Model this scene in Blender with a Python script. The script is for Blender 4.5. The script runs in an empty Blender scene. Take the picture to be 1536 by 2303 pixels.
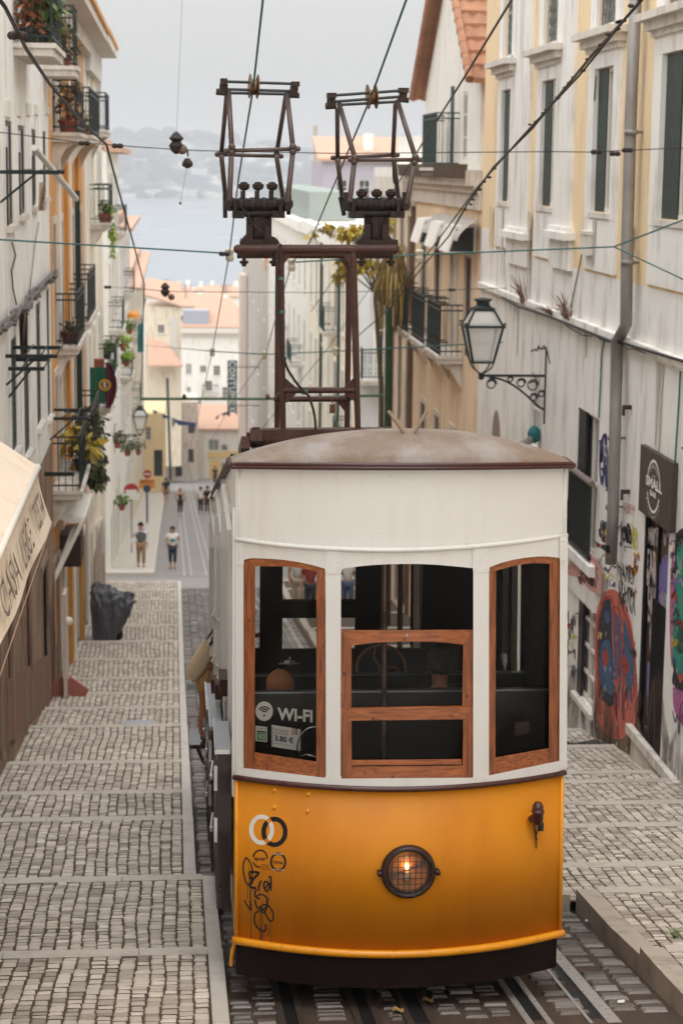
import bpy, bmesh, math, random
from mathutils import Vector, Matrix
random.seed(7)
sc = bpy.context.scene
COL = sc.collection
# ---------------------------------------------------------------- camera model (photo measured in its own pixels, 1536 x 2303)
FPX = 4400.0; CX, CY = 768.0, 1151.5
TH = math.atan(775 / FPX); PS = math.radians(4.93); RO = 0.012
FW = Vector((math.sin(PS) * math.cos(TH), math.cos(PS) * math.cos(TH), -math.sin(TH)))
_r0 = Vector((math.cos(PS), -math.sin(PS), 0)); _u0 = _r0.cross(FW)
RT = _r0 * math.cos(RO) + _u0 * math.sin(RO)
UP = _u0 * math.cos(RO) - _r0 * math.sin(RO)
def ray(u, v): return FW * FPX + RT * (u - CX) - UP * (v - CY)
def PY(u, v, Y):
    d = ray(u, v); return d * (Y / d.y)
def PX(u, v, X):
    d = ray(u, v); return d * (X / d.x)
def S(Y):                                           # street level (world z, the eye is at 0)
    if Y < 11: return S(11) - (Y - 11) * .33
    if Y < 40: return -3.53 - .178 * Y
    if Y < 190: return -5.45 - .13 * Y
    if Y < 260: return -30.15 - .03 * (Y - 190)
    return max(-47.0, -32.25 - .06 * (Y - 260))
def G(u, v, dz=0.0):
    d = ray(u, v); lo, hi = 8.0, 400.0
    for _ in range(50):
        m = (lo + hi) / 2
        if d.z / d.y * m > S(m) + dz: lo = m
        else: hi = m
    return d * (lo / d.y)
# ---------------------------------------------------------------- mesh builder
class MB:
    def __init__(s): s.v = []; s.f = []; s.m = []; s.a = []; s.cur = 0; s.att = 0.0
    def vert(s, p): s.v.append((p[0], p[1], p[2])); return len(s.v) - 1
    def face(s, idx, m=None):
        s.f.append(tuple(idx)); s.m.append(s.cur if m is None else m); s.a.append(s.att)
    def poly(s, pts, m=None):
        s.face([s.vert(p) for p in pts], m)
    def box(s, a, b, m=None):
        x0, y0, z0 = [min(a[i], b[i]) for i in range(3)]; x1, y1, z1 = [max(a[i], b[i]) for i in range(3)]
        i = len(s.v)
        s.v += [(x0,y0,z0),(x1,y0,z0),(x1,y1,z0),(x0,y1,z0),(x0,y0,z1),(x1,y0,z1),(x1,y1,z1),(x0,y1,z1)]
        for q in ((0,3,2,1),(4,5,6,7),(0,1,5,4),(1,2,6,5),(2,3,7,6),(3,0,4,7)): s.face([i+k for k in q], m)
    def bar(s, p, q, w, h=None, m=None, up=(0,0,1)):         # rectangular bar from p to q
        p = Vector(p); q = Vector(q); h = w if h is None else h
        d = (q - p).normalized(); u = Vector(up)
        if abs(d.dot(u)) > .98: u = Vector((1,0,0))
        sx = d.cross(u).normalized() * (w/2); sy = sx.cross(d).normalized() * (h/2)
        i = len(s.v)
        for c in (p, q):
            for k in (sx+sy, sx-sy, -sx-sy, -sx+sy): s.v.append(tuple(c + k))
        for qd in ((0,1,2,3),(7,6,5,4),(0,4,5,1),(1,5,6,2),(2,6,7,3),(3,7,4,0)): s.face([i+k for k in qd], m)
    def tube(s, pts, r, n=8, m=None, cap=True):
        pts = [Vector(p) for p in pts]; rs = r if isinstance(r, (list, tuple)) else [r]*len(pts)
        rings = []; nrm = None
        for k, p in enumerate(pts):
            d = (pts[min(k+1, len(pts)-1)] - pts[max(k-1, 0)])
            if d.length < 1e-9: d = Vector((0,0,1))
            d.normalize()
            if nrm is None:
                nrm = d.orthogonal().normalized()
            else:
                nrm = (nrm - d * nrm.dot(d))
                if nrm.length < 1e-6: nrm = d.orthogonal()
                nrm.normalize()
            b = d.cross(nrm); i = len(s.v)
            for j in range(n):
                a = 2*math.pi*j/n
                s.v.append(tuple(p + (nrm*math.cos(a) + b*math.sin(a)) * rs[k]))
            rings.append(i)
        for k in range(len(rings)-1):
            for j in range(n):
                j2 = (j+1) % n
                s.face((rings[k]+j, rings[k]+j2, rings[k+1]+j2, rings[k+1]+j), m)
        if cap:
            s.face([rings[0]+j for j in reversed(range(n))], m); s.face([rings[-1]+j for j in range(n)], m)
    def lathe(s, c, prof, n=16, m=None, axis=(0,0,1), cap=True):       # prof: (radius, height along axis)
        c = Vector(c); ax = Vector(axis).normalized(); nx = ax.orthogonal().normalized(); ny = ax.cross(nx)
        rings = []
        for (r, h) in prof:
            i = len(s.v)
            for j in range(n):
                a = 2*math.pi*j/n
                s.v.append(tuple(c + ax*h + (nx*math.cos(a) + ny*math.sin(a))*max(r, 1e-4)))
            rings.append(i)
        for k in range(len(rings)-1):
            for j in range(n):
                j2 = (j+1) % n
                s.face((rings[k]+j, rings[k]+j2, rings[k+1]+j2, rings[k+1]+j), m)
        if cap: s.face([rings[0]+j for j in reversed(range(n))], m); s.face([rings[-1]+j for j in range(n)], m)
    def ball(s, c, r, n=10, m=None, sc_=(1,1,1)):
        c = Vector(c); prof = []; k = max(4, n//2+1); rings = []
        for a in range(k+1):
            t = math.pi*a/k; i = len(s.v)
            for j in range(n):
                p = 2*math.pi*j/n
                s.v.append((c.x + r*sc_[0]*math.sin(t)*math.cos(p), c.y + r*sc_[1]*math.sin(t)*math.sin(p), c.z + r*sc_[2]*math.cos(t)))
            rings.append(i)
        for a in range(k):
            for j in range(n):
                j2 = (j+1) % n
                s.face((rings[a]+j, rings[a+1]+j, rings[a+1]+j2, rings[a]+j2), m)
    def slab(s, pts, off, m=None):                            # planar polygon given thickness along vector off
        off = Vector(off); n = len(pts); a = [s.vert(p) for p in pts]; b = [s.vert(Vector(p)+off) for p in pts]
        s.face(a, m); s.face(list(reversed(b)), m)
        for k in range(n): s.face((a[k], b[k], b[(k+1)%n], a[(k+1)%n]), m)
    def grid(s, rows, m=None, closed=False):
        ids = [[s.vert(p) for p in r] for r in rows]
        for i in range(len(ids)-1):
            for j in range(len(ids[i])-1):
                s.face((ids[i][j], ids[i][j+1], ids[i+1][j+1], ids[i+1][j]), m)
        return ids
    def build(s, name, mats, parent=None, smooth=False, attr=None, **props):
        off = root_of(parent)
        me = bpy.data.meshes.new(name)
        me.from_pydata([(x-off[0], y-off[1], z-off[2]) for x, y, z in s.v], [], s.f)
        mats = mats if isinstance(mats, (list, tuple)) else [mats]
        for m in mats: me.materials.append(m)
        me.polygons.foreach_set('material_index', s.m)
        if smooth: me.polygons.foreach_set('use_smooth', [True]*len(s.f))
        if attr:
            a = me.attributes.new(attr, 'FLOAT', 'FACE'); a.data.foreach_set('value', s.a)
        me.update()
        o = bpy.data.objects.new(name, me); COL.objects.link(o)
        if parent is not None: o.parent = parent
        for k, v in props.items(): o[k] = v
        return o
def root_of(p):
    while p is not None and p.parent is not None: p = p.parent
    return Vector((0,0,0)) if p is None else p.location
def thing(name, label, cat, loc, group=None):
    o = bpy.data.objects.new(name, None); COL.objects.link(o); o.location = loc; o.empty_display_size = .2
    o['label'] = label; o['category'] = cat
    if group: o['group'] = group
    return o
def tag(o, label, cat, group=None):
    o['label'] = label; o['category'] = cat
    if group: o['group'] = group
    return o
def struct(o): o['kind'] = 'structure'; return o
def dup(root, loc, label=None, group=None):
    r = root.copy(); COL.objects.link(r); r.location = loc
    if label: r['label'] = label
    if group: r['group'] = group
    for ch in list(root.children):
        c_ = ch.copy(); COL.objects.link(c_); c_.parent = r
        for g in list(ch.children):
            d = g.copy(); COL.objects.link(d); d.parent = c_
    return r
# ---------------------------------------------------------------- materials
def lin(c):
    return tuple(((x/12.92) if x <= .04045 else ((x+.055)/1.055)**2.4) for x in c) + (1,)
def H(r, g, b): return lin((r/255, g/255, b/255))
MATS = {}
def mat(name, col, rough=.8, var=.12, scale=4.0, bump=.15, bscale=None, metal=0.0, streak=0.0, dirt=None, dirt_amt=.5, dirt_scale=.8, spec=.5, coat=0.0, dirt_stretch=(1,1,.25), dth=(.5,.72), specks=None):
    if name in MATS: return MATS[name]
    m = bpy.data.materials.new(name); m.use_nodes = True; nt = m.node_tree; N = nt.nodes; L = nt.links
    b = N['Principled BSDF']; b.inputs['Roughness'].default_value = rough; b.inputs['Metallic'].default_value = metal
    b.inputs['Specular IOR Level'].default_value = spec; b.inputs['Coat Weight'].default_value = coat
    tc = N.new('ShaderNodeNewGeometry'); pos = tc.outputs['Position']
    n1 = N.new('ShaderNodeTexNoise'); n1.inputs['Scale'].default_value = scale; n1.inputs['Detail'].default_value = 6; L.new(pos, n1.inputs['Vector'])
    mix = N.new('ShaderNodeMix'); mix.data_type = 'RGBA'
    c = Vector(col[:3]); lo = c*(1-var); hi = c*(1+var*.7)
    mix.inputs[6].default_value = (*lo, 1); mix.inputs[7].default_value = (*[min(1, x) for x in hi], 1)
    L.new(n1.outputs['Fac'], mix.inputs[0]); out = mix.outputs[2]
    if dirt is not None:
        mp = N.new('ShaderNodeMapping'); mp.inputs['Scale'].default_value = dirt_stretch; L.new(pos, mp.inputs['Vector'])
        n2 = N.new('ShaderNodeTexNoise'); n2.inputs['Scale'].default_value = dirt_scale*4; n2.inputs['Detail'].default_value = 8; n2.inputs['Roughness'].default_value = .65
        L.new(mp.outputs[0], n2.inputs['Vector'])
        r = N.new('ShaderNodeMapRange'); r.inputs['From Min'].default_value = dth[0]; r.inputs['From Max'].default_value = dth[1]; r.inputs['To Max'].default_value = dirt_amt
        L.new(n2.outputs['Fac'], r.inputs['Value'])
        mx = N.new('ShaderNodeMix'); mx.data_type = 'RGBA'; L.new(r.outputs[0], mx.inputs[0]); L.new(out, mx.inputs[6]); mx.inputs[7].default_value = dirt
        out = mx.outputs[2]
    if specks is not None:                              # chips and scratches in the paint
        mp2 = N.new('ShaderNodeMapping'); mp2.inputs['Scale'].default_value = (1,1,.55); L.new(pos, mp2.inputs['Vector'])
        n4 = N.new('ShaderNodeTexNoise'); n4.inputs['Scale'].default_value = 34; n4.inputs['Detail'].default_value = 3; L.new(mp2.outputs[0], n4.inputs['Vector'])
        r4 = N.new('ShaderNodeMapRange'); r4.inputs['From Min'].default_value = .735; r4.inputs['From Max'].default_value = .77; r4.inputs['To Max'].default_value = .75; L.new(n4.outputs['Fac'], r4.inputs['Value'])
        m4 = N.new('ShaderNodeMix'); m4.data_type = 'RGBA'; L.new(r4.outputs[0], m4.inputs[0]); L.new(out, m4.inputs[6]); m4.inputs[7].default_value = specks; out = m4.outputs[2]
    L.new(out, b.inputs['Base Color'])
    if bump:
        n3 = N.new('ShaderNodeTexNoise'); n3.inputs['Scale'].default_value = bscale or scale*6; n3.inputs['Detail'].default_value = 5; L.new(pos, n3.inputs['Vector'])
        bp = N.new('ShaderNodeBump'); bp.inputs['Strength'].default_value = bump; bp.inputs['Distance'].default_value = .02
        L.new(n3.outputs['Fac'], bp.inputs['Height']); L.new(bp.outputs[0], b.inputs['Normal'])
        if metal < .5:
            rr = N.new('ShaderNodeMapRange'); rr.inputs['To Min'].default_value = max(0, rough-.1); rr.inputs['To Max'].default_value = min(1, rough+.1)
            L.new(n1.outputs['Fac'], rr.inputs['Value']); L.new(rr.outputs[0], b.inputs['Roughness'])
    MATS[name] = m; return m
def attrmat(name, cols, rough, attr='rnd', bump=.4, rough2=None, spec=.5):  # per-stone colour from a face attribute
    m = bpy.data.materials.new(name); m.use_nodes = True; nt = m.node_tree; N = nt.nodes; L = nt.links
    b = N['Principled BSDF']; b.inputs['Specular IOR Level'].default_value = spec
    a = N.new('ShaderNodeAttribute'); a.attribute_name = attr
    cr = N.new('ShaderNodeValToRGB'); e = cr.color_ramp.elements
    e[0].color = cols[0]; e[1].color = cols[-1]
    for k, c in enumerate(cols[1:-1]):
        x = e.new((k+1)/(len(cols)-1)); x.color = c
    L.new(a.outputs['Fac'], cr.inputs[0])
    g = N.new('ShaderNodeNewGeometry'); n = N.new('ShaderNodeTexNoise'); n.inputs['Scale'].default_value = 30; n.inputs['Detail'].default_value = 6; L.new(g.outputs['Position'], n.inputs['Vector'])
    n2 = N.new('ShaderNodeTexNoise'); n2.inputs['Scale'].default_value = .9; n2.inputs['Detail'].default_value = 4; L.new(g.outputs['Position'], n2.inputs['Vector'])
    ml = N.new('ShaderNodeMix'); ml.data_type = 'RGBA'; ml.blend_type = 'MULTIPLY'; ml.inputs[0].default_value = .55
    L.new(cr.outputs[0], ml.inputs[6]); 
    gr = N.new('ShaderNodeMath'); gr.operation = 'MULTIPLY_ADD'; gr.inputs[1].default_value = .9; gr.inputs[2].default_value = .1; L.new(n.outputs['Fac'], gr.inputs[0])
    g2 = N.new('ShaderNodeMath'); g2.operation = 'MULTIPLY_ADD'; g2.inputs[1].default_value = 1.0; L.new(n2.outputs['Fac'], g2.inputs[0]); L.new(gr.outputs[0], g2.inputs[2])
    L.new(g2.outputs[0], ml.inputs[7]); L.new(ml.outputs[2], b.inputs['Base Color'])
    mr = N.new('ShaderNodeMapRange'); mr.inputs['To Min'].default_value = rough; mr.inputs['To Max'].default_value = rough2 or rough+.25; L.new(n.outputs['Fac'], mr.inputs['Value']); L.new(mr.outputs[0], b.inputs['Roughness'])
    bp = N.new('ShaderNodeBump'); bp.inputs['Strength'].default_value = bump; bp.inputs['Distance'].default_value = .01; L.new(n.outputs['Fac'], bp.inputs['Height']); L.new(bp.outputs[0], b.inputs['Normal'])
    return m
def emis(name, col, strength):
    m = bpy.data.materials.new(name); m.use_nodes = True; b = m.node_tree.nodes['Principled BSDF']
    b.inputs['Base Color'].default_value = col; b.inputs['Emission Color'].default_value = col; b.inputs['Emission Strength'].default_value = strength
    return m
def glass(name, tint=(.9,.92,.9,1), refl=.06, rough=.02):
    m = bpy.data.materials.new(name); m.use_nodes = True; nt = m.node_tree; N = nt.nodes; L = nt.links
    N.remove(N['Principled BSDF']); t = N.new('ShaderNodeBsdfTransparent'); t.inputs[0].default_value = tint
    g = N.new('ShaderNodeBsdfGlossy'); g.inputs['Roughness'].default_value = rough
    ge = N.new('ShaderNodeNewGeometry'); dt = N.new('ShaderNodeVectorMath'); dt.operation = 'DOT_PRODUCT'; L.new(ge.outputs['Normal'], dt.inputs[0]); L.new(ge.outputs['Incoming'], dt.inputs[1])
    ab = N.new('ShaderNodeMath'); ab.operation = 'ABSOLUTE'; L.new(dt.outputs['Value'], ab.inputs[0])
    om = N.new('ShaderNodeMath'); om.operation = 'SUBTRACT'; om.inputs[0].default_value = 1; L.new(ab.outputs[0], om.inputs[1])
    pw = N.new('ShaderNodeMath'); pw.operation = 'POWER'; pw.inputs[1].default_value = 5; L.new(om.outputs[0], pw.inputs[0])
    cl = N.new('ShaderNodeMath'); cl.operation = 'MULTIPLY_ADD'; cl.inputs[1].default_value = 1-refl; cl.inputs[2].default_value = refl; cl.use_clamp = True; L.new(pw.outputs[0], cl.inputs[0])
    mx = N.new('ShaderNodeMixShader'); L.new(cl.outputs[0], mx.inputs[0]); L.new(t.outputs[0], mx.inputs[1]); L.new(g.outputs[0], mx.inputs[2])
    L.new(mx.outputs[0], N['Material Output'].inputs[0]); return m
def wood(name, dark, light, rough=.35, axis='z', scale=6):
    m = bpy.data.materials.new(name); m.use_nodes = True; nt = m.node_tree; N = nt.nodes; L = nt.links
    b = N['Principled BSDF']; b.inputs['Roughness'].default_value = rough; b.inputs['Coat Weight'].default_value = .15
    g = N.new('ShaderNodeNewGeometry'); mp = N.new('ShaderNodeMapping')
    mp.inputs['Scale'].default_value = {'z': (9,9,.7), 'x': (.7,9,9), 'y': (9,.7,9)}[axis]; L.new(g.outputs['Position'], mp.inputs['Vector'])
    n = N.new('ShaderNodeTexNoise'); n.inputs['Scale'].default_value = scale; n.inputs['Detail'].default_value = 6; n.inputs['Distortion'].default_value = .6; L.new(mp.outputs[0], n.inputs['Vector'])
    cr = N.new('ShaderNodeValToRGB'); cr.color_ramp.elements[0].position = .3; cr.color_ramp.elements[0].color = dark; cr.color_ramp.elements[1].position = .7; cr.color_ramp.elements[1].color = light
    L.new(n.outputs['Fac'], cr.inputs[0])
    v = N.new('ShaderNodeTexVoronoi'); v.inputs['Scale'].default_value = 7; L.new(g.outputs['Position'], v.inputs['Vector'])
    k = N.new('ShaderNodeMapRange'); k.inputs['From Min'].default_value = .04; k.inputs['From Max'].default_value = .12; L.new(v.outputs['Distance'], k.inputs['Value'])
    mx = N.new('ShaderNodeMix'); mx.data_type = 'RGBA'; L.new(k.outputs[0], mx.inputs[0]); mx.inputs[6].default_value = tuple(x*.5 for x in dark[:3])+(1,); L.new(cr.outputs[0], mx.inputs[7])
    L.new(mx.outputs[2], b.inputs['Base Color'])
    bp = N.new('ShaderNodeBump'); bp.inputs['Strength'].default_value = .15; bp.inputs['Distance'].default_value = .005; L.new(n.outputs['Fac'], bp.inputs['Height']); L.new(bp.outputs[0], b.inputs['Normal'])
    return m
# plasters and stone
DIRT = H(110,98,84)
white_pl = mat('white_plaster', H(242,239,234), .85, .05, 2, .25, 40, dirt=H(164,150,134), dirt_amt=.65)
r_white = mat('right_white_plaster', H(242,239,234), .85, .07, 2, .35, 45, dirt=H(138,124,110), dirt_amt=.75, dirt_scale=.55, dth=(.5,.8))
yellow_pl = mat('pale_yellow_plaster', H(244,218,178), .85, .05, 1.5, .2, 40, dirt=H(196,160,118), dirt_amt=.5)
ochre_pl = mat('ochre_plaster', H(220,162,96), .85, .12, 2, .25, 40, dirt=H(120,84,56), dirt_amt=.6)
cream_pl = mat('cream_plaster', H(243,231,208), .85, .07, 2, .2, 40, dirt=H(160,140,112), dirt_amt=.5)
peach_pl = mat('peach_plaster', H(242,216,182), .85, .07, 2, .2, 40, dirt=H(150,122,96), dirt_amt=.5)
pale_pl = mat('pale_plaster', H(240,236,228), .85, .06, 1, .2, 30, dirt=H(168,156,138), dirt_amt=.45)
grey_pl = mat('grey_plaster', H(190,182,174), .85, .1, 1, .2, 30, dirt=H(146,136,126), dirt_amt=.6)
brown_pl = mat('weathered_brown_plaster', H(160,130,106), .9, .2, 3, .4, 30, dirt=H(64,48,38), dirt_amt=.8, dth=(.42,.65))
stone = mat('limestone', H(222,214,204), .8, .12, 5, .3, 50, dirt=H(128,114,98), dirt_amt=.6)
kerb_m = mat('kerb_stone', H(178,166,152), .55, .12, 9, .3, 70, dirt=H(112,96,82), dirt_amt=.7, dirt_stretch=(1,1,1))
kerb_w = mat('wet_pale_kerb_stone', H(200,194,186), .4, .1, 9, .3, 70, dirt=H(150,140,130), dirt_amt=.5, dirt_stretch=(1,1,1))
tile_m = mat('terracotta', H(172,124,94), .8, .25, 6, .3, 20, dirt=H(120,84,60), dirt_amt=.6, dirt_stretch=(1,1,1))
tile_f = mat('faded_terracotta', H(196,158,134), .85, .15, 2, .2, 8, dirt=H(170,140,120), dirt_amt=.5, dirt_stretch=(1,1,1))  # far roofs: paleness of haze and distance put into the tile colour
iron = mat('black_iron', H(28,36,34), .5, .2, 20, .1, metal=.2)
green_iron = mat('green_iron', H(20,52,46), .5, .2, 10, .1)
green_paint = mat('dark_green_paint', H(22,46,40), .5, .2, 5, .1)
rust = mat('rusty_brown_steel', H(64,34,26), .55, .3, 14, .35, 60, metal=.15, dirt=H(92,66,52), dirt_amt=.6, dirt_stretch=(1,1,1))
rust_d = mat('dark_rusty_steel', H(44,26,20), .6, .3, 14, .4, 50, metal=.15, dirt=H(74,52,42), dirt_amt=.5, dirt_stretch=(1,1,1))
arm_m = mat('greased_grey_brown_steel', H(84,70,66), .4, .25, 20, .2, metal=.4)
brass = mat('worn_brass', H(116,86,64), .4, .25, 12, .1, metal=.7)
chrome = mat('chrome', H(205,205,205), .15, .05, 10, 0, metal=1.0)
steel_tray = mat('dull_aluminium', H(170,172,178), .35, .12, 14, .2, metal=.6)
cable_m = mat('black_cable', H(30,27,26), .6, .2, 20, 0)
cable_b = mat('brown_weathered_cable', H(84,66,52), .7, .3, 20, .2)
wire_t = mat('verdigris_copper_wire', H(24,92,88), .5, .2, 20, 0)
porcelain = mat('porcelain_insulator', H(190,182,160), .3, .1, 20, 0)
zinc = mat('zinc_pipe', H(150,146,142), .5, .15, 5, .15, metal=.35, dirt=H(96,84,74), dirt_amt=.6)
pane_d = mat('dark_window_glass', H(52,58,58), .08, .3, 3, 0, spec=.6)
pane_l = mat('curtained_window_glass', H(150,150,146), .12, .25, 3, 0, spec=.6)
frame_w = mat('white_window_paint', H(222,216,206), .5, .06, 6, .1)
frame_b = mat('brown_window_paint', H(106,76,56), .6, .2, 6, .2)
dark_in = mat('dark_interior', H(20,16,14), .8, .2, 4, 0)
black_m = mat('black_paint', H(14,13,13), .4, .1, 8, 0)
wood_door = mat('old_brown_door', H(118,92,76), .7, .2, 8, .3, dirt=H(64,46,38), dirt_amt=.7)
# tram
t_white = mat('tram_cream_white_paint', H(216,215,213), .42, .025, 3, .05, 14, dirt=H(186,176,164), dirt_amt=.4, dirt_scale=1.0, dirt_stretch=(1,1,.12), dth=(.52,.8), coat=.08, specks=H(150,120,98))
t_yellow = mat('tram_yellow_paint', H(208,132,20), .44, .05, 2.2, .05, 10, dirt=H(176,92,16), dirt_amt=.5, dirt_scale=.7, dirt_stretch=(1,1,.3), dth=(.45,.8), coat=.0, spec=.3, specks=H(96,52,20))
t_yellow2 = mat('tram_bright_yellow_bead', H(228,150,14), .32, .05, 6, .1, coat=.25, dirt=H(120,74,24), dirt_amt=.6, dirt_scale=2.5, dth=(.58,.75))
t_maroon = mat('tram_maroon_paint', H(62,22,22), .35, .15, 8, .1, coat=.2)
t_skirt = mat('tram_dark_skirt', H(27,13,11), .65, .2, 6, .2, dirt=H(44,30,25), dirt_amt=.5, spec=.2)
t_roof = mat('tram_roof_canvas', H(120,102,86), .6, .14, 3.5, .35, 26, dirt=H(148,142,139), dirt_amt=.8, dirt_scale=.3, dirt_stretch=(1,1,.4), dth=(.44,.58))
w_v = wood('varnished_wood_upright', H(98,50,24), H(156,90,48), .42, 'z')
w_h = wood('varnished_wood_rail', H(110,56,26), H(170,100,54), .36, 'x')
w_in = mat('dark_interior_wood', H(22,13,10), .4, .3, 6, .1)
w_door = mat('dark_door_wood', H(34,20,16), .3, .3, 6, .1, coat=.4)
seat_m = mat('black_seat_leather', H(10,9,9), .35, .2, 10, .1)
decal_w = mat('white_decal', H(230,228,222), .5, .03, 10, 0)
decal_k = mat('black_decal', H(18,18,26), .45, .05, 10, 0)
spray_k = mat('black_spray_paint', H(20,17,16), .5, .1, 10, 0)
t_glass = glass('tram_window_glass', (.80,.80,.78,1), .012)
pole_m = mat('brushed_brown_pole', H(96,76,66), .25, .1, 10, 0, metal=.8)
# ---------------------------------------------------------------- text
def text_polys(txt, bold=0.0):
    cu = bpy.data.curves.new('t', 'FONT'); cu.body = txt; cu.size = 1.0; cu.offset = bold; cu.resolution_u = 3
    o = bpy.data.objects.new('t', cu); COL.objects.link(o)
    me = o.evaluated_get(bpy.context.evaluated_depsgraph_get()).to_mesh()
    vs = [tuple(v.co) for v in me.vertices]; fs = [tuple(p.vertices) for p in me.polygons]
    o.evaluated_get(bpy.context.evaluated_depsgraph_get()).to_mesh_clear()
    bpy.data.objects.remove(o); bpy.data.curves.remove(cu)
    xs = [v[0] for v in vs]; ys = [v[1] for v in vs]; x0, x1, y0, y1 = min(xs), max(xs), min(ys), max(ys)
    return [((v[0]-x0)/(x1-x0), (v[1]-y0)/max(1e-6, y1-y0)) for v in vs], fs
def put_text(mb, txt, fn, bold=0.0, m=None):                 # fn(s,t) -> world point, s,t in 0..1
    vs, fs = text_polys(txt, bold); ids = [mb.vert(fn(*v)) for v in vs]
    for f in fs: mb.face([ids[k] for k in f], m)
def quad_fn(p00, p10, p11, p01):                             # bilinear: bottom-left, bottom-right, top-right, top-left
    a, b, c, d = map(Vector, (p00, p10, p11, p01))
    return lambda s, t: a*(1-s)*(1-t) + b*s*(1-t) + c*s*t + d*(1-s)*t
def ribbon(mb, pts, w, fn, m=None):                          # flat painted stroke: pts in (s,t), width in the same units, mapped by fn
    L_, R_ = [], []
    for k, p in enumerate(pts):
        a = pts[max(k-1, 0)]; b = pts[min(k+1, len(pts)-1)]
        dx, dy = b[0]-a[0], b[1]-a[1]; l = math.hypot(dx, dy) or 1
        ww = w[k] if isinstance(w, (list, tuple)) else w
        nx, ny = -dy/l*ww/2, dx/l*ww/2
        L_.append(mb.vert(fn(p[0]+nx, p[1]+ny))); R_.append(mb.vert(fn(p[0]-nx, p[1]-ny)))
    for k in range(len(pts)-1): mb.face((L_[k], R_[k], R_[k+1], L_[k+1]), m)
def smooth_pts(pts, n=6):
    out = []
    for k in range(len(pts)-1):
        p0, p1, p2, p3 = pts[max(k-1,0)], pts[k], pts[k+1], pts[min(k+2, len(pts)-1)]
        for i in range(n):
            t = i/n
            out.append(tuple(.5*((2*p1[j]) + (-p0[j]+p2[j])*t + (2*p0[j]-5*p1[j]+4*p2[j]-p3[j])*t*t + (-p0[j]+3*p1[j]-3*p2[j]+p3[j])*t**3) for j in range(len(p1))))
    out.append(tuple(pts[-1])); return out
def ring_pts(cx, cy, rx, ry, n=32, a0=0, a1=2*math.pi):
    return [(cx+rx*math.cos(a0+(a1-a0)*k/n), cy+ry*math.sin(a0+(a1-a0)*k/n)) for k in range(n+1)]
# ================================================================ GROUND
stone_l = attrmat('calcada_limestone', [H(132,120,107), H(170,158,145), H(196,184,171), H(214,204,191)], .42, bump=.5, rough2=.75)
stone_r = attrmat('road_basalt_setts', [H(58,49,43), H(86,76,69), H(112,103,97), H(150,145,142)], .2, bump=.6, rough2=.6, spec=.6)
mortar = mat('dark_mortar', H(80,68,56), .9, .3, 20, .5, 60)
road_m = mat('street_setts_far', H(140,136,134), .6, .15, 8, .5, 14, dirt=H(92,88,88), dirt_amt=.5, dirt_stretch=(1,1,1))
STEPS_L = [6, 8.5, 11.4, 14.45, 17.5, 21.0, 23.3, 26.1, 30.3, 33.5, 36.4, 39.6, 43, 46.5, 50.2, 54, 57.6, 61, 64.4]
STEPS_R = [6, 8.5, 11.4, 14.2, 16.6, 18.0, 20.2, 21.9, 23.7, 24.7, 27.2, 29.4, 32, 35, 38, 41.5, 45, 49, 53, 57, 61, 64.4]
def tread(steps, Y):
    for a, b in zip(steps, steps[1:]):
        if a <= Y < b:
            t = (Y-a)/(b-a); za = S(a) - .029*(b-a); zb = S(b) + .029*(b-a)
            return za + (zb-za)*t
    return S(Y)
def stone_top(mb, x0, x1, y0, y1, zf, h, rnd, jit=.006):
    mb.att = rnd; e = min(.012, (x1-x0)*.16, (y1-y0)*.16); i = len(mb.v); J = lambda: random.uniform(-jit, jit)
    c = [(x0+J(), y0+J()), (x1+J(), y0+J()), (x1+J(), y1+J()), (x0+J(), y1+J())]; dz = random.uniform(-.003, .004)
    mx = (x0+x1)/2; my = (y0+y1)/2
    for x, y in c: mb.v.append((x, y, zf(y) - .004))
    for x, y in c:
        sx = x + (e if x < mx else -e); sy = y + (e if y < my else -e)
        mb.v.append((sx, sy, zf(y) + h + dz + J()*.4))
    for q in ((4,5,6,7),(0,1,5,4),(1,2,6,5),(2,3,7,6),(3,0,4,7)): mb.face([i+k for k in q])
def cobbles(mb, x0, x1, y0, y1, zf, cw=.108, ln=.10, h=.014, wav=.03, seed=1, skip=0, xj=.003):
    rnd = random.Random(seed); n = max(1, int((x1-x0)/cw)); gy = 2.0; cw = (x1-x0)/n; ph = [rnd.uniform(0, 6) for _ in range(n+1)]
    def edge(k, y):
        if k == 0 or k == n: return x0 + k*cw
        return x0 + k*cw + wav*(math.sin(y*1.7+k*.13) * .5 + math.sin(y*4.1+ph[k])*.22) * min(1, k/3, (n-k)/3)
    for k in range(n):
        y = y0 + .02 + rnd.uniform(0, ln*.6)
        while y < y1 - .03:
            l = ln * rnd.uniform(.7, 1.4); ye = min(y + l, y1-.012)
            if ye - y > .03:
                g = rnd.uniform(.002, .0065)
                v = rnd.betavariate(2.2, 1.8)
                ym = (y+ye)/2
                if skip and rnd.random() < skip: y = ye; continue
                stone_top(mb, edge(k, ym)+g+rnd.uniform(-.003,xj), edge(k+1, ym)-g-rnd.uniform(-.003,xj), y+g*gy, ye-g*gy, zf, h*rnd.uniform(.7, 1.2), v)
            y = ye
ground = MB(); kerbN = MB(); kerbF = MB()
def kl(Y): return .36 if Y < 17.5 else .19              # outer edge of the kerb beside the track
sidewalk_far = mat('far_pavement', H(196,188,178), .7, .1, 9, .3, 30)
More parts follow.
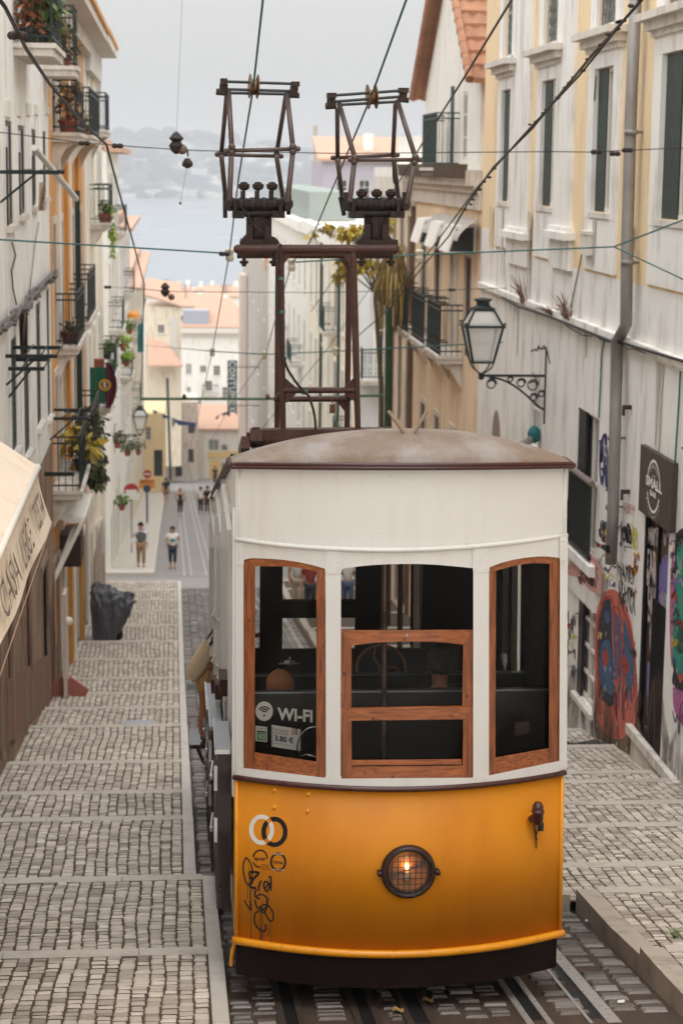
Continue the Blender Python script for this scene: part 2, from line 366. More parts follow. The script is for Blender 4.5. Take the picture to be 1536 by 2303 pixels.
# base sheets of the two stepped pavements (mortar) and their stones
for nm, steps, xa, xb, side in (('pavement_left', STEPS_L, -2.45, None, -1), ('pavement_right', STEPS_R, None, 6.55, 1)):
    base = MB(); st = MB(); nos = MB(); kb = MB()
    for a, b in zip(steps, steps[1:]):
        if side < 0: x0, x1 = xa, kl(a)-.115
        else:
            x0 = (3.60 if a < 16.5 else 3.36 if a < 60 else 3.4) + .19; x1 = xb
        za = S(a) - .029*(b-a); zb = S(b) + .029*(b-a); zn = S(b) - .029*((steps[steps.index(b)+1]-b) if b != steps[-1] else 2)
        base.poly([(x0,a,za),(x1,a,za),(x1,b,zb),(x0,b,zb)]); base.poly([(x0,b,zb),(x1,b,zb),(x1,b,zn-.05),(x0,b,zn-.05)])
        zf = (lambda a=a, b=b, za=za, zb=zb: (lambda y: za + (zb-za)*(y-a)/(b-a)))()
        nw = .13
        # nosing stones along the lower edge of the tread
        xx = x0
        while xx < x1 - .01:
            xe = min(x1, xx + random.uniform(.7, 1.25))
            if x1-xe < .3: xe = x1
            nos.box((xx+.003, b-nw, zb-.12), (xe-.003, b+.015, zb+.018+random.uniform(-.003,.003)))
            xx = xe
        if b > 9 and (side < 0 or b < 42):
            cobbles(st, x0+.01, x1-.01, a+.02, b-nw, zf, seed=int(a*10), h=.008)
        # kerb blocks
        ko0, ko1 = (kl(a)-.115, kl(a)) if side < 0 else (x0-.19, x0)
        y = a
        while y < b - .01:
            ye = min(b, y + random.uniform(.8, 1.4))
            if b-ye < .35: ye = b
            zc0, zc1 = max(S(y)+.03, zf(y)+.012), max(S(ye)+.03, zf(ye)+.012)
            kb.slab([(ko0,y+.003,zc0),(ko1,y+.003,zc0-.008),(ko1,ye-.003,zc1-.008),(ko0,ye-.003,zc1)], (0,0,-.45))
            y = ye
    struct(base.build(nm, mortar))
    struct(st.build(nm + '_stones', stone_l, attr='rnd'))
    struct(nos.build(nm + '_step_edges', mat('step_edge_stone', H(192,182,170), .5, .14, 9, .3, 70, dirt=H(132,118,104), dirt_amt=.6, dirt_stretch=(1,1,1)))); struct(kb.build(nm + '_kerb', kerb_w if side < 0 else kerb_m))
# the road bed between the kerbs, with setts and rails
DZ = -.14
rb = MB()
ys = [-18,-8,2,4,8,13]+[13+k*1.5 for k in range(1,19)]+[44,48,52,56,60,64.3,64.5,67,69.4,69.6]+list(range(72,192,4))
rb.grid([[(-.5, y, S(y)+DZ), (.3,y,S(y)+DZ), (3.4,y,S(y)+DZ), (4.2, y, S(y)+DZ)] for y in ys if y <= 64.4])
struct(rb.build('road', mat('road_bed', H(74,59,48), .85, .3, 14, .6, 40)))
rc = MB(); rc.grid([[(-14, y, S(y)+DZ), (.3,y,S(y)+DZ), (3.4,y,S(y)+DZ), (16,y,S(y)+DZ)] for y in (64.3,65,67,69.4,69.6)]); struct(rc.build('crossing_street', road_m))
st = MB()
def zroad(y): return S(y)+DZ+.004
RAILS = [(2.51, .05), (2.62, .05), (.80,.05), (.9,.05), (1.30,.045),(1.42,.045),(1.68,.045),(1.8,.045), (3.08,.07)]
segs = [(.22,.74),(1.0,1.24),(1.5,1.62),(1.88,2.42),(2.72,2.98),(3.14,3.58)]
for a, b in segs:
    cobbles(st, a, b, 13.0, 17.4 if a > 3 else 34.0, zroad, cw=.15, ln=.10, h=.012, wav=.07, seed=int(a*100), skip=.28, xj=.03)
cobbles(st, 3.14, 3.34, 17.4, 34, zroad, cw=.15, ln=.1, h=.012, wav=.04, seed=77, skip=.28, xj=.03)
cobbles(st, .2, 3.3, 34, 64, zroad, cw=.2, ln=.14, h=.018, wav=.05, seed=78)
struct(st.build('road_setts', stone_r, attr='rnd'))
rail_m = mat('worn_rail_steel', H(178,174,172), .3, .12, 20, .1, metal=.3, dirt=H(120,104,92), dirt_amt=.4, dirt_stretch=(1,.1,1))
slot_m = mat('dark_slot', H(14,12,12), .7, .1, 10, 0)
rl = MB()
def ystrip(mb, x0, x1, y0, y1, dz, m=0, bend=lambda y: 0):
    y = y0; pts = []
    while y < y1: pts.append(y); y += 1.5
    pts.append(y1)
    mb.grid([[(x0+bend(y), y, S(y)+DZ+dz), (x1+bend(y), y, S(y)+DZ+dz)] for y in pts], m)
    mb.grid([[(x0+bend(y), y, S(y)+DZ+dz), (x0+bend(y), y, S(y)+DZ-.05)] for y in pts], m)
    mb.grid([[(x1+bend(y), y, S(y)+DZ+dz), (x1+bend(y), y, S(y)+DZ-.05)] for y in pts], m)
bend = lambda y: 0 if y < 40 else -.00045*(y-40)**2*.35
for x0, w in ((2.455,.05),(2.60,.045),(.72,.05),(.86,.045),(1.26,.05),(1.40,.05),(1.62,.05),(1.78,.05),(3.03,.10),(2.90,.025)):
    ystrip(rl, x0, x0+w, 12, 64, .022, 0 if x0 > 2.4 else 2, bend)
for x0, w in ((2.505,.095),(.77,.09),(1.31,.09),(1.67,.11),(2.925,.105)):
    ystrip(rl, x0, x0+w, 12, 64, .008, 1, bend)
struct(rl.build('tram_rails', [rail_m, slot_m, mat('dull_rusty_rail', H(84,72,64), .5, .2, 20, .2, metal=.3)]))  # inner rails get a darker steel colour than the right-hand ones
up = MB(); up.grid([[(-2.3, y, S(y)+.03), (6.4, y, S(y)+.03)] for y in (-18,-9,-3,2,6,9.5,11,11.8)]); struct(up.build('pavement_uphill', mat('uphill_calcada', H(218,214,208), .7, .1, 9, .3, 30)))  # unseen pale sheet added to bounce light onto the tram's lower front
# street beyond the crossing
far = MB()
fy = [69.5]+list(range(72,192,4))
def bx(y): return -.9*((y-69.5)/120)**2*0
far.grid([[(-2.4,y,S(y)+DZ+.01),(5.2,y,S(y)+DZ+.01)] for y in fy])
far.grid([[(5.2,y,S(y)+.0),(7.2,y,S(y)+.0)] for y in fy])
struct(far.build('street_beyond_crossing', road_m))
fs = MB()
sidewalk_far = mat('far_pavement', H(196,188,178), .7, .1, 9, .3, 30)
fs.grid([[(-2.5,y,S(y)+.02),(-.75,y,S(y)+.02)] for y in [69.3]+fy[1:]]); fs.grid([[(-.75,y,S(y)+.02),(-.75,y,S(y)-.2)] for y in [69.3]+fy[1:]])
fs.poly([(-2.5,69.3,S(69.3)+.02),(-.75,69.3,S(69.3)+.02),(-.75,69.3,S(69.3)-.3),(-2.5,69.3,S(69.3)-.3)])
struct(fs.build('pavement_beyond_crossing', sidewalk_far))
fr = MB()
b2 = lambda y: -.25 - .0016*(y-69.5)
for x0 in (.55,.8,1.35,1.6,2.2,2.45): 
    fr.grid([[(x0+b2(y),y,S(y)+DZ+.018),(x0+.06+b2(y),y,S(y)+DZ+.018)] for y in fy])
struct(fr.build('rails_beyond_crossing', mat('far_rail', H(176,174,172), .35, .1, 20, .05, metal=.5)))
# lower town ground, river, far bank
lt = MB()
lt.grid([[(-260,y,S(y)-.3),(-30,y,S(y)-.3),(30,y,S(y)-.3),(330,y,S(y)-.3)] for y in (190,205,225,260,320,400,505)])
struct(lt.build('terrain', mat('lower_town_ground', H(170,162,150), .9, .15, .2, .2)))
hs = MB(); hs.grid([[(-60,y,S(y)-1.2),(60,y,S(y)-1.2)] for y in (-20,0,4,13,40,70,110,150,190)])
struct(hs.build('ground', mat('hill_earth', H(120,108,96), .9, .15, .5, .2)))
wt = MB(); wt.poly([(-3500,480,-45.5),(3500,480,-45.5),(3500,3400,-45.5),(-3500,3400,-45.5)])
water = mat('river_water', H(150,160,166), .25, .05, .02, .25, .15)
struct(wt.build('river', water))
# far bank: wooded and built-up bluff
hb = MB(); rnd = random.Random(3)
import mathutils
def nz(x, y, z=0): return mathutils.noise.noise((x, y, z))
rows = []
for j in range(14):
    r = []
    for i in range(161):
        x = -700 + i*11; t = j/13
        crest = 30 + 20*nz(x*.004, 1.5) + 10*nz(x*.013, 4.1) + (12 if x < 60 else 12-min(26, (x-60)*.10))
        prof = [0,.03,.06,.1,.2,.34,.48,.6,.7,.8,.88,.94,.98,1.0][j]
        h = (crest+46)*prof + 3.0*nz(x*.03, t*9)*prof
        shore = 2760 + (x*.25 if x > 0 else 0) + 70*nz(x*.006, 7)
        r.append((x, shore + t*420, -46 + h))
    rows.append(r)
hb.grid(rows)
hm = bpy.data.materials.new('wooded_far_bank'); hm.use_nodes = True; N = hm.node_tree.nodes; Lk = hm.node_tree.links
g = N.new('ShaderNodeNewGeometry'); n = N.new('ShaderNodeTexNoise'); n.inputs['Scale'].default_value = .022; n.inputs['Detail'].default_value = 8; n.inputs['Roughness'].default_value = .62
Lk.new(g.outputs['Position'], n.inputs['Vector']); cr = N.new('ShaderNodeValToRGB'); e = cr.color_ramp.elements
e[0].position = .40; e[0].color = H(22,38,54); e[1].position = .60; e[1].color = H(186,188,178); x_ = e.new(.5); x_.color = H(58,78,76)
Lk.new(n.outputs['Fac'], cr.inputs[0]); Lk.new(cr.outputs[0], N['Principled BSDF'].inputs['Base Color']); N['Principled BSDF'].inputs['Roughness'].default_value = .95
struct(hb.build('far_bank_hills', hm, smooth=True))
# dark tree belts and pale quay at the foot of the bank
tb = MB()
for k in range(900):
    x = rnd.uniform(-330, 620); t = rnd.betavariate(1.3, 1.2); jx = (x+700)/11; i = int(jx); jj = t*12; j = int(jj)
    p = Vector(rows[j][i]).lerp(Vector(rows[j+1][i]), jj-j)
    if nz(p.x*.012, p.y*.012, 3) < -.05 and t < .93: continue
    s = rnd.uniform(4, 10)
    tb.ball((p.x, p.y-2, p.z+s*.25), s, 6, sc_=(1.4, 1, .8*rnd.uniform(.7, 1.2)))
o = tb.build('far_bank_trees', mat('far_bank_foliage', H(24,44,50), .95, .4, .05, 0)); o['kind'] = 'stuff'; o['label'] = 'dark trees scattered over the bluff across the river'; o['category'] = 'trees'
fh = MB()
for k in range(70):
    x = rnd.uniform(-300, 560); t = rnd.betavariate(.8, 2.2)*.6; i = int((x+700)/11); j = min(12, int(t*13))
    p = Vector(rows[j][i]); w = rnd.uniform(8, 26); hgt = rnd.uniform(5, 10)
    fh.box((p.x-w/2, p.y-5, p.z-4), (p.x+w/2, p.y+3, p.z+hgt))
o = fh.build('far_bank_sheds', mat('pale_waterfront_walls', H(206,202,196), .9, .15, .02, 0)); o['kind'] = 'stuff'; o['label'] = 'pale waterfront sheds and houses across the river'; o['category'] = 'buildings'
# ================================================================ THE TRAM
XC, HW, Y0, BOW = 1.63, 1.205, 13.6, .33
XL, XR = XC-HW, XC+HW
def Yf(X): return Y0 - BOW*(1 - min(1, abs((X-XC)/HW))**2)
def F(u, v, off=0.0):                                    # point of the bowed front seen at (u, v), pushed out by off
    Y = 13.4
    for _ in range(12):
        p = PY(u, v, Y); Y = Yf(p.x)-off
    return p
tram = thing('funicular_tram', 'yellow and white funicular tram with wooden window frames and two roof pantographs', 'tram', (XC, 18.5, S(18.5)-.1))
def bez(pts, n=8): return smooth_pts(pts, n)
def resample(pts, n):
    d = [0]
    for a, b in zip(pts, pts[1:]): d.append(d[-1]+math.dist(a, b))
    out = []
    for k in range(n):
        t = d[-1]*k/(n-1); i = 0
        while i < len(d)-2 and d[i+1] < t: i += 1
        f = (t-d[i])/max(1e-9, d[i+1]-d[i]); out.append((pts[i][0]+(pts[i+1][0]-pts[i][0])*f, pts[i][1]+(pts[i+1][1]-pts[i][1])*f))
    return out
def strip(mb, top, bot, n, f0, f1, m=None):             # curved slab between two pixel polylines (top, bottom), from offset f0 (outer) to f1 (inner)
    T = resample(top, n); B = resample(bot, n)
    rows = [[F(*t, f1) for t in T], [F(*t, f0) for t in T], [F(*b_, f0) for b_ in B], [F(*b_, f1) for b_ in B]]
    mb.grid(rows, m)
    for k in (0, -1): mb.poly([r[k] for r in rows], m)
def zstrip(mb, z0, z1, x0, x1, f0, f1, n=26, m=None, fy=None):
    fy = fy or Yf
    xs = [x0+(x1-x0)*k/(n-1) for k in range(n)]
    rows = [[(x, fy(x)-f1, z1) for x in xs], [(x, fy(x)-f0, z1) for x in xs], [(x, fy(x)-f0, z0) for x in xs], [(x, fy(x)-f1, z0) for x in xs]]
    mb.grid(rows, m)
    for k in (0, -1): mb.poly([r[k] for r in rows], m)
# --- yellow dash panel
ZB, ZY, ZS = -4.345, -5.585, -5.86
m_ = MB(); zstrip(m_, ZY, ZB, XL, XR, 0, -.03)
m_.box((XL, Y0, ZY-.02), (XL+.025, 13.95, ZB)); m_.box((XR-.025, Y0, ZY-.02), (XR, 15.2, ZB))
dash = m_.build('front_panel', t_yellow, tram, smooth=False)
for p in dash.data.polygons[:25*3]: p.use_smooth = True
m_ = MB(); 
for x in (XL+.012, XR-.012): m_.tube([(x, Yf(x)-.004, ZY), (x, Yf(x)-.004, ZB)], .016, 8)
xs = [XL-.012+(2*HW+.024)*k/30 for k in range(31)]
m_.tube([(x, Yf(x)-.012, ZY) for x in xs], .03, 10)
for k in range(2, 30, 2): m_.ball((xs[k], Yf(xs[k])-.042, ZY-.004), .006, 6)
m_.build('lower_bead', t_yellow2, tram, smooth=True)
m_ = MB()
for x, y in ((650,282),(929,314),(650,424),(923,455)):
    p = F(440+x/3.657, 1700+y/3.657, 0); m_.ball(p, .018, 10, sc_=(1,.55,1))
m_.build('rivet', t_yellow2, tram, smooth=True)
m_ = MB(); zstrip(m_, ZS, ZY-.02, XL+.012, XR-.03, -.02, -.06)
m_.box((XL+.012, Y0+.04, ZS-.0), (XL+.05, 14.6, ZY-.03)); m_.box((XR-.05, Y0+.04, ZS), (XR-.03, 15.5, ZY-.03))
m_.build('skirt', t_skirt, tram, smooth=False)
m_ = MB(); m_.tube([(XL+.005, 13.62, ZY-.02), (XL-.02, 13.62, ZY-.12), (XL-.025, 13.64, ZY-.22)], .014, 6); m_.build('skirt_hook', t_yellow2, tram)
# --- maroon belt
m_ = MB(); m_.tube([(x, Yf(x)-.012, ZB) for x in xs], .021, 8); m_.build('belt_moulding', t_maroon, tram, smooth=True)
# --- white front structure
wf = MB()
def arch(pts): return bez(pts, 8)
LW_o = [(547,1261),(560,1255.8),(590,1256),(640,1259.5),(690,1268),(731,1279)]
RW_o = [(1099,1276.5),(1130,1265),(1170,1256),(1213,1251.5),(1240,1252.5),(1259,1255.5)]
CW_o = [(766,1280),(810,1273.5),(860,1269.5),(915,1268.3),(965,1269.3),(1015,1273),(1065,1278)]
bead = bez([(537,1212.5),(620,1224),(720,1232),(820,1236),(890,1236.5),(990,1233.5),(1100,1226),(1200,1215),(1273,1204.5)], 6)
def bead_v(u):
    for a, b in zip(bead, bead[1:]):
        if a[0] <= u <= b[0]: return a[1]+(b[1]-a[1])*(u-a[0])/(b[0]-a[0])
    return bead[0][1] if u < bead[0][0] else bead[-1][1]
def header(arc, n=22):
    a = arch(arc); top = [(u, bead_v(u)) for u, v in a]; strip(wf, top, a, n, 0, -.05)
header(LW_o); header(RW_o); header(CW_o)
def post(u0a, u1a, u0b, u1b, v0, v1):
    strip(wf, [(u0a, v0(u0a)), (u1a, v0(u1a))], [(u0b, v1(u0b)), (u1b, v1(u1b))], 4, .006, -.06)
def belt_v(u):                                            # upper edge of the white sill band is the belt
    lo, hi = 1600, 1900
    for _ in range(30):
        m = (lo+hi)/2
        if F(u, m).z > ZB+.01: lo = m
        else: hi = m
    return lo
post(732,767,733,766, bead_v, belt_v); post(1064,1099.5,1063.5,1099, bead_v, belt_v)
post(530,548,530,548, bead_v, belt_v); post(1259,1276,1257,1274, bead_v, belt_v)
for a, b in (((548,1727),(733,1749.5)), ((766,1751),(1064,1749)), ((1099,1744),(1258,1711))):
    n = 14; T = [(a[0]+(b[0]-a[0])*k/(n-1), a[1]+(b[1]-a[1])*k/(n-1)) for k in range(n)]
    strip(wf, T, [(u, belt_v(u)) for u, v in T], n, .012, -.05)
wf.build('window_surround', t_white, tram)
# plates with rivets at the heads and feet of the posts
for u0, u1, va, vb in ((731,768,bead_v(749)+4,1290),(1063,1100.5,bead_v(1082)+4,1287),(531,549,1218,1274),(1258,1276,1210,1266),(731.5,768,1746,1771),(1063,1100,1746,1770),(530,548,1717,1747),(1258,1275,1704,1730)):
    pl = MB(); strip(pl, [(u0,va),(u1,va)], [(u0,vb-4),(u1,vb-4)], 3, .011, .004); strip(pl, [(u0,vb-4),(u1,vb-4)], [(u0+4,vb),(u1-4,vb)], 3, .011, .004)
    for u in (u0+7, u1-8):
        for k in range(3 if vb-va > 35 else 2): pl.ball(F(u, va+6+k*(vb-va-13)/(2 if vb-va > 35 else 1), .012), .0055, 6)
    pl.build('riveted_plate', t_white, tram)
# destination board
m_ = MB(); ZT = -2.085
def camber(x): return .042*(1-((x-XC)/HW)**2)
n = 30; xs2 = [XL+2*HW*k/(n-1) for k in range(n)]
zb = [F(PYu, bead_v(PYu)).z if False else None for PYu in ()]
bw = [F(u, v) for u, v in resample(bead, n)]; bw[0] = Vector((XL, 0, bw[0].z)); bw[-1] = Vector((XR, 0, bw[-1].z))
rows = [[(p.x, Yf(p.x)-.0, ZT+camber(p.x)) for p in bw], [(p.x, Yf(p.x), p.z) for p in bw]]
m_.grid(rows); m_.grid([[(p.x, Yf(p.x)+.03, ZT+camber(p.x)) for p in bw], [(p.x, Yf(p.x)+.03, p.z) for p in bw]])
board = m_.build('destination_board', t_white, tram, smooth=True)
m_ = MB(); m_.tube([(p.x, Yf(p.x)-.01, p.z) for p in bw], .017, 8)
for k in range(1, n-1, 2): m_.ball((bw[k].x, Yf(bw[k].x)-.026, bw[k].z+.003), .005, 6)
for x in (XL+.028, XR-.028): m_.tube([(x, Yf(x)-.003, -2.75), (x, Yf(x)-.003, ZT)], .008, 6)
m_.build('board_moulding', t_white, tram, smooth=True)
# --- roof
SL = .196
def roof_z(x, d, Y):
    s = (x-XC)/(HW+.03); e = ZT + .035 + camber(x)*(1-min(1, d/1.2)) - SL*max(0, d-.25)*(1 if d > .7 else (d-.25)/.45 if d > .25 else 0)
    t = min(1, d/.62); h = math.sqrt(max(0, 1-(1-t)**2))
    return e + .235*(1-abs(s)**2.2)*h
ds = [0,.012,.03,.06,.1,.15,.21,.28,.36,.45,.55,.65,.8,1.0,1.4,2,3,4.5,6,8,10.4]
m_ = MB(); nx = 33; rows = []
def Yroof(x, d):
    f = Yf(x)-.05
    return f + d + (0 if d < 1.5 else -(f-(Y0-BOW))*min(1, (d-1.5)/6))
sx = [-math.cos(math.pi*k/(nx-1)) for k in range(nx)]
for d in ds:
    rows.append([(XC+(HW+.03)*s, Yroof(XC+(HW+.03)*s, d), roof_z(XC+(HW+.03)*s, d, 0)) for s in sx])
m_.grid(rows)
ins = [[(p[0], p[1]+(.04 if i == 0 else 0), p[2]-.035) for p in r] for i, r in enumerate(rows)]
m_.grid(ins, 1)
m_.poly(rows[-1] + list(reversed(ins[-1])), 0)
roof = m_.build('roof', [t_roof, w_in], tram, smooth=True)
m_ = MB()
for dz, rr in ((.012, .016), (.034, .014)):
    m_.tube([(XC+(HW+.03)*s, Yroof(XC+(HW+.03)*s, 0)-.006, ZT+camber(XC+HW*s)+dz) for s in sx], rr, 8)
m_.build('eave_moulding', t_maroon, tram, smooth=True)
m_ = MB()
for s in (-1, 1):
    x = XC+(HW+.035)*s
    m_.tube([(x, Yroof(x, d), roof_z(x, d, 0)-.012) for d in ds], .02, 6)
m_.build('side_eave', rust, tram)
# --- wooden windows: ring frames
def frame_ring(mb, outer, inner, n, f0=.0, f1=-.05):
    pass
def wframe(name, O, I, off0, off1, glass_off, arch_n=14):
    """O, I: dict with top polyline, bottom-left, bottom-right pixels. Builds stiles, rails and the pane."""
    ot, it = resample(arch(O['t']), arch_n), resample(arch(I['t']), arch_n)
    up = MB()
    bl, br, il, ir = O['bl'], O['br'], I['bl'], I['br']
    bv = lambda u: bl[1]+(br[1]-bl[1])*(u-bl[0])/(br[0]-bl[0])
    strip(up, ot, it, arch_n, off0, off1, 1)
    strip(up, [ot[0], it[0]], [bl, (il[0], bv(il[0]))], 2, off0+.003, off1, 0); strip(up, [it[-1], ot[-1]], [(ir[0], bv(ir[0])), br], 2, off0+.003, off1, 0)
    strip(up, [il, ir], [(il[0], bv(il[0])), (ir[0], bv(ir[0]))], 6, off0, off1, 1)
    w = up.build(name, [w_v, w_h], tram)
    if glass_off is not None:
        g_ = MB(); B = [(il[0]+(ir[0]-il[0])*k/(arch_n-1), il[1]+(ir[1]-il[1])*k/(arch_n-1)) for k in range(arch_n)]
        g_.grid([[F(*t, glass_off) for t in it], [F(*b_, glass_off) for b_ in B]]); g_.build('pane', t_glass, w)
    return w
a5 = lambda x, y: (380+x/3.657, 1220+y/3.657); a6 = lambda x, y: (720+x/2.695, 1220+y/2.695)
wframe('window', dict(t=LW_o, bl=(548,1727), br=(733,1750)), dict(t=[a5(710,195),a5(820,196),a5(960,200),a5(1090,212),a5(1213,238)], bl=a5(706,1725), br=a5(1213,1803)), -.012, -.05, -.04)
wframe('window', dict(t=RW_o, bl=(1099,1744), br=(1258,1711)), dict(t=[a6(1065,172),a6(1150,148),a6(1230,132),a6(1310,125),a6(1388,130)], bl=a6(1060,1303), br=a6(1385,1246)), -.012, -.05, -.04)
# centre: lowered upper sash (behind) and the fixed lower sash
wframe('window', dict(t=[(766,1417),(840,1417),(915,1417),(990,1416.5),(1064,1416.5)], bl=(768,1595), br=(1064,1592)), dict(t=[a6(190,625),a6(320,609),a6(500,600),a6(700,604),a6(865,618)], bl=a6(190,1000), br=a6(860,988)), -.02, -.06, -.05)
wframe('window', dict(t=[(766.5,1592),(840,1592),(915,1591),(990,1590),(1064,1589)], bl=(768,1751.5), br=(1063.5,1749)), dict(t=[a6(190,1080),a6(350,1078),a6(520,1076),a6(700,1073),a6(865,1072)], bl=a6(193,1358), br=a6(862,1352)), -.008, -.05, -.04)
m_ = MB(); strip(m_, [a6(193,1318), a6(858,1312)], [a6(193,1352), a6(858,1346)], 6, -.022, -.05); m_.build('window_rail', w_h, tram)
m_ = MB(); m_.ball(F(*a6(525,566), -.015), .011, 8); m_.build('sash_knob', steel_tray, tram, smooth=True)
# --- headlight
hc = F(917.5, 1958.5, 0); r1 = 66*13.3/4464; r2 = 50*13.3/4464
nrm = Vector((2*BOW*(hc.x-XC)/HW**2, -1, 0)).normalized()
hl = MB(); hl.lathe(hc+Vector((0,.01,0)), [(r1*1.0,-.0),(r1*1.0,.045),(r1*.95,.062),(r1*.86,.066),(r2*1.05,.05),(r2,.03),(r2,.0)], 40, None, (nrm.x, nrm.y, 0), False)
sdv = Vector((-nrm.y, nrm.x, 0))
for s in (-1, 1):
    c_ = hc + sdv*(r1+.012)*s
    hl.tube([c_+nrm*.0, c_+nrm*.065], .018, 10); hl.bar(c_-sdv*.025*s+nrm*.03, c_+sdv*.005*s+nrm*.03, .03, .024)
for k in range(14):
    a = 2*math.pi*k/14; hl.ball(hc+nrm*.064+(sdv*math.cos(a)+Vector((0,0,1))*math.sin(a))*r1*.92, .005, 6)
head = hl.build('headlight', mat('headlight_rim_black_brown', H(38,22,20), .4, .3, 14, .2), tram, smooth=True)
m_ = MB(); m_.lathe(hc, [(r2*1.0,.03),(r2*.8,.016),(r2*.5,.007),(.004,.004)], 32, None, (nrm.x, nrm.y, 0), False); m_.build('reflector', mat('amber_reflector', H(214,150,96), .45, .25, 18, .3, spec=.6, dirt=H(150,96,60), dirt_amt=.5), head, smooth=True)
m_ = MB()
for k in range(-3, 4):
    q = (k+.12)*r2*.285
    l = math.sqrt(max(0, (r2*1.04)**2-q*q))
    wob = lambda t: .0022*math.sin(t*150)
    m_.tube([hc+nrm*(.058+wob(t))+sdv*q+Vector((0,0,1))*t for t in [(-1+2*i/14)*l for i in range(15)]], .0028, 5)
    m_.tube([hc+nrm*(.058-wob(t))+sdv*t+Vector((0,0,1))*q for t in [(-1+2*i/14)*l for i in range(15)]], .0028, 5)
m_.build('grille', black_m, head)
bp_ = F(760+438/2.844, 1700+700/2.844, 0)
m_ = MB(); m_.ball(bp_+nrm*.024, .018, 10, sc_=(.8,.6,1.3)); m_.build('bulb', emis('lit_filament_bulb', (1,.55,.2,1), 14), head, smooth=True)
m_ = MB(); m_.lathe(bp_+nrm*.018+Vector((0,0,-.075)), [(.02,-.03),(.024,-.02),(.024,.02),(.018,.035)], 12); m_.build('bulb_holder', porcelain, head, smooth=True)
m_ = MB(); m_.lathe(hc, [(r2*1.02,.044),(r2*.7,.050),(.003,.052)], 28, None, (nrm.x, nrm.y, 0)); m_.build('lens', glass('headlight_glass', (.96,.93,.9,1), .05), head, smooth=True)
# --- power socket with chain
a8 = lambda x, y: (760+x/2.844, 1700+y/2.844)
pc = F(*a8(1230,395), 0); pn = Vector((0,-1,0)); SC = 13.5/4464/2.844
m_ = MB(); m_.lathe(pc+Vector((0,.02,0)), [(.045,0),(.045,.05),(.036,.07)], 12, None, (.3,-1,0)); m_.build('socket_base', t_yellow2, tram)
b0 = F(*a8(1275,425), .1); m_ = MB()
m_.lathe(b0, [(.012,-.02),(.03,-.01),(.042,.02),(.042,.07),(.048,.078),(.048,.09),(.036,.095),(.04,.11),(.04,.13),(.028,.135),(.028,.15),(.012,.152)], 14)
m_.tube([pc+pn*.03, b0+Vector((0,0,.03))], .034, 10)
sock = m_.build('socket_plug', t_maroon, tram, smooth=True)
m_ = MB()
def chain(p, q, r=.012, wr=.003):
    p = Vector(p); q = Vector(q); nL = int((q-p).length/(r*1.7)); d = (q-p).normalized()
    for k in range(nL+1):
        c_ = p.lerp(q, k/max(1, nL)); t = Vector((1,0,0)) if k % 2 else Vector((.5,.9,0)).normalized()
        m_.tube([c_+d*r*1.15*math.cos(a)+t*r*.6*math.sin(a) for a in [2*math.pi*i/10 for i in range(11)]], wr, 5, None, False)
chain(F(*a8(1250,430), .06), F(*a8(1266,530), .03)); chain(F(*a8(1290,432), .06), F(*a8(1268,500), .03)); chain(F(*a8(1266,530), .02), F(*a8(1267,580), .02))
m_.box(F(*a8(1286,430), .06), F(*a8(1306,468), .03)); m_.build('chain', black_m, sock)
# --- markings on the dash
dk = MB()
a7 = lambda x, y: (440+x/3.657, 1700+y/3.657)
def mark(pts7, m, off=.0015):                           # filled shape
    dk.poly([F(*a7(*p), off) for p in pts7], m)
def ringmark(c, rx, ry, w, m, a0=0, a1=360, off=.0015, n=40):
    A = [F(*a7(c[0]+rx*math.cos(math.radians(t)), c[1]+ry*math.sin(math.radians(t))), off) for t in [a0+(a1-a0)*k/n for k in range(n+1)]]
    B = [F(*a7(c[0]+(rx-w)*math.cos(math.radians(t)), c[1]+(ry-w)*math.sin(math.radians(t))), off) for t in [a0+(a1-a0)*k/n for k in range(n+1)]]
    dk.grid([A, B], m)
def tmark(txt, x0, y0, x1, y1, m, off=.002, bold=0.0, sl=0.0): put_text(dk, txt, lambda s, t: F(*a7(x0+(x1-x0)*s, y1+(y0-y1)*t+sl*s), off), bold, m)
def xring(c, rx, ry, w, m, c2, rx2, ry2, w2):           # ring left blank where it crosses the other one
    n, k = 140, 8; V = [[dk.vert(F(*a7(c[0]+(rx-w*j/k)*math.cos(2*math.pi*i/n), c[1]+(ry-w*j/k)*math.sin(2*math.pi*i/n)), .0015)) for i in range(n)] for j in range(k+1)]
    for j in range(k):
        for i in range(n):
            t = 2*math.pi*(i+.5)/n; x = c[0]+(rx-w*(j+.5)/k)*math.cos(t); y = c[1]+(ry-w*(j+.5)/k)*math.sin(t)
            if math.hypot((x-c2[0])/rx2, (y-c2[1])/ry2) < 1 and math.hypot((x-c2[0])/(rx2-w2), (y-c2[1])/(ry2-w2)) > 1: continue
            dk.face((V[j][i], V[j][(i+1)%n], V[j+1][(i+1)%n], V[j+1][i]), m)
A_, B_ = ((543,607), 103, 125, 36), ((649,625), 108, 125, 38)
xring(*A_, 0, *B_); xring(*B_, 1, *A_)
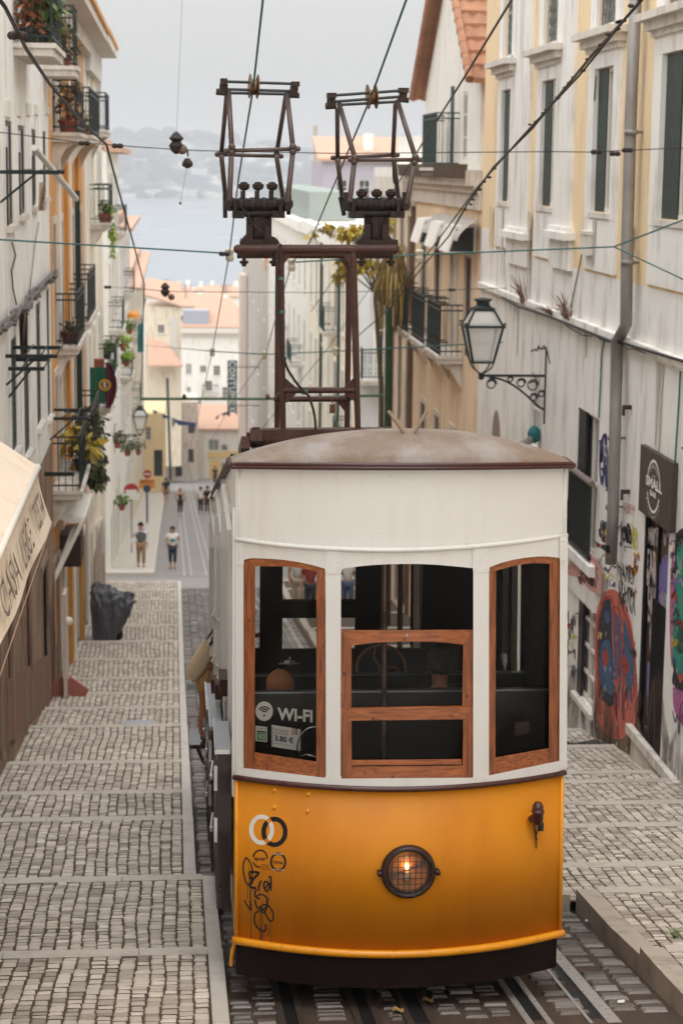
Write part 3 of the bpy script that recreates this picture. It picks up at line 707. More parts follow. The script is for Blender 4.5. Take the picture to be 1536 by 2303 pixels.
# the interlocking gaps of the two rings
for t0, t1, cc, m in (): pass
ringmark((532,836), 62, 66, 13, 1, 185, 370); ringmark((532,870), 62, 52, 12, 1, 90, 175)
ringmark((680,872), 67, 78, 17, 1); tmark('apcer', 483, 834, 578, 868, 1, bold=.02, sl=6); tmark('IQNet', 638, 858, 720, 888, 1, bold=.02, sl=8)
tmark('CERTIFIED', 640, 800, 722, 812, 0, .003, sl=2); tmark('MANAGEMENT SYSTEM', 634, 930, 728, 941, 0, .003, sl=4)
for k, s_ in enumerate(('ISO 9001', 'ISO 14001', 'OHSAS 18001')): tmark(s_, 540, 890+k*18, 598+8*k, 902+k*18, 1, sl=4)
dk.build('front_decals', [decal_w, decal_k], tram)
sp = MB(); fm = lambda s, t: F(*a7(s, t), .0022)
def spray(pts, w=14): ribbon(sp, smooth_pts(pts, 6), w, fm)
spray([(418,832),(395,880),(394,950),(412,1030),(440,1060),(462,1010),(466,930),(446,870),(420,838)], 12)
spray([(440,955),(510,958),(512,975),(470,1020),(450,1075),(500,1088)], 20); spray([(440,962),(450,1000),(470,1050)], 16)
spray([(540,1025),(522,1075),(520,1110)], 16); spray([(600,1000),(620,1000),(620,1108)], 14)
spray([(600,1040),(570,1035),(562,1075),(585,1115),(606,1080),(604,1045),(575,1090)], 15)
spray([(500,1095),(488,1150),(530,1180)], 15); spray([(490,1160),(540,1140),(580,1160),(590,1200),(575,1250),(530,1265),(500,1235),(490,1180)], 13)
spray([(400,1188),(455,1270),(450,1190)], 11)
spray([(520,1240),(560,1270),(580,1310),(610,1355),(636,1350),(636,1290),(600,1235),(560,1225),(530,1245)], 13); spray([(530,1270),(560,1290),(590,1240),(585,1190)], 13)
spray([(520,1275),(490,1300),(484,1360),(505,1410),(545,1438),(570,1440),(578,1410),(572,1385)], 13)
for x, y0, y1 in ((428,1050,1180),(440,900,1060),(447,1075,1270),(455,1080,1520),(524,1090,1160),(525,1280,1400),(540,1290,1530),(548,1180,1540),(562,1440,1545),(470,1080,1120),(601,1370,1490),(624,1360,1548),(600,1120,1190),(530,1410,1560)): ribbon(sp, [(x,y0),(x+1,(y0+y1)/2),(x-2,y1)], [4,4,5], fm)
sp.build('front_graffiti_tag', spray_k, tram)
# --- side walls, left: posts, frieze, dark half doors with metal tops
def edge_z(Y): return ZT + .0 - SL*max(0, Y-Y0-.25)
lw = MB()
ysd = [13.6+.5*k for k in range(21)]+[23.95]
lw.grid([[(XL+.0, y, edge_z(y)+.02) for y in ysd], [(XL+.0, y, edge_z(y)-.62) for y in ysd]])
lw.grid([[(XL+.04, y, edge_z(y)+.02) for y in ysd], [(XL+.04, y, edge_z(y)-.62) for y in ysd]])
for k, y in enumerate((13.62,13.9,14.3,14.75,15.2,15.7,16.2,16.6,17.0,17.5,18.0,18.5,18.9,19.3,19.8,20.3,20.8,21.3,23.1,23.4,23.85)):
    w = .10 if k % 3 == 0 else .06; xo = -.02 if k % 3 == 0 else -.005
    zlow = (-4.35 if y < 16.5 else -4.95 if y < 19.4 else -5.65)-.15
    lw.box((XL+xo, y, zlow), (XL+.05, y+w, edge_z(y)-.3))
for y in (16.55, 19.35): lw.box((XL-.03, y, edge_z(y)-1.9), (XL+.05, y+.14, edge_z(y)-.02))
for y, l in ((14.4,1.0),(16.6,1.1),(19.4,1.3)):
    lw.bar((XL-.02, y, edge_z(y)-.5), (XL-.04, y+l, edge_z(y+l)-.12), .035); 
lw.build('left_side_frame', t_white, tram)
dd = MB()
dd.box((XL+.0, 13.98, -5.6), (XL+.04, 16.5, -4.35)); dd.box((XL, 16.5, -6.2), (XL+.04, 19.4, -4.95)); dd.box((XL, 19.4, -7.3), (XL+.04, 23.9, -5.65))
dd.build('left_side_panel', w_door, tram)
for (ya, yb, xa, xb, zt, zb_) in ((13.92, 14.72, XL-.125, XL-.022, -4.235, -5.47), (16.45, 17.45, XL-.12, XL-.02, -4.80, -6.12), (19.3, 20.4, XL-.10, XL-.015, -5.45, -6.85)):
    d_ = MB(); d_.box((xa, ya, zb_), (xb, yb, zt-.03))
    for k in range(5): d_.box((xa-.006, ya+.06+k*(yb-ya)/5.2, zb_+.1), (xa, ya+.1+k*(yb-ya)/5.2, zt-.15))
    dr = d_.build('half_door', w_door, tram)
    t_ = MB(); t_.box((xa-.012, ya-.012, zt-.03), (xb+.004, yb+.01, zt-.018)); t_.build('door_top', steel_tray, dr)
    t_ = MB(); 
    for a_, b_ in (((xa-.014,ya-.014),(xa-.002,yb)),((xb-.004,ya-.014),(xb+.006,yb)),((xa-.014,ya-.016),(xb+.006,ya-.004))): t_.box((a_[0],a_[1],zt-.032), (b_[0],b_[1],zt+.002))
    t_.build('door_rim', chrome, dr)
    t_ = MB()
    for zz in (zt-.22, zt-.62):
        t_.lathe((xa-.035, ya+.03, zz), [(.012,-.02),(.02,-.012),(.02,.012),(.012,.02)], 8); t_.bar((xa-.04, ya+.03, zz), (xa+.02, ya+.03, zz), .014)
        t_.bar((xa-.045, ya+.03, zz), (xa-.03, ya+.02, zz+.13), .012)
        t_.box((xa-.02, ya-.02, zz-.09), (xa+.005, ya+.01, zz+.1))
    t_.build('door_handle', chrome, dr)
for y, z in ((15.9,-4.35),(18.4,-4.85),(20.9,-5.3),(17.6,-3.1),(20.2,-3.55),(18.2,-4.35)):
    lt_ = MB(); lt_.box((XL-.055, y, z), (XL-.01, y+.05, z+.09)); lt_.tube([(XL-.045,y,z+.09),(XL-.075,y-.02,z+.14),(XL-.04,y-.01,z+.2)], .012, 6)
    lt_.build('door_latch', mat('painted_latch', H(206,198,184), .4, .1, 10, .1), tram)
for y, z in ((15.4,-4.12),(17.1,-4.62),(19.0,-5.08)):
    lt_ = MB(); lt_.box((XL-.07, y, z-.12), (XL+.0, y+.35, z+.02)); lt_.build('door_bracket', rust, tram)
# footboard at the rear door
m_ = MB(); m_.box((.16, 22.05, -6.70), (XL, 22.7, -6.65)); m_.bar((.2,22.4,-6.66), (XL,22.4,-7.2), .04); m_.build('footboard', w_door, tram)
# --- right side wall with its openings
rw = MB()
def YX(u, X=XR): return X/((u-392)/4464)
op = [(YX(1226),YX(1204)),(YX(1194),YX(1181)),(YX(1166),YX(1160)),(YX(1124),YX(1118)),(YX(1054),YX(1050)),(YX(1029),YX(1024)),(YX(1006),YX(1001)),(YX(981),YX(976)),(22.55,23.75)]
y = 13.65
for a, b in op+[(23.9, 23.9)]:
    rw.grid([[(XR-.03, t, edge_z(t)) for t in (y, a)], [(XR-.03, t, edge_z(t)-3.5) for t in (y, a)]])
    rw.grid([[(XR, t, edge_z(t)) for t in (y, a)], [(XR, t, edge_z(t)-3.5) for t in (y, a)]], 1)
    for t in (y, a): rw.poly([(XR-.05, t, edge_z(t)), (XR, t, edge_z(t)), (XR, t, edge_z(t)-3.4), (XR-.05, t, edge_z(t)-3.4)])
    if b < 23.8:
        rw.grid([[(XR-.03, t, edge_z(t)) for t in (a, b)], [(XR-.03, t, edge_z(t)-.5) for t in (a, b)]])
        rw.grid([[(XR-.03, t, edge_z(t)-1.75-(t-15)*.25) for t in (a, b)], [(XR-.03, t, edge_z(t)-3.5) for t in (a, b)]])
    y = b
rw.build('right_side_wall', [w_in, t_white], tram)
hr = MB()
hr.bar((XR-.08, 15.9, -4.05), (XR-.08, 14.4, -4.62), .05, .05); hr.bar((XR-.06, 16.0, -4.45), (XR-.06, 14.0, -4.9), .02, .04)
hr.build('side_handrail', wood('handrail_wood', H(70,36,20), H(110,64,36), .3, 'y'), tram)
# --- interior
it_ = MB()
for (ya, yb, z) in ((13.65,16.4,-5.55),(16.4,19.4,-6.1),(19.4,23.9,-6.75)):
    it_.box((XL+.05, ya, z-.06), (XR-.06, yb, z)); it_.box((XL+.05, yb-.03, z-.7), (XR-.06, yb, z-.02))
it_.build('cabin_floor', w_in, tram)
def bench(Y, v, label=None):
    z = PY(700, v, Y).z; b_ = MB(); b_.box((XL+.05, Y, z-.75), (XR-.06, Y+.05, z-.012)); b_.box((XL+.05, Y+.05, z-.55), (XR-.06, Y+.42, z-.46)); b_.box((XL+.06, Y+.36, z-1.2), (XR-.07, Y+.40, z-.55))
    o = b_.build('bench', seat_m, tram); e_ = MB(); e_.box((XL+.05, Y-.006, z-.012), (XR-.06, Y+.054, z)); e_.build('bench_top_rail', mat('bench_edge_metal', H(130,134,140), .3, .1, 10, 0, metal=.8), o); return o
bench1 = bench(14.02, 1555); bench(14.95, 1517)
# partition with its openings
pt = MB(); YP = 16.35
def hp(u, v): p = PY(u, v, YP); return (p.x, p.z)
xs_ = [XL+.04, hp(574,1300)[0], hp(585,1300)[0], hp(636,1300)[0], hp(800,1300)[0], hp(872,1300)[0], hp(949,1300)[0], XR-.04]
zT = edge_z(YP)-.02+.2; z1, z2, z3, z4 = hp(700,1266)[1], hp(700,1350)[1], hp(700,1390)[1], hp(700,1461)[1]; z5 = hp(900,1461)[1]
def pbox(x0, x1, za, zb_): pt.box((x0, YP, za), (x1, YP+.05, zb_))
zbt = -6.1
pbox(xs_[0], xs_[1], zbt, zT); pbox(xs_[2], xs_[3], zbt, zT); pbox(xs_[4], xs_[5], zbt, zT); pbox(xs_[6], xs_[7], zbt, zT)
pbox(xs_[1], xs_[2], zbt, hp(580,1460)[1]); pbox(xs_[3], xs_[4], zbt, z4); pbox(xs_[3], xs_[4], z3, z2); pbox(xs_[5], xs_[6], zbt, z5)
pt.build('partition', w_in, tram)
pg = MB(); pg.box((xs_[3], YP+.02, z2-.0), (xs_[4], YP+.024, z2+.006)); pg.box((xs_[3], YP-.012, z4), (xs_[4], YP-.004, z4+.006)); pg.box((xs_[3], YP-.012, z2), (xs_[4], YP-.004, z2+.006)); pg.build('partition_edge', brass, tram)
tl = MB(); tl.box((XL+.04, 23.85, -7.6), (XR-.04, 23.9, -6.75)); tl.build('rear_panel', t_yellow, tram)
# poles, wheel, lever
m_ = MB(); p0 = PY(865,1262,13.62); p1 = PY(862,1712,13.62); m_.tube([p0+Vector((0,0,.25)), p0, p1, p1-Vector((0,0,.4))], .021, 12); m_.build('grab_pole', pole_m, tram, smooth=True)
wc = PY(857,1503,15.6); R_ = .2; m_ = MB(); tl_ = math.radians(20)
rp = [wc+Vector((math.cos(a)*R_, math.sin(a)*R_*math.sin(tl_), math.sin(a)*R_*.9)) for a in [2*math.pi*k/36 for k in range(37)]]
m_.tube(rp, .011, 8, None, False)
for a in (100, 220, 340):
    a = math.radians(a); e_ = wc+Vector((math.cos(a)*R_, math.sin(a)*R_*math.sin(tl_), math.sin(a)*R_*.9)); md = wc.lerp(e_, .5)+Vector((-math.sin(a)*.04,0,math.cos(a)*.04)); m_.tube(smooth_pts([tuple(wc), tuple(md), tuple(e_)], 5), .01, 6)
m_.ball(wc, .03, 8); m_.tube([wc, wc+Vector((0,.1,-.8))], .02, 8); m_.build('brake_wheel', brass, tram, smooth=True)
m_ = MB(); c_ = PY(652,1487,15.4); m_.lathe(c_, [(.05,-.02),(.045,0),(.012,.008),(.006,.02),(.012,.03),(.003,.036)], 12); m_.bar(c_+Vector((-.09,0,-.02)), c_+Vector((.08,0,-.02)), .01); m_.build('controller_knob', steel_tray, tram, smooth=True)
# stickers on the bench back behind the left window
sk = MB(); YB = 14.012
def bp(u, v, o=0): return PY(u, v, YB-o)
def sring(c, r0, r1, a0, a1, m, o, n=24):
    A = [bp(c[0]+r0*math.cos(math.radians(a0+(a1-a0)*k/n)), c[1]+r0*1.06*math.sin(math.radians(a0+(a1-a0)*k/n)), o) for k in range(n+1)]
    B = [bp(c[0]+r1*math.cos(math.radians(a0+(a1-a0)*k/n)), c[1]+r1*1.06*math.sin(math.radians(a0+(a1-a0)*k/n)), o) for k in range(n+1)]
    sk.grid([A, B], m)
wcx, wcy = 594.5, 1599.5
sk.poly([bp(wcx+19.5*math.cos(math.radians(t)), wcy+22*math.sin(math.radians(t)), .002) for t in range(0, 360, 10)], 0)
for r in (15, 10.2, 5.6): sring((wcx, wcy+6), r+1.5, r-1.5, 218, 322, 1, .004)
sk.poly([bp(wcx+2.3*math.cos(math.radians(t)), wcy+9.5+2.3*math.sin(math.radians(t)), .004) for t in range(0, 360, 30)], 1)
put_text(sk, 'WI-FI', lambda s, t: bp(624+79*s, 1619-28*t+6*s, .002), .035, 0)
gq = lambda u0, v0, u1, v1, m, o, sl=0: sk.poly([bp(u0,v0,o), bp(u1,v0+sl,o), bp(u1,v1+sl,o), bp(u0,v1,o)], m)
gq(575,1632,601,1666,0,.002,3); gq(578.5,1643,598.5,1664,1,.003,2); gq(580.5,1646,597,1662,2,.004,2)
put_text(sk, 'TARIFA', lambda s, t: bp(577+22*s, 1640-4*t+2*s, .004), 0, 3)
for k in range(4): gq(586,1649.5+k*3,595,1650.3+k*3,3,.005)
gq(583,1648.5,586,1651,1,.005)
gq(611,1630,676,1679,0,.003,10)
def pr(txt, u0, v0, u1, v1, m, bold=0.0): put_text(sk, txt, lambda s, t: bp(u0+(u1-u0)*s, v1-(v1-v0)*t+10*(u0-611+(u1-u0)*s)/65, .005), bold, m)
pr('TARIFA DE BORDO', 615, 1637, 650, 1642, 3); pr('ON BOARD TICKET', 615, 1644, 649, 1649, 3); pr('3.80 €', 618, 1651, 660, 1665, 4, .03)
pr('Exact fare only please keep ticket', 616, 1669, 668, 1672, 3)
for a_, b_ in (((613,1632),(613,1677)),((674,1641),(674,1687))): gq(a_[0]-.5,a_[1],a_[0]+.5,b_[1],3,.005)
for r_ in range(3):
    for c_ in range(2): gq(656+c_*7.5, 1638+r_*5.2, 662+c_*7.5, 1641.5+r_*5.2, 5 if c_ == 0 else 3, .005, .8)
put_text(sk, '', lambda s, t: bp(s,t), 0, 0) if False else None
sk.build('sticker', [decal_w, black_m, mat('pale_green_sticker', H(156,206,160), .5, .05, 10, 0), mat('grey_print', H(84,84,92), .6, .05, 10, 0), mat('blue_print', H(40,44,96), .6, .05, 10, 0), mat('orange_print', H(196,120,60), .6, .05, 10, 0)], bench1)
m_ = MB(); cc = PY(705,1682,13.9); m_.tube([cc+Vector((.12*math.cos(a),0,.16*math.sin(a))) for a in [math.radians(60+k*9) for k in range(24)]], .006, 6, None, False); m_.tube([PY(672,1703,13.85), PY(690,1697,13.8), PY(712,1702,13.78)], .007, 6); m_.build('chrome_lever', chrome, tram, smooth=True)
m_ = MB(); m_.poly([PY(1157,1625,13.9), PY(1190,1622,13.9), PY(1190,1648,13.9), PY(1158,1655,13.9)]); m_.build('notice', mat('brown_notice', H(70,54,46), .5, .2, 20, 0), tram)
# --- roof gear: base beam, portal, pantographs
pb = lambda x, y, Y: PY(480+x/3.072, 500+y/3.072, Y)
YF_, YB_ = 15.9, 16.45
m_ = MB()
m_.bar(pb(255,1465,YF_), pb(1240,1458,YF_), .12, .09); m_.bar(pb(230,1500,YB_), pb(1230,1490,YB_), .10, .12); m_.bar(pb(300,1470,15.7), pb(300,1530,17.4), .10, .09); m_.bar(pb(225,1520,15.8), pb(200,1600,17.2), .07, .10)
for x in (295, 1200): m_.lathe(pb(x,1432,YF_), [(.03,0),(.03,.02),(.01,.022)], 8)
m_.bar(pb(1150,1470,15.7), pb(1150,1520,17.4), .10, .09)
m_.build('roof_base_frame', rust, tram)
m_ = MB(); tp = lambda pts, r, Y, n=10: m_.tube([pb(x, y, Y) for x, y in pts], r, n)
tp([(170,185),(1255,185)], .037, YF_, 12); tp([(165,222),(1240,222)], .034, YB_, 12)
for x in (170, 1255): m_.ball(pb(x,185,YF_), .037, 10)
tp([(465,190),(470,700),(482,1440)], [.029,.028,.024], YF_); tp([(963,190),(978,700),(998,1440)], [.03,.03,.025], YF_)
tp([(450,225),(446,700),(440,1470)], [.026,.026,.024], YB_); tp([(937,225),(933,700),(922,1470)], [.027,.026,.024], YB_)
tp([(480,1160),(1000,1160)], .025, YF_); tp([(425,1222),(945,1220)], .024, YB_)
m_.tube([pb(490,1160,YF_), pb(430,1222,YB_)], .022, 8); m_.tube([pb(992,1160,YF_), pb(938,1220,YB_)], .022, 8)
for pts, Y in (([(490,205),(555,205),(490,285)],YF_),([(955,205),(880,205),(945,290)],YF_),([(490,1070),(570,1140),(490,1140)],YF_),([(490,1175),(575,1185),(505,1250)],YF_),([(975,1070),(905,1140),(980,1140)],YF_),([(985,1175),(915,1185),(980,1245)],YF_),([(900,1200),(830,1210),(925,1330)],YB_),([(905,230),(860,235),(930,330)],YB_)):
    m_.slab([pb(x, y, Y-.012) for x, y in pts], (0,.024,0))
portal = m_.build('portal', rust, tram, smooth=False)
m_ = MB()
for pts in ([(468,150),(440,240),(442,500),(452,720)], [(446,700),(470,860),(500,980),(540,1060),(600,1140),(655,1195)], [(655,1190),(680,1260),(700,1340),(708,1440)]):
    m_.tube([pb(x, y, YF_-.05) for x, y in smooth_pts(pts, 5)], .011, 7)
m_.build('power_cable', cable_m, portal)
m_ = MB()
for x, y in ((465,386),(470,617),(486,940)): m_.tube([pb(x, y-11, YF_), pb(x, y+11, YF_)], .033 if y < 900 else .028, 10)
m_.tube([pb(608,1166,YF_), pb(650,1166,YF_)], .028, 10); m_.build('tape_wrap', mat('teal_tape', H(70,110,102), .6, .2, 10, .1), portal)
m_ = MB(); m_.box(pb(803,1258,16.3), pb(842,1318,16.31)); m_.tube([pb(822,1255,16.3), pb(820,1215,16.3)], .005, 5); m_.build('tin_tag', brass, portal)
pn_ = lambda x, y, Y: PY(440+x/2.844, 100+y/2.844, Y)
def panto(D):
    A = MB(); L = lambda pts, r, Y: A.tube([pn_(x, y, Y if not isinstance(Y, tuple) else Y[i]) for i, (x, y) in enumerate(pts)], r, 8)
    YA, YC = 15.9, 16.4; YM1, YM2 = 15.75, 16.55
    for k, pts in enumerate(D['uf']): L(pts, .021, (16.1, YM1))
    for k, pts in enumerate(D['ub']): L(pts, .019, (16.2, YM2))
    for pts in D['lf']: L(pts, .022, (YM1, 16.0))
    for pts in D['lb']: L(pts, .020, (YM2, 16.25))
    for pts in D['mf']: L(pts, .016, YM1)
    for pts in D['mb']: L(pts, .016, YM2)
    for pts in D['mf']+D['mb']:
        for x, y in pts: A.ball(pn_(x, y, YM1 if pts in D['mf'] else YM2), .022, 8)
    for pts in D['uf']+D['lf']:
        for x, y in pts[-1:]: A.ball(pn_(x, y, YM1), .03, 8)
    for pts in D['ub']+D['lb']: A.ball(pn_(*pts[-1], YM2), .026, 8)
    body = A.build('pantograph', arm_m, tram, smooth=True)
    T = MB()
    for pts in D['rods']: T.tube([pn_(x, y, 16.1) for x, y in pts], .012, 8)
    T.build('contact_rod', mat('dark_contact_rod', H(52,56,54), .4, .2, 20, 0, metal=.5), body)
    K = MB()
    for i_, (x0,y0,x1,y1) in enumerate(D['clamps']):
        Q_ = MB(); Q_.box(pn_(x0,y0,16.05), pn_(x1,y1,16.18))
        for j_ in (i_, i_+2):
            pts, r = D['hang'][j_]; Q_.tube([pn_(x, y, 16.1) for x, y in pts], r, 8)
        Q_.build('rod_clamp', rust_d, body)
    for pts, r in D['hang'][4:]: K.tube([pn_(x, y, 16.1) for x, y in pts], r, 8)
    x, y0, y1 = D['base']; w = D['bw']
    K.tube([pn_(x-w/2, y0, 16.1), pn_(x+w/2, y0, 16.1)], .048, 12); K.tube([pn_(x-w/2+40, y0+60, 16.1), pn_(x+w/2-40, y0+58, 16.1)], .03, 10)
    K.box(pn_(x-w/2+30, y0+45, 15.98), pn_(x-w/2+95, y0+88, 16.25)); K.box(pn_(x+w/2-95, y0+45, 15.98), pn_(x+w/2-30, y0+85, 16.25))
    K.box(pn_(x-w*.4, y0-28, 16.05), pn_(x+w*.4, y0-8, 16.2)); 
    for s in (-1, 1):
        K.ball(pn_(x+s*w*.47, y0, 16.1), .06, 10); K.box(pn_(x+s*w*.5-14, y0-75, 16.0), pn_(x+s*w*.5+14, y0+40, 16.1)); K.tube([pn_(x+s*w*.38, y0-30, 15.95), pn_(x+s*w*.38, y0+60, 15.95)], .018, 6)
    for dx in (-.28, -.1, .1, .28): K.lathe(pn_(x+dx*w, y0+2, 16.1), [(.052,-.02),(.058,-.012),(.058,.012),(.052,.02)], 12, None, (1,0,0))
    for cx, cy in D['cups']:
        Kc = MB(); Kc.lathe(pn_(cx, cy+25, 16.1), [(.012,-.1),(.012,-.005),(.03,0),(.045,.015),(.048,.045),(.03,.05),(.03,.06),(.006,.065)], 10); Kc.tube([pn_(cx-22, cy, 16.1), pn_(cx+22, cy+4, 16.1)], .018, 6); Kc.tube([pn_(cx-16, cy+30, 16.1), pn_(cx-16, y0, 16.1)], .008, 6); Kc.build('spring_cup', rust_d, body)
    K.build('spring_base', mat('greasy_dark_steel', H(34,26,23), .5, .3, 20, .3, metal=.2), body)
    Pd = MB(); cx = D['px']; 
    Pd.box(pn_(cx-30,1088,16.1), pn_(cx+30,1135,16.3)); Pd.lathe(pn_(cx,1262,16.2), [(.07,-.02),(.095,0),(.105,.05),(.105,.2),(.085,.235),(.03,.25)], 16)
    for s in (-1, 1):
        Pd.slab([pn_(cx+s*38,1150,16.05), pn_(cx+s*66,1155,16.05), pn_(cx+s*70,1210,16.05), pn_(cx+s*118,1262,16.05), pn_(cx+s*118,1288,16.05), pn_(cx+s*40,1288,16.05)], (0,.2,0))
        Pd.lathe(pn_(cx+s*95,1325,16.1), [(.02,-.12),(.02,-.10),(.036,-.095),(.036,-.075),(.016,-.073),(.016,.05)], 10)
    Pd.tube([pn_(cx-75,1185,16.1), pn_(cx-40,1185,16.1)], .022, 8); Pd.box(pn_(cx-110,1248,16.02), pn_(cx+112,1300,16.32))
    Pd.build('pedestal', rust_d, body, smooth=False)
    W = MB(); wx, wy, wz = D['wheel']
    Wc = pn_(wx, (wy+wz)/2, 16.1); r = abs(wz-wy)/2/2.844*16.1/4464
    ax = (1, .1, D['tilt'])
    W.lathe(Wc-Vector(ax).normalized()*.035, [(r,0),(r,.006),(r*.55,.02),(r*.55,.05),(r,.064),(r,.07)], 18, None, ax)
    W.build('contact_wheel', brass, body, smooth=False)
    C_ = MB()
    for pts in D['cable']: C_.tube([pn_(x, y, 15.92) for x, y in smooth_pts(pts, 6)], .006, 6)
    C_.build('lead_cable', cable_m, body)
    return body
panto(dict(uf=[[(212,300),(232,655)],[(585,315),(622,655)]], ub=[[(200,320),(166,690)],[(577,330),(519,695)]],
    lf=[[(218,1000),(230,690)],[(588,1010),(622,685)]], lb=[[(195,1000),(166,715)],[(560,990),(518,715)]],
    mf=[[(198,680),(655,668)]], mb=[[(138,703),(548,715)]], rods=[[(215,310),(600,318)],[(180,286),(612,298)],[(190,237),(640,252)]],
    clamps=[(160,216,202,258),(615,236,660,272)], hang=[([(182,250),(176,320)],.034),([(632,270),(624,330)],.034),([(132,302),(190,308)],.026),([(600,325),(664,327)],.022),([(188,945),(190,1110)],.018),([(600,960),(594,1090)],.018)],
    base=(400,1020,0), bw=380, cups=[(310,905),(400,905),(490,905)], px=405, wheel=(372,190,345), tilt=-.04, cable=[[(290,1040),(330,1080),(370,1150),(450,1215),(510,1240),(540,1280)]]))
panto(dict(uf=[[(918,380),(1018,725)],[(1290,360),(1405,722)]], ub=[[(906,410),(908,720)],[(1277,380),(1262,705)]],
    lf=[[(985,1010),(1014,750)],[(1348,1020),(1400,755)]], lb=[[(945,1040),(908,740)],[(1300,1010),(1266,735)]],
    mf=[[(988,737),(1437,738)]], mb=[[(878,725),(1290,706)]], rods=[[(915,386),(1290,366)],[(880,366),(1310,334)],[(880,326),(1330,294)]],
    clamps=[(845,308,892,346),(1303,276,1352,312)], hang=[([(868,340),(862,400)],.034),([(1328,310),(1322,365)],.034),([(830,395),(900,392)],.026),([(1290,350),(1362,358)],.022),([(925,975),(950,1095)],.018),([(1340,1000),(1310,1110)],.018)],
    base=(1152,1020,0), bw=380, cups=[(1062,950),(1158,950),(1248,950)], px=1155, wheel=(1127,255,412), tilt=.07, cable=[[(1075,1180),(1060,1240),(1010,1275)],[(1262,735),(1262,840),(1268,890)]]))
m_ = MB(); vb = [(892,978),(944,978),(944,995),(892,995)]
def rp_(u, v, Y): return PY(u, v, Y)
YV = 13.47
m_.box(rp_(892,977,YV), rp_(944,982,YV+.06)); m_.box(rp_(890,990,YV-.02), rp_(944,996,YV+.06))
for u in (894, 909, 925, 941): m_.box(rp_(u-2,980,YV-.005), rp_(u+2,993,YV+.05))
m_.tube([rp_(873,924,YV+.02), rp_(911,978,YV+.02)], .012, 8); m_.tube([rp_(959,925,YV+.02), rp_(928,980,YV+.02)], .012, 8)
m_.build('pole_cradle', mat('weathered_steel_bracket', H(150,134,120), .5, .2, 14, .1, metal=.4), tram)
# running gear hinted under the car
m_ = MB()
for y in (15.3, 21.5):
    for x in (.82, 2.5):
        m_.lathe((x-.05, y, S(y)+DZ+.32), [(.30,0),(.30,.06),(.33,.065),(.33,.1)], 20, None, (1,0,0))
    m_.tube([(.8,y,S(y)+DZ+.32),(2.5,y,S(y)+DZ+.32)], .06, 8)
m_.box((XL+.1, 14.6, -6.35), (XR-.1, 14.7, -5.6)); m_.build('running_gear', rust_d, tram)

# the body narrows slightly towards the roof on its right side
for o in tram.children:
    if o.name.split('.')[0] in ('destination_board','roof','eave_moulding','side_eave','board_moulding','right_side_wall','front_panel','lower_bead','belt_moulding','skirt'):
        for v in o.data.vertices:
            x = v.co.x+tram.location.x; z = v.co.z+tram.location.z
            if x > XC: v.co.x = XC+(x-XC)*(1.012-max(0, min(3.7, z+5.6))*.0155)-tram.location.x
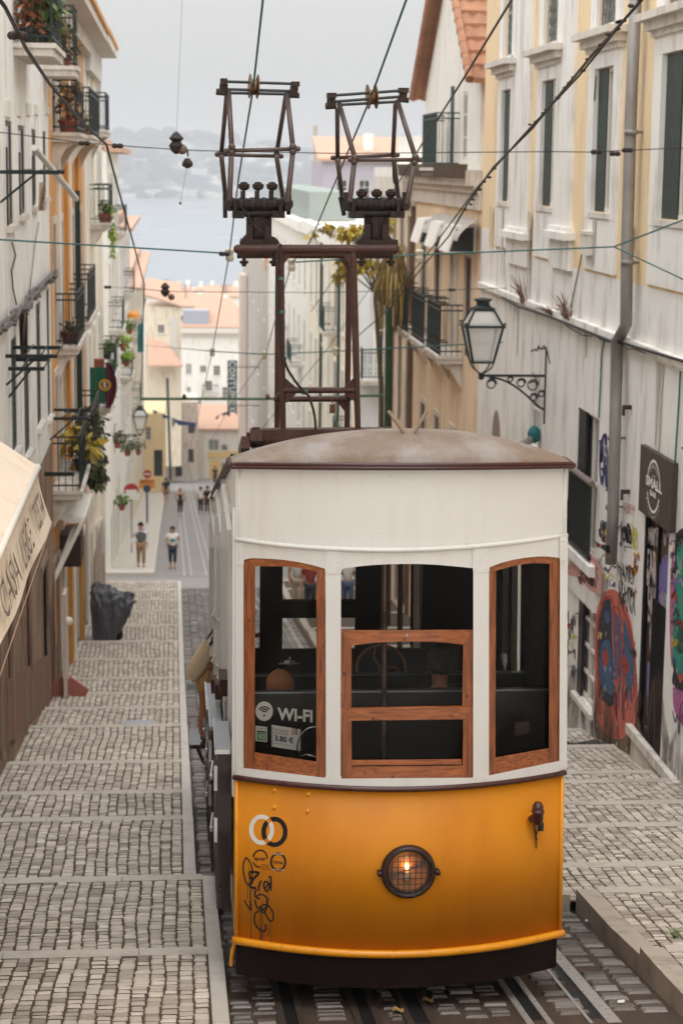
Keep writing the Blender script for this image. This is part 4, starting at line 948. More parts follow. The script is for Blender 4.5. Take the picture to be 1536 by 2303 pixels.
# ================================================================ BUILDINGS
class House:
    """A house front. axis 'Y': the front lies in the plane x = X and runs along y, depth grows with sgn; axis 'X': front in the plane y = X, runs along x, depth towards +y."""
    def __init__(s, name, label, X, sgn, a0, a1, z0, z1, m, depth=7, axis='Y', cat='house', bands=None):
        s.X, s.sgn, s.a0, s.a1, s.z0, s.z1, s.m, s.depth, s.axis = X, sgn, a0, a1, z0, z1, m, depth, axis
        loc = (X, (a0+a1)/2, S((a0+a1)/2)) if axis == 'Y' else ((a0+a1)/2, X, S(min(X, 500)))
        s.root = thing(name, label, cat, loc); s.holes = []; s.bands = bands or [(z0, z1, m)]
    def P(s, a, z, d=0.0):
        return (s.X + s.sgn*d, a, z) if s.axis == 'Y' else (a, s.X + d, z)
    def bx(s, mb, a0, a1, z0, z1, d0, d1, m=None): mb.box(s.P(a0, z0, d0), s.P(a1, z1, d1), m)
    def open(s, a0, a1, z0, z1, style='dark', rec=.18, sill=True, surround=None, frame=None, sur_w=.12, arch=False, bars=(1,2)):
        a0, a1 = min(a0,a1), max(a0,a1)
        if s.axis == 'Y': rec = max(.045, min(rec, (a1-a0)*abs(s.X)/a0*.4))
        s.holes.append((a0, a1, z0, z1, rec))
        q = MB(); t = min(.07, (a1-a0)*.12); fr = frame or (frame_w if style in ('dark','light') else green_paint if style == 'shutter' else wood_door)
        nm = 'door' if style == 'door' else 'window'
        r0, r1 = rec-min(.06, rec*.6), rec-.0
        s.bx(q, a0, a0+t, z0, z1, r0, r1); s.bx(q, a1-t, a1, z0, z1, r0, r1); s.bx(q, a0+t, a1-t, z1-t, z1, r0, r1); s.bx(q, a0+t, a1-t, z0, z0+t, r0, r1)
        if style in ('dark','light'):
            for k in range(1, bars[0]+1): c = a0+(a1-a0)*k/(bars[0]+1); s.bx(q, c-t*.35, c+t*.35, z0+t, z1-t, r0+.005, r1-.005)
            for k in range(1, bars[1]+1): c = z0+(z1-z0)*k/(bars[1]+1); s.bx(q, a0+t, a1-t, c-t*.3, c+t*.3, r0+.006, r1-.006)
        elif style == 'shutter':
            n = max(6, int((z1-z0)/.12)); 
            for k in range(n): c = z0+t+(z1-z0-2*t)*(k+.5)/n; s.bx(q, a0+t, a1-t, c-.03, c+.02, r0+.006, r1-.006)
        elif style == 'door':
            for k in range(3): s.bx(q, a0+t+.05, a1-t-.05, z0+.2+k*(z1-z0-.4)/3, z0+.1+(k+1)*(z1-z0-.4)/3, r0+.015, r1)
        o = q.build(nm, fr, s.root)
        g_ = MB(); g_.poly([s.P(a0, z0, rec-.012), s.P(a1, z0, rec-.012), s.P(a1, z1, rec-.012), s.P(a0, z1, rec-.012)])
        g_.build('pane' if style in ('dark','light') else 'panel', pane_l if style == 'light' else pane_d if style == 'dark' else fr, o)
        if sill:
            q = MB(); s.bx(q, a0-.08, a1+.08, z0-.09, z0-.005, -.07, .1); q.build('sill', stone, o)
        if surround is not None:
            q = MB(); w = sur_w; e = -.03
            s.bx(q, a0-w, a0-.003, z0, z1, e, .02); s.bx(q, a1+.003, a1+w, z0, z1, e, .02); s.bx(q, a0-w, a1+w, z1+.003, z1+w*1.2, e, .02)
            q.build('window_surround', surround, o)
        return o
    def finish(s, roof=None, flat=True):
        H_ = s.holes
        for (zb, zt, m) in s.bands:
            mb = MB(); hs_ = [h for h in H_ if h[2] < zt and h[3] > zb]
            as_ = sorted({s.a0, s.a1} | {min(max(x, s.a0), s.a1) for h in hs_ for x in h[:2]}); zs = sorted({zb, zt} | {min(max(x, zb), zt) for h in hs_ for x in h[2:4]})
            for i in range(len(as_)-1):
                for j in range(len(zs)-1):
                    ca, cz = (as_[i]+as_[i+1])/2, (zs[j]+zs[j+1])/2
                    if any(h[0] < ca < h[1] and h[2] < cz < h[3] for h in hs_): continue
                    mb.poly([s.P(as_[i], zs[j]), s.P(as_[i+1], zs[j]), s.P(as_[i+1], zs[j+1]), s.P(as_[i], zs[j+1])])
            for h in hs_:
                a0, a1, z0, z1, r = h; z0 = max(z0, zb); z1 = min(z1, zt)
                mb.poly([s.P(a0,z0), s.P(a0,z0,r), s.P(a0,z1,r), s.P(a0,z1)]); mb.poly([s.P(a1,z0), s.P(a1,z0,r), s.P(a1,z1,r), s.P(a1,z1)])
                if h[3] <= zt: mb.poly([s.P(a0,z1), s.P(a0,z1,r), s.P(a1,z1,r), s.P(a1,z1)])
                if h[2] >= zb: mb.poly([s.P(a0,z0), s.P(a0,z0,r), s.P(a1,z0,r), s.P(a1,z0)])
            for a in (s.a0, s.a1): mb.poly([s.P(a, zb), s.P(a, zt), s.P(a, zt, s.depth), s.P(a, zb, s.depth)])
            if zt == s.z1: mb.poly([s.P(s.a0, zt), s.P(s.a1, zt), s.P(s.a1, zt, s.depth), s.P(s.a0, zt, s.depth)])
            mb.poly([s.P(s.a0, zb, s.depth), s.P(s.a1, zb, s.depth), s.P(s.a1, zt, s.depth), s.P(s.a0, zt, s.depth)])
            mb.build('wall', m, s.root)
        return s
    def part(s, name, m, boxes, parent=None):
        if name in ('downpipe','pilaster','curtain') and s.root.name[:6] != 'palace':
            for b in boxes[1:]: s.part(name, m, [b])
            boxes = boxes[:1]
        q = MB()
        for b in boxes: s.bx(q, *b)
        return q.build(name, m, parent or s.root)
    def balcony(s, a0, a1, z, d=.55, h=1.0, dense=.11, m=None, bracket=False, slab_m=None):
        q = MB(); s.bx(q, a0, a1, z-.16, z, -d, 0); s.bx(q, a0-.04, a1+.04, z-.05, z+.02, -d-.04, 0)
        if bracket:
            for a in (a0+.1, a1-.2): q.slab([s.P(a, z-.16, 0), s.P(a, z-.16, -d+.05), s.P(a, z-.3, -d*.5), s.P(a, z-.75, 0)], (0,.12,0) if s.axis == 'Y' else (.12,0,0))
        o = q.build('balcony', slab_m or stone, s.root)
        r = MB(); e = .03
        for zz in (z+h, z+.12, z+h-.12): 
            r.bar(s.P(a0, zz, -d+e), s.P(a1, zz, -d+e), .035); r.bar(s.P(a0, zz, -d+e), s.P(a0, zz, 0), .03); r.bar(s.P(a1, zz, -d+e), s.P(a1, zz, 0), .03)
        n = max(2, int((a1-a0)/dense))
        for k in range(n+1):
            a = a0+(a1-a0)*k/n; r.bar(s.P(a, z, -d+e), s.P(a, z+h, -d+e), .02)
            if k % 2 == 0 and k < n:
                a2 = a0+(a1-a0)*(k+1)/n; pts = [s.P(a+(a2-a)*(.5+.5*math.cos(t)), z+h*.3+(a2-a)*.9*math.sin(t), -d+e) for t in [2*math.pi*i/8 for i in range(9)]]; r.tube(pts, .008, 4, None, False)
                r.tube([(p[0], p[1], p[2]+h*.38) for p in pts], .008, 4, None, False)
        for a in (a0, a1):
            n2 = max(2, int(d/.13))
            for k in range(n2): r.bar(s.P(a, z, -d+e+(d-e)*k/n2), s.P(a, z+h, -d+e+(d-e)*k/n2), .016)
        r.build('railing', m or iron, o); return o
def W(u, v, X): p = PX(u, v, X); return p.y, p.z
def bars_grid(s, a0, a1, z0, z1, d, n, m, nm='window_grille', parent=None, curls=True):
    q = MB()
    for k in range(n+1): a = a0+(a1-a0)*k/n; q.bar(s.P(a,z0,d), s.P(a,z1,d), .018)
    k = 0; z = z0
    while z < z1:
        q.bar(s.P(a0,z,d), s.P(a1,z,d), .016)
        if curls:
            for j in range(n):
                c = a0+(a1-a0)*(j+.5)/n; r = (a1-a0)/n*.42
                q.tube([s.P(c+r*math.cos(t), z+.09+r*math.sin(t), d) for t in [2*math.pi*i/8 for i in range(9)]], .010, 4, None, False)
        z += .2
    return q.build(nm, m, parent or s.root)
# ---------------- right: white and yellow palace beside the tram
XR1 = 6.4
ZL = -2.32
R1 = House('palace', 'large pale yellow and white building with grey downpipe and graffiti at street level', XR1, 1, -9.0, 40.95, -14.0, 6.2, yellow_pl, 9, cat='building', bands=[(-1.55, 6.2, yellow_pl), (-14, -1.55, r_white)])
zt1 = sum(W(u, v, XR1)[1] for u, v in ((1131,204),(1221,180),(1339,158),(1492,128)))/4; zb1 = sum(W(u, v, XR1)[1] for u, v in ((1131,450),(1222,461),(1339,478),(1492,499)))/4
wins = [(W(1131,300,XR1)[0], W(1151,300,XR1)[0]), (W(1221,300,XR1)[0], W(1252,300,XR1)[0]), (W(1339,300,XR1)[0], W(1381,300,XR1)[0]), (W(1490,300,XR1)[0], W(1490,300,XR1)[0]-1.7)]
wins.append((wins[-1][0]-7.5, wins[-1][1]-7.5))
zsg = W(1201,120,XR1)[1]
for ya, yb in wins:
    R1.open(ya, yb, zb1, zt1, 'light', rec=.09, frame=frame_w, sill=True, bars=(1, 0))
    y0, y1 = min(ya, yb), max(ya, yb)
    q = MB(); R1.bx(q, y0+(y1-y0)*.52, y1-.005, zb1+.01, zt1-.01, .02, .055); q.build('shutter', green_paint, R1.root); q = MB(); R1.bx(q, y1-.004, y1, zb1, zt1, -.002, .088); q.build('window_jamb', r_white, R1.root)
    R1.part('window_surround', r_white, [(y0-.45, y0-.002, zb1-.1, zt1, -.05, .02), (y1+.002, y1+.45, zb1-.1, zt1, -.05, .02), (y0-.45, y1+.45, zt1+.002, zt1+.62, -.05, .02), (y0-.45, y1+.45, -1.5, zb1-.1, -.045, .02)])
    R1.part('window_cornice', stone, [(y0-.5, y1+.5, zsg-.30, zsg-.22, -.10, 0), (y0-.56, y1+.56, zsg-.22, zsg-.10, -.18, 0), (y0-.66, y1+.66, zsg-.10, zsg, -.30, 0)])
    R1.open(y0-.0, y1+.0, zsg+.06, zsg+2.6, 'dark', rec=.3, sill=False)
    R1.part('window_surround', r_white, [(y0-.42, y0-.002, zsg+.02, zsg+2.9, -.05, .02), (y1+.002, y1+.42, zsg+.02, zsg+2.9, -.05, .02)])
    bars_grid(R1, y0+.02, y1-.02, zsg+.1, zsg+1.25, .04, 6, mat('pale_grille_iron', H(120,122,118), .6, .2, 20, 0))
for u0, u1 in ((1153,1201),(1252,1300)):
    ya, yb = W(u1, 300, XR1)[0], W(u0, 300, XR1)[0]; zc = W((u0+u1)/2, 530, XR1)[1]
    R1.part('pilaster', r_white, [(ya+.25, yb-.15, zc+.14, 6.1, -.07, .02), (ya+.1, yb-.0, zc+.06, zc+.14, -.13, .02), (ya, yb+.1, zc-.06, zc+.06, -.2, .02), (ya+.1, yb, zc-.55, zc-.06, -.08, .02)])
ya, yb = W(1210, 300, XR1)[0], W(1255, 300, XR1)[0]
R1.part('ledge', r_white, [(-8.5, 40.8, ZL-.10, ZL, -.10, .02), (-8.5, 40.8, ZL-.16, ZL-.10, -.05, .02)])
R1.part('cornice', stone, [(-9, 40.95, 5.9, 6.25, -.5, .02)])
# white wall patches around the yellow strips
q = MB(); yA, yB = W(1300,300,XR1)[0], W(1375,300,XR1)[0]
R1.bx(q, W(1090,300,XR1)[0]+.0-.9, 40.94, -3.5, -1.2, -.004, .01); q.build('wall_patch', r_white, R1.root)
# lower openings
def rop(uL, uR, vt, vb, style, **k):
    y0, y1 = W(uR, vt, XR1)[0], W(uL, vt, XR1)[0]; um = (uL+uR)/2
    return R1.open(y0, y1, W(um, vb, XR1)[1], W(um, vt, XR1)[1], style, **k), y0, y1, W(um, vb, XR1)[1], W(um, vt, XR1)[1]
o, y0, y1, z0, z1 = rop(1299, 1348, 929, 1250, 'light', rec=.45, sill=False, bars=(1, 1))
q = MB(); R1.bx(q, y1-.55, y1-.005, z0, z1, .02, .06); q.build('shutter', mat('black_shutter', H(34,30,30), .6, .2, 10, .1), R1.root)
zr = W(1324, 1072, XR1)[1]; q = MB(); q.tube([R1.P(y0-.12, zr, -.10), R1.P(y1+.12, zr, -.10)], .05, 8); r_ = q.build('window_rail', mat('grey_rail', H(126,112,106), .6, .2, 10, .2), o)
q = MB()
for k in range(11): a = y0-.02+(y1-y0+.04)*k/10; q.bar(R1.P(a, z0+.02, -.10), R1.P(a, zr, -.10), .03)
q.bar(R1.P(y0-.05, z0+.06, -.1), R1.P(y1+.05, z0+.06, -.1), .05); q.build('window_bars', iron, o)
R1.part('window_ledge', r_white, [(y0-.35, y1+.9, z0-.18, z0-.02, -.16, .02), (y0-.3, y1+.85, z0-.75, z0-.18, -.06, .02)])
o, by0, by1, bz0, bz1 = rop(1301, 1341, 1340, 1590, 'light', rec=.2, sill=True, bars=(1, 3))
q = MB(); R1.bx(q, by1-.3, by1-.005, bz0, bz1, .01, .05); q.build('shutter', black_m, R1.root)
rop(1196, 1215, 842, 1005, 'light', rec=.3, sill=True, bars=(0,1))
o, dy0, dy1, dz0, dz1 = rop(1450, 1506, 1160, 1697, 'door', rec=.16, sill=False)
R1.part('doorstep', stone, [(dy0-1.2, dy1+.3, dz0-.13, dz0-.0, -.09, .1), (dy0-1.1, dy1+.2, dz0-.5, dz0-.13, -.03, .1)])
q = MB(); R1.bx(q, dy0+(dy1-dy0)*.42, dy0+(dy1-dy0)*.47, dz0, dz1, .01, .05); R1.bx(q, dy1-.12, dy1-.004, dz0, dz1, .005, .05); R1.bx(q, dy0+.02, dy0+(dy1-dy0)*.6, dz0, dz0+2.0, .012, .05); q.build('iron_gate', mat('matte_black_gate', H(22,20,20), .85, .2, 10, .1, spec=.15), R1.root)
q = MB(); ay, az = W(1115, 985, XR1); q.slab([R1.P(ay+.5*math.cos(t), az+(.35 if math.sin(t) >= 0 else 1.2)*math.sin(t)*1.6, -.002) for t in [2*math.pi*k/20 for k in range(20)]], (.01,0,0)); q.build('blind_niche', mat('niche_brown', H(146,128,112), .9, .1, 8, .1), R1.root)
R1.finish()
# graffiti painted on the palace wall
gf = MB(); PAL = [H(30,28,32), H(206,106,88), H(58,92,128), H(170,60,48), H(52,48,104), H(26,146,122), H(196,186,180), H(232,160,60), H(178,98,150), H(118,92,70), H(222,208,100), H(28,40,62), H(120,108,168), H(210,160,150)]
gm = [mat('spray_%s' % n, c, .7, .12, 10, .1) for n, c in zip(('black','salmon','blue','red','violet','teal','white','orange','magenta','brown','lime','navy','lilac','pink'), PAL)]
for m in gm:                                            # worn paint: plaster shows through in places
    nt = m.node_tree; n = nt.nodes.new('ShaderNodeTexNoise'); n.inputs['Scale'].default_value = 7; n.inputs['Detail'].default_value = 9; n.inputs['Roughness'].default_value = .75
    g = nt.nodes.new('ShaderNodeNewGeometry'); nt.links.new(g.outputs['Position'], n.inputs['Vector']); r = nt.nodes.new('ShaderNodeMapRange'); r.inputs['From Min'].default_value = .36; r.inputs['From Max'].default_value = .47
    nt.links.new(n.outputs['Fac'], r.inputs['Value']); nt.links.new(r.outputs[0], nt.nodes['Principled BSDF'].inputs['Alpha'])
def wl(off): return lambda u, v: PX(u, v, XR1-off)
def blob(pts, m, off=.003): gf.poly([PX(u, v, XR1-off) for u, v in (smooth_pts(pts+[pts[0]], 5)[:-1])], m)
def stroke(pts, w, m, off=.006): ribbon(gf, smooth_pts(pts, 5), w, wl(off), m)
blob([(1268,1290),(1300,1240),(1345,1262),(1352,1330),(1330,1330),(1300,1300)], 13, .0635)
blob([(1336,1600),(1337,1420),(1348,1350),(1370,1325),(1396,1340),(1418,1400),(1430,1500),(1432,1610),(1400,1660),(1360,1650)], 1)
blob([(1343,1560),(1344,1430),(1352,1365),(1366,1347),(1374,1360),(1376,1450),(1384,1560),(1370,1590)], 11, .004)
blob([(1376,1370),(1390,1385),(1396,1430),(1398,1500),(1392,1560),(1382,1520)], 2, .004); blob([(1400,1382),(1412,1420),(1424,1480),(1422,1540),(1408,1550),(1402,1460)], 2, .004)
blob([(1350,1450),(1368,1440),(1380,1500),(1378,1560),(1356,1550),(1346,1520)], 2, .0045)
blob([(1354,1470),(1362,1458),(1368,1480),(1362,1500),(1355,1492)], 3, .005); blob([(1358,1380),(1366,1375),(1370,1395),(1362,1402)], 2, .005)
blob([(1395,1480),(1404,1475),(1414,1500),(1404,1520),(1396,1505)], 3, .005)
for pts, m in (([(1346,1570),(1342,1430),(1352,1362),(1366,1342),(1378,1360),(1388,1480),(1380,1600)],3), ([(1378,1365),(1392,1375),(1400,1450),(1402,1560),(1398,1600)],3), ([(1400,1370),(1414,1410),(1427,1500),(1425,1570)],3)): stroke(pts, 4.5, m, .0055)
for k in range(26):
    u = random.uniform(1342,1430); v = random.uniform(1400,1580); stroke([(u,v),(u+random.uniform(-4,4),v+random.uniform(6,16))], 1.6, random.choice([7,6,0,3]), .0065)
for k in range(10):
    u = random.uniform(1380,1420); stroke([(u,1545),(u+1,random.uniform(1570,1640))], 2.5, random.choice([2,3,4,11]), .006)
blob([(1518,1200),(1545,1215),(1545,1520),(1512,1500),(1512,1330)], 0); blob([(1522,1235),(1545,1235),(1545,1505),(1514,1485),(1515,1360)], 5, .004)
blob([(1506,1300),(1514,1230),(1516,1380),(1510,1500),(1505,1420)], 8, .0035); blob([(1512,1545),(1545,1560),(1545,1640),(1516,1600)], 8, .0035); blob([(1514,1505),(1545,1525),(1545,1555),(1512,1540)], 0, .0037)
for k in range(7): stroke([(1520+k*3,1380+random.uniform(-30,30)),(1524+k*3,1420),(1518+k*3,1450),(1526+k*3,1470)], 2, 0, .005)
def tagscribble(u0, v0, u1, v1, n, w, m, seed, off=.006):
    r = random.Random(seed); pts = []
    for k in range(n):
        t = (k+.5)/n; pts.append((u0+(u1-u0)*t+r.uniform(-.35,.35)*(u1-u0)/n*2, v0+(v1-v0)*(r.random()*.9 if k % 2 else .1+r.random()*.3)))
    stroke(pts, w, m, off)
for a in ((1395,1170,1418,1240,6,4,0,1),(1396,1228,1420,1240,3,2,0,2),(1418,1175,1432,1250,6,2,10,3),(1388,1270,1426,1310,9,2.6,0,4),(1390,1315,1424,1370,9,2.6,0,5),(1412,1262,1432,1305,8,5,7,6),(1348,1290,1384,1320,7,3,10,7),(1346,1160,1362,1235,6,3,0,8),(1348,970,1366,1060,6,6,4,9),(1350,1040,1366,1115,6,5,4,10),(1276,1110,1288,1250,6,7,0,11),(1272,1360,1290,1470,7,2,0,12),(1270,1260,1284,1310,6,2,3,13),(1404,1130,1426,1160,5,1.2,1,14),(1528,1000,1545,1060,6,3,0,15),(1510,1560,1545,1720,7,2,0,16),(1190,772,1236,825,8,3,0,17)): tagscribble(*a)
for a in ((1302,1275,1345,1320,10,1.6,0,21),(1305,1250,1345,1290,8,1.8,3,22)): tagscribble(*a, .066)
blob([(1340,1660),(1336,1600),(1370,1590),(1400,1600),(1430,1590),(1440,1700),(1400,1690)], 9, .0025)
rg = random.Random(42)
for k in range(74):                                      # layers of small tags over the lower wall
    u = rg.choice([rg.uniform(1270,1298), rg.uniform(1342,1436), rg.uniform(1342,1436), rg.uniform(1508,1536)]); v = rg.uniform(1180, 1560)
    if 1338 < u < 1432 and v > 1330 and rg.random() < .7: v = rg.uniform(1180, 1330)
    if u < 1298: v = rg.uniform(1150, 1560)
    w_ = rg.uniform(9, 20); h_ = rg.uniform(14, 46)
    tagscribble(u-w_/2, v-h_/2, min(u+w_/2, 1446 if u < 1440 else 1540), v+h_/2+w_*.4, rg.randint(4, 11), rg.choice([1.0,1.2,1.6,2.2,3.4]), rg.choice([0,0,0,0,3,4,2,1,10,9,12,6]), 100+k, .006+.0003*(k % 9))
for k in range(16):
    u = rg.uniform(1304,1342); v = rg.uniform(1265,1310)+(u-1304)*.4; tagscribble(u-6, v-10, u+6, v+14, rg.randint(4,8), rg.choice([1,1.4,2]), rg.choice([0,3,0,1,9]), 300+k, .0655+.0003*k)
def tagword(txt, u0, v0, u1, v1, m, off=.009, bold=.02, sh=0.0): put_text(gf, txt, lambda s, t: PX(u0+(u1-u0)*s+sh*t, v1-(v1-v0)*t+(u1-u0)*.42*s, XR1-off), bold, m)
tagword('Joeb', 1393, 1172, 1420, 1228, 0, bold=.03); tagword('NANO', 1388, 1262, 1424, 1302, 0, bold=-.005); tagword('MANX', 1390, 1308, 1428, 1368, 0, bold=-.005); tagword('!', 1352, 1172, 1362, 1236, 0); tagword('iLex', 1419, 1172, 1434, 1232, 10, bold=0)
tagword('VISCY', 1400, 1126, 1428, 1150, 13, bold=-.005); tagword('Oi!', 1346, 985, 1366, 1090, 4, bold=.03); tagword('KS', 1274, 1120, 1290, 1230, 0, bold=.04); tagword('C.A.M', 1308, 1262, 1340, 1286, 3, .068, 0); tagword('Nen', 1314, 1286, 1340, 1312, 0, .068, .01)
gf.build('graffiti', gm, R1.root)
grime = bpy.data.materials.new('street_grime'); grime.use_nodes = True; nt = grime.node_tree; b = nt.nodes['Principled BSDF']; b.inputs['Base Color'].default_value = H(84,64,50); b.inputs['Roughness'].default_value = .95
g = nt.nodes.new('ShaderNodeNewGeometry'); mp = nt.nodes.new('ShaderNodeMapping'); mp.inputs['Scale'].default_value = (1,1.6,.5); n = nt.nodes.new('ShaderNodeTexNoise'); n.inputs['Scale'].default_value = 2.4; n.inputs['Detail'].default_value = 9; n.inputs['Roughness'].default_value = .7
nt.links.new(g.outputs['Position'], mp.inputs['Vector']); nt.links.new(mp.outputs[0], n.inputs['Vector']); r = nt.nodes.new('ShaderNodeMapRange'); r.inputs['From Min'].default_value = .42; r.inputs['From Max'].default_value = .66; r.inputs['To Max'].default_value = .85
nt.links.new(n.outputs['Fac'], r.inputs['Value']); nt.links.new(r.outputs[0], b.inputs['Alpha'])
q = MB()
def edge_rag(y): return S(y)+.55+.35*math.sin(y*2.3)+.25*math.sin(y*5.1+1)
yy = [22+.3*k for k in range(62)]
q.grid([[(XR1-.0085, y, S(y)-.2) for y in yy], [(XR1-.0085, y, edge_rag(y)+.5*(.5+.5*math.sin(y*1.1))) for y in yy]]); q.build('grime_stain', grime, R1.root)
rg = random.Random(6)
for k in range(34):                                      # rain streaks below the ledge and sills
    y = rg.uniform(22, 40); z0 = rg.choice([ZL-.17, ZL-.17, -.75, zb1-.12]); l = rg.uniform(.4, 1.6); w_ = rg.uniform(.05, .22)
    if k % 3: continue
    q = MB(); q.poly([(XR1-.0075 if z0 < -1 else XR1-.056, y-w_, z0), (XR1-.0075 if z0 < -1 else XR1-.056, y+w_, z0), (XR1-.0075 if z0 < -1 else XR1-.056, y+w_*.3, z0-l), (XR1-.0075 if z0 < -1 else XR1-.056, y-w_*.4, z0-l*.9)])
    q.build('rain_stain', mat('rain_streak_grey', H(196,186,174), .9, .12, 12, .1), R1.root)
gd = MB(); gf = gd
def wl(off): return lambda u, v: PX(u, v, XR1+.03-off)
def blob(pts, m, off=.003): gd.poly([PX(u, v, XR1+.034-off) for u, v in (smooth_pts(pts+[pts[0]], 5)[:-1])], m)
blob([(1476,1290),(1500,1250),(1503,1400),(1480,1420),(1470,1350)], 12); blob([(1455,1490),(1464,1500),(1462,1590),(1454,1570)], 12)
for a in ((1458,1180,1480,1240,7,3,6,31),(1452,1260,1474,1330,7,4,6,32),(1456,1330,1472,1420,6,6,6,33),(1460,1400,1476,1470,7,4,6,34),(1482,1330,1502,1470,7,4,6,35),(1486,1470,1500,1500,5,3,6,36),(1490,1190,1502,1240,5,2,6,37)): tagscribble(*a)
for txt, u0, v0, u1, v1 in (('MISY', 1456, 1182, 1480, 1222), ('TAB', 1452, 1232, 1474, 1296), ('SAX', 1456, 1316, 1474, 1400), ('OX', 1460, 1400, 1476, 1470), ('WIN', 1484, 1330, 1503, 1440)): put_text(gd, txt, lambda s, t: PX(u0+(u1-u0)*s, v1-(v1-v0)*t+(u1-u0)*.42*s, XR1+.022), .02, 6)
gd.build('door_graffiti', gm, R1.root)
def on_wall(name, label, cat, fn, *mats, **k): pass
# downpipe
dp = thing('downpipe', 'grey zinc downpipe running down the yellow and white palace wall', 'pipe', (XR1-.15, W(1415,300,XR1)[0], -8))
py_ = W(1414, 300, XR1)[0]
m_ = MB()
pu = lambda u, v, d=.16: PX(u, v, XR1-d)
m_.tube([pu(1431,-60), pu(1418,250), pu(1409,560), pu(1407,730), pu(1396,752,.14), pu(1386,765,.14), pu(1384,900), pu(1378,1150), pu(1373,1268)], .085, 14); m_.build('pipe', zinc, dp, smooth=True)
m_ = MB()
for u, v in ((1419,297),(1411,590),(1381,985),(1376,1140)): 
    m_ = MB(); c_ = pu(u, v); m_.tube([c_-Vector((0,0,.03)), c_+Vector((0,0,.03))], .098, 14); m_.bar(c_, c_+Vector((.16,0,0)), .03)
    m_.build('pipe_clip', zinc, dp, smooth=True)
m_ = MB()
for v0, v1, m in ((1138,1149,0),(1172,1184,1),(1192,1203,2),(1210,1217,3),(1224,1240,4),(1243,1254,5)):
    u = 1374; c0 = pu(u, v1); c1 = pu(u, v0)
    m_.grid([[ (c0.x-.09*math.cos(t), c0.y-.09*math.sin(t), z) for t in [math.radians(-25+12*i) for i in range(9)]] for z in (c0.z, c1.z)], m)
m_.build('sticker', [decal_w, gm[2], mat('yellow_sticker', H(230,196,40), .5, .05, 10, 0), gm[7], black_m, gm[9]], dp)
# bar sign
sg = [(1440,998),(1512,1043),(1507,1197),(1437,1152)]
cs = [PX(u, v, XR1-.08) for u, v in sg]; bs = thing('bar_sign', 'dark brown SMALL BAR sign fixed over the graffitied door', 'sign', cs[2])
ya, yb = cs[1].y, cs[0].y; zt_, zb_ = (cs[0].z+cs[1].z)/2, (cs[2].z+cs[3].z)/2
m_ = MB(); m_.box((XR1-.08, ya, zb_), (XR1-.01, yb, zt_)); m_.build('board', mat('dark_sign_board', H(66,54,48), .5, .1, 10, .1), bs)
m_ = MB(); sf = lambda s, t: Vector((XR1-.083, yb+(ya-yb)*s, zb_+(zt_-zb_)*t))
sgw, sgh = yb-ya, zt_-zb_
def sring_(r, w, a0, a1, n=30):
    A, B = [], []
    for k in range(n+1):
        t = math.radians(a0+(a1-a0)*k/n); A.append(sf(.46+r*math.cos(t), .5+r*math.sin(t)*sgw/sgh)); B.append(sf(.46+(r-w)*math.cos(t), .5+(r-w)*math.sin(t)*sgw/sgh))
    m_.grid([A, B])
sring_(.205, .022, 16, 164); sring_(.205, .022, 200, 340)
put_text(m_, 'SMALL', lambda s, t: sf(.22+.50*s, .46+.155*t), .05); put_text(m_, 'BAR', lambda s, t: sf(.36+.20*s, .345+.085*t), .04)
for k, c in enumerate('CLUB BAR'): 
    if c != ' ': 
        a = math.radians(135-90*k/7); put_text(m_, c, lambda s, t: sf(.46+.145*math.cos(a)+(s-.5)*.03, .52+.145*math.sin(a)*sgw/sgh+(t-.5)*.05))
for k in range(3): m_.lathe(sf(.42+.04*k, .65), [(.012,-.001),(.012,.001)], 6, None, (1,0,0))
for k in range(14):
    a = math.radians(212+116*k/13); put_text(m_, 'IAMOSTLISBOA.PT'[k], lambda s, t: sf(.46+.235*math.cos(a)+(s-.5)*.022, .5+.235*math.sin(a)*sgw/sgh+(t-.5)*.03))
m_.build('lettering', decal_w, bs)
# little wall fittings
def fitting(name, label, cat, u, v, X, dims, m, grp=None):
    c_ = PX(u, v, X); q = MB(); a, b, d = dims; q.box((c_.x-d, c_.y-a/2, c_.z-b/2), (c_.x, c_.y+a/2, c_.z+b/2)); q.box((c_.x-d-.02, c_.y-a/2-.02, c_.z+b/2-.03), (c_.x, c_.y+a/2+.02, c_.z+b/2+.02))
    return tag(q.build(name, m), label, cat, grp)
fitting('junction_box', 'small white junction box on the palace wall left of the downpipe', 'box', 1332, 548, XR1, (.5,.34,.14), frame_w)
for (u, v), l in (((1419,916),'short rusty spike in the white wall above the bar sign'), ((1415,1106),'short rusty spike in the white wall left of the bar sign')):
    c_ = PX(u, v, XR1); q = MB(); q.bar(c_, c_+Vector((-.12,0,0)), .06); q.bar(c_+Vector((-.11,0,.02)), c_+Vector((-.11,0,-.12)), .035); tag(q.build('wall_spike', rust), l, 'spike')
c_ = PX(1200, 985, XR1-.1); q = MB(); q.tube([c_, c_+Vector((-.5,-.7,-.12))], .07, 10, 0); q.ball(c_+Vector((-.0,0,.06)), .2, 8, 1, (.6,1,.8)); tag(q.build('rolled_awning', [zinc, mat('teal_cloth', H(20,104,104), .8, .2, 10, .2)]), 'grey roller with teal cloth end below the palace window', 'awning')
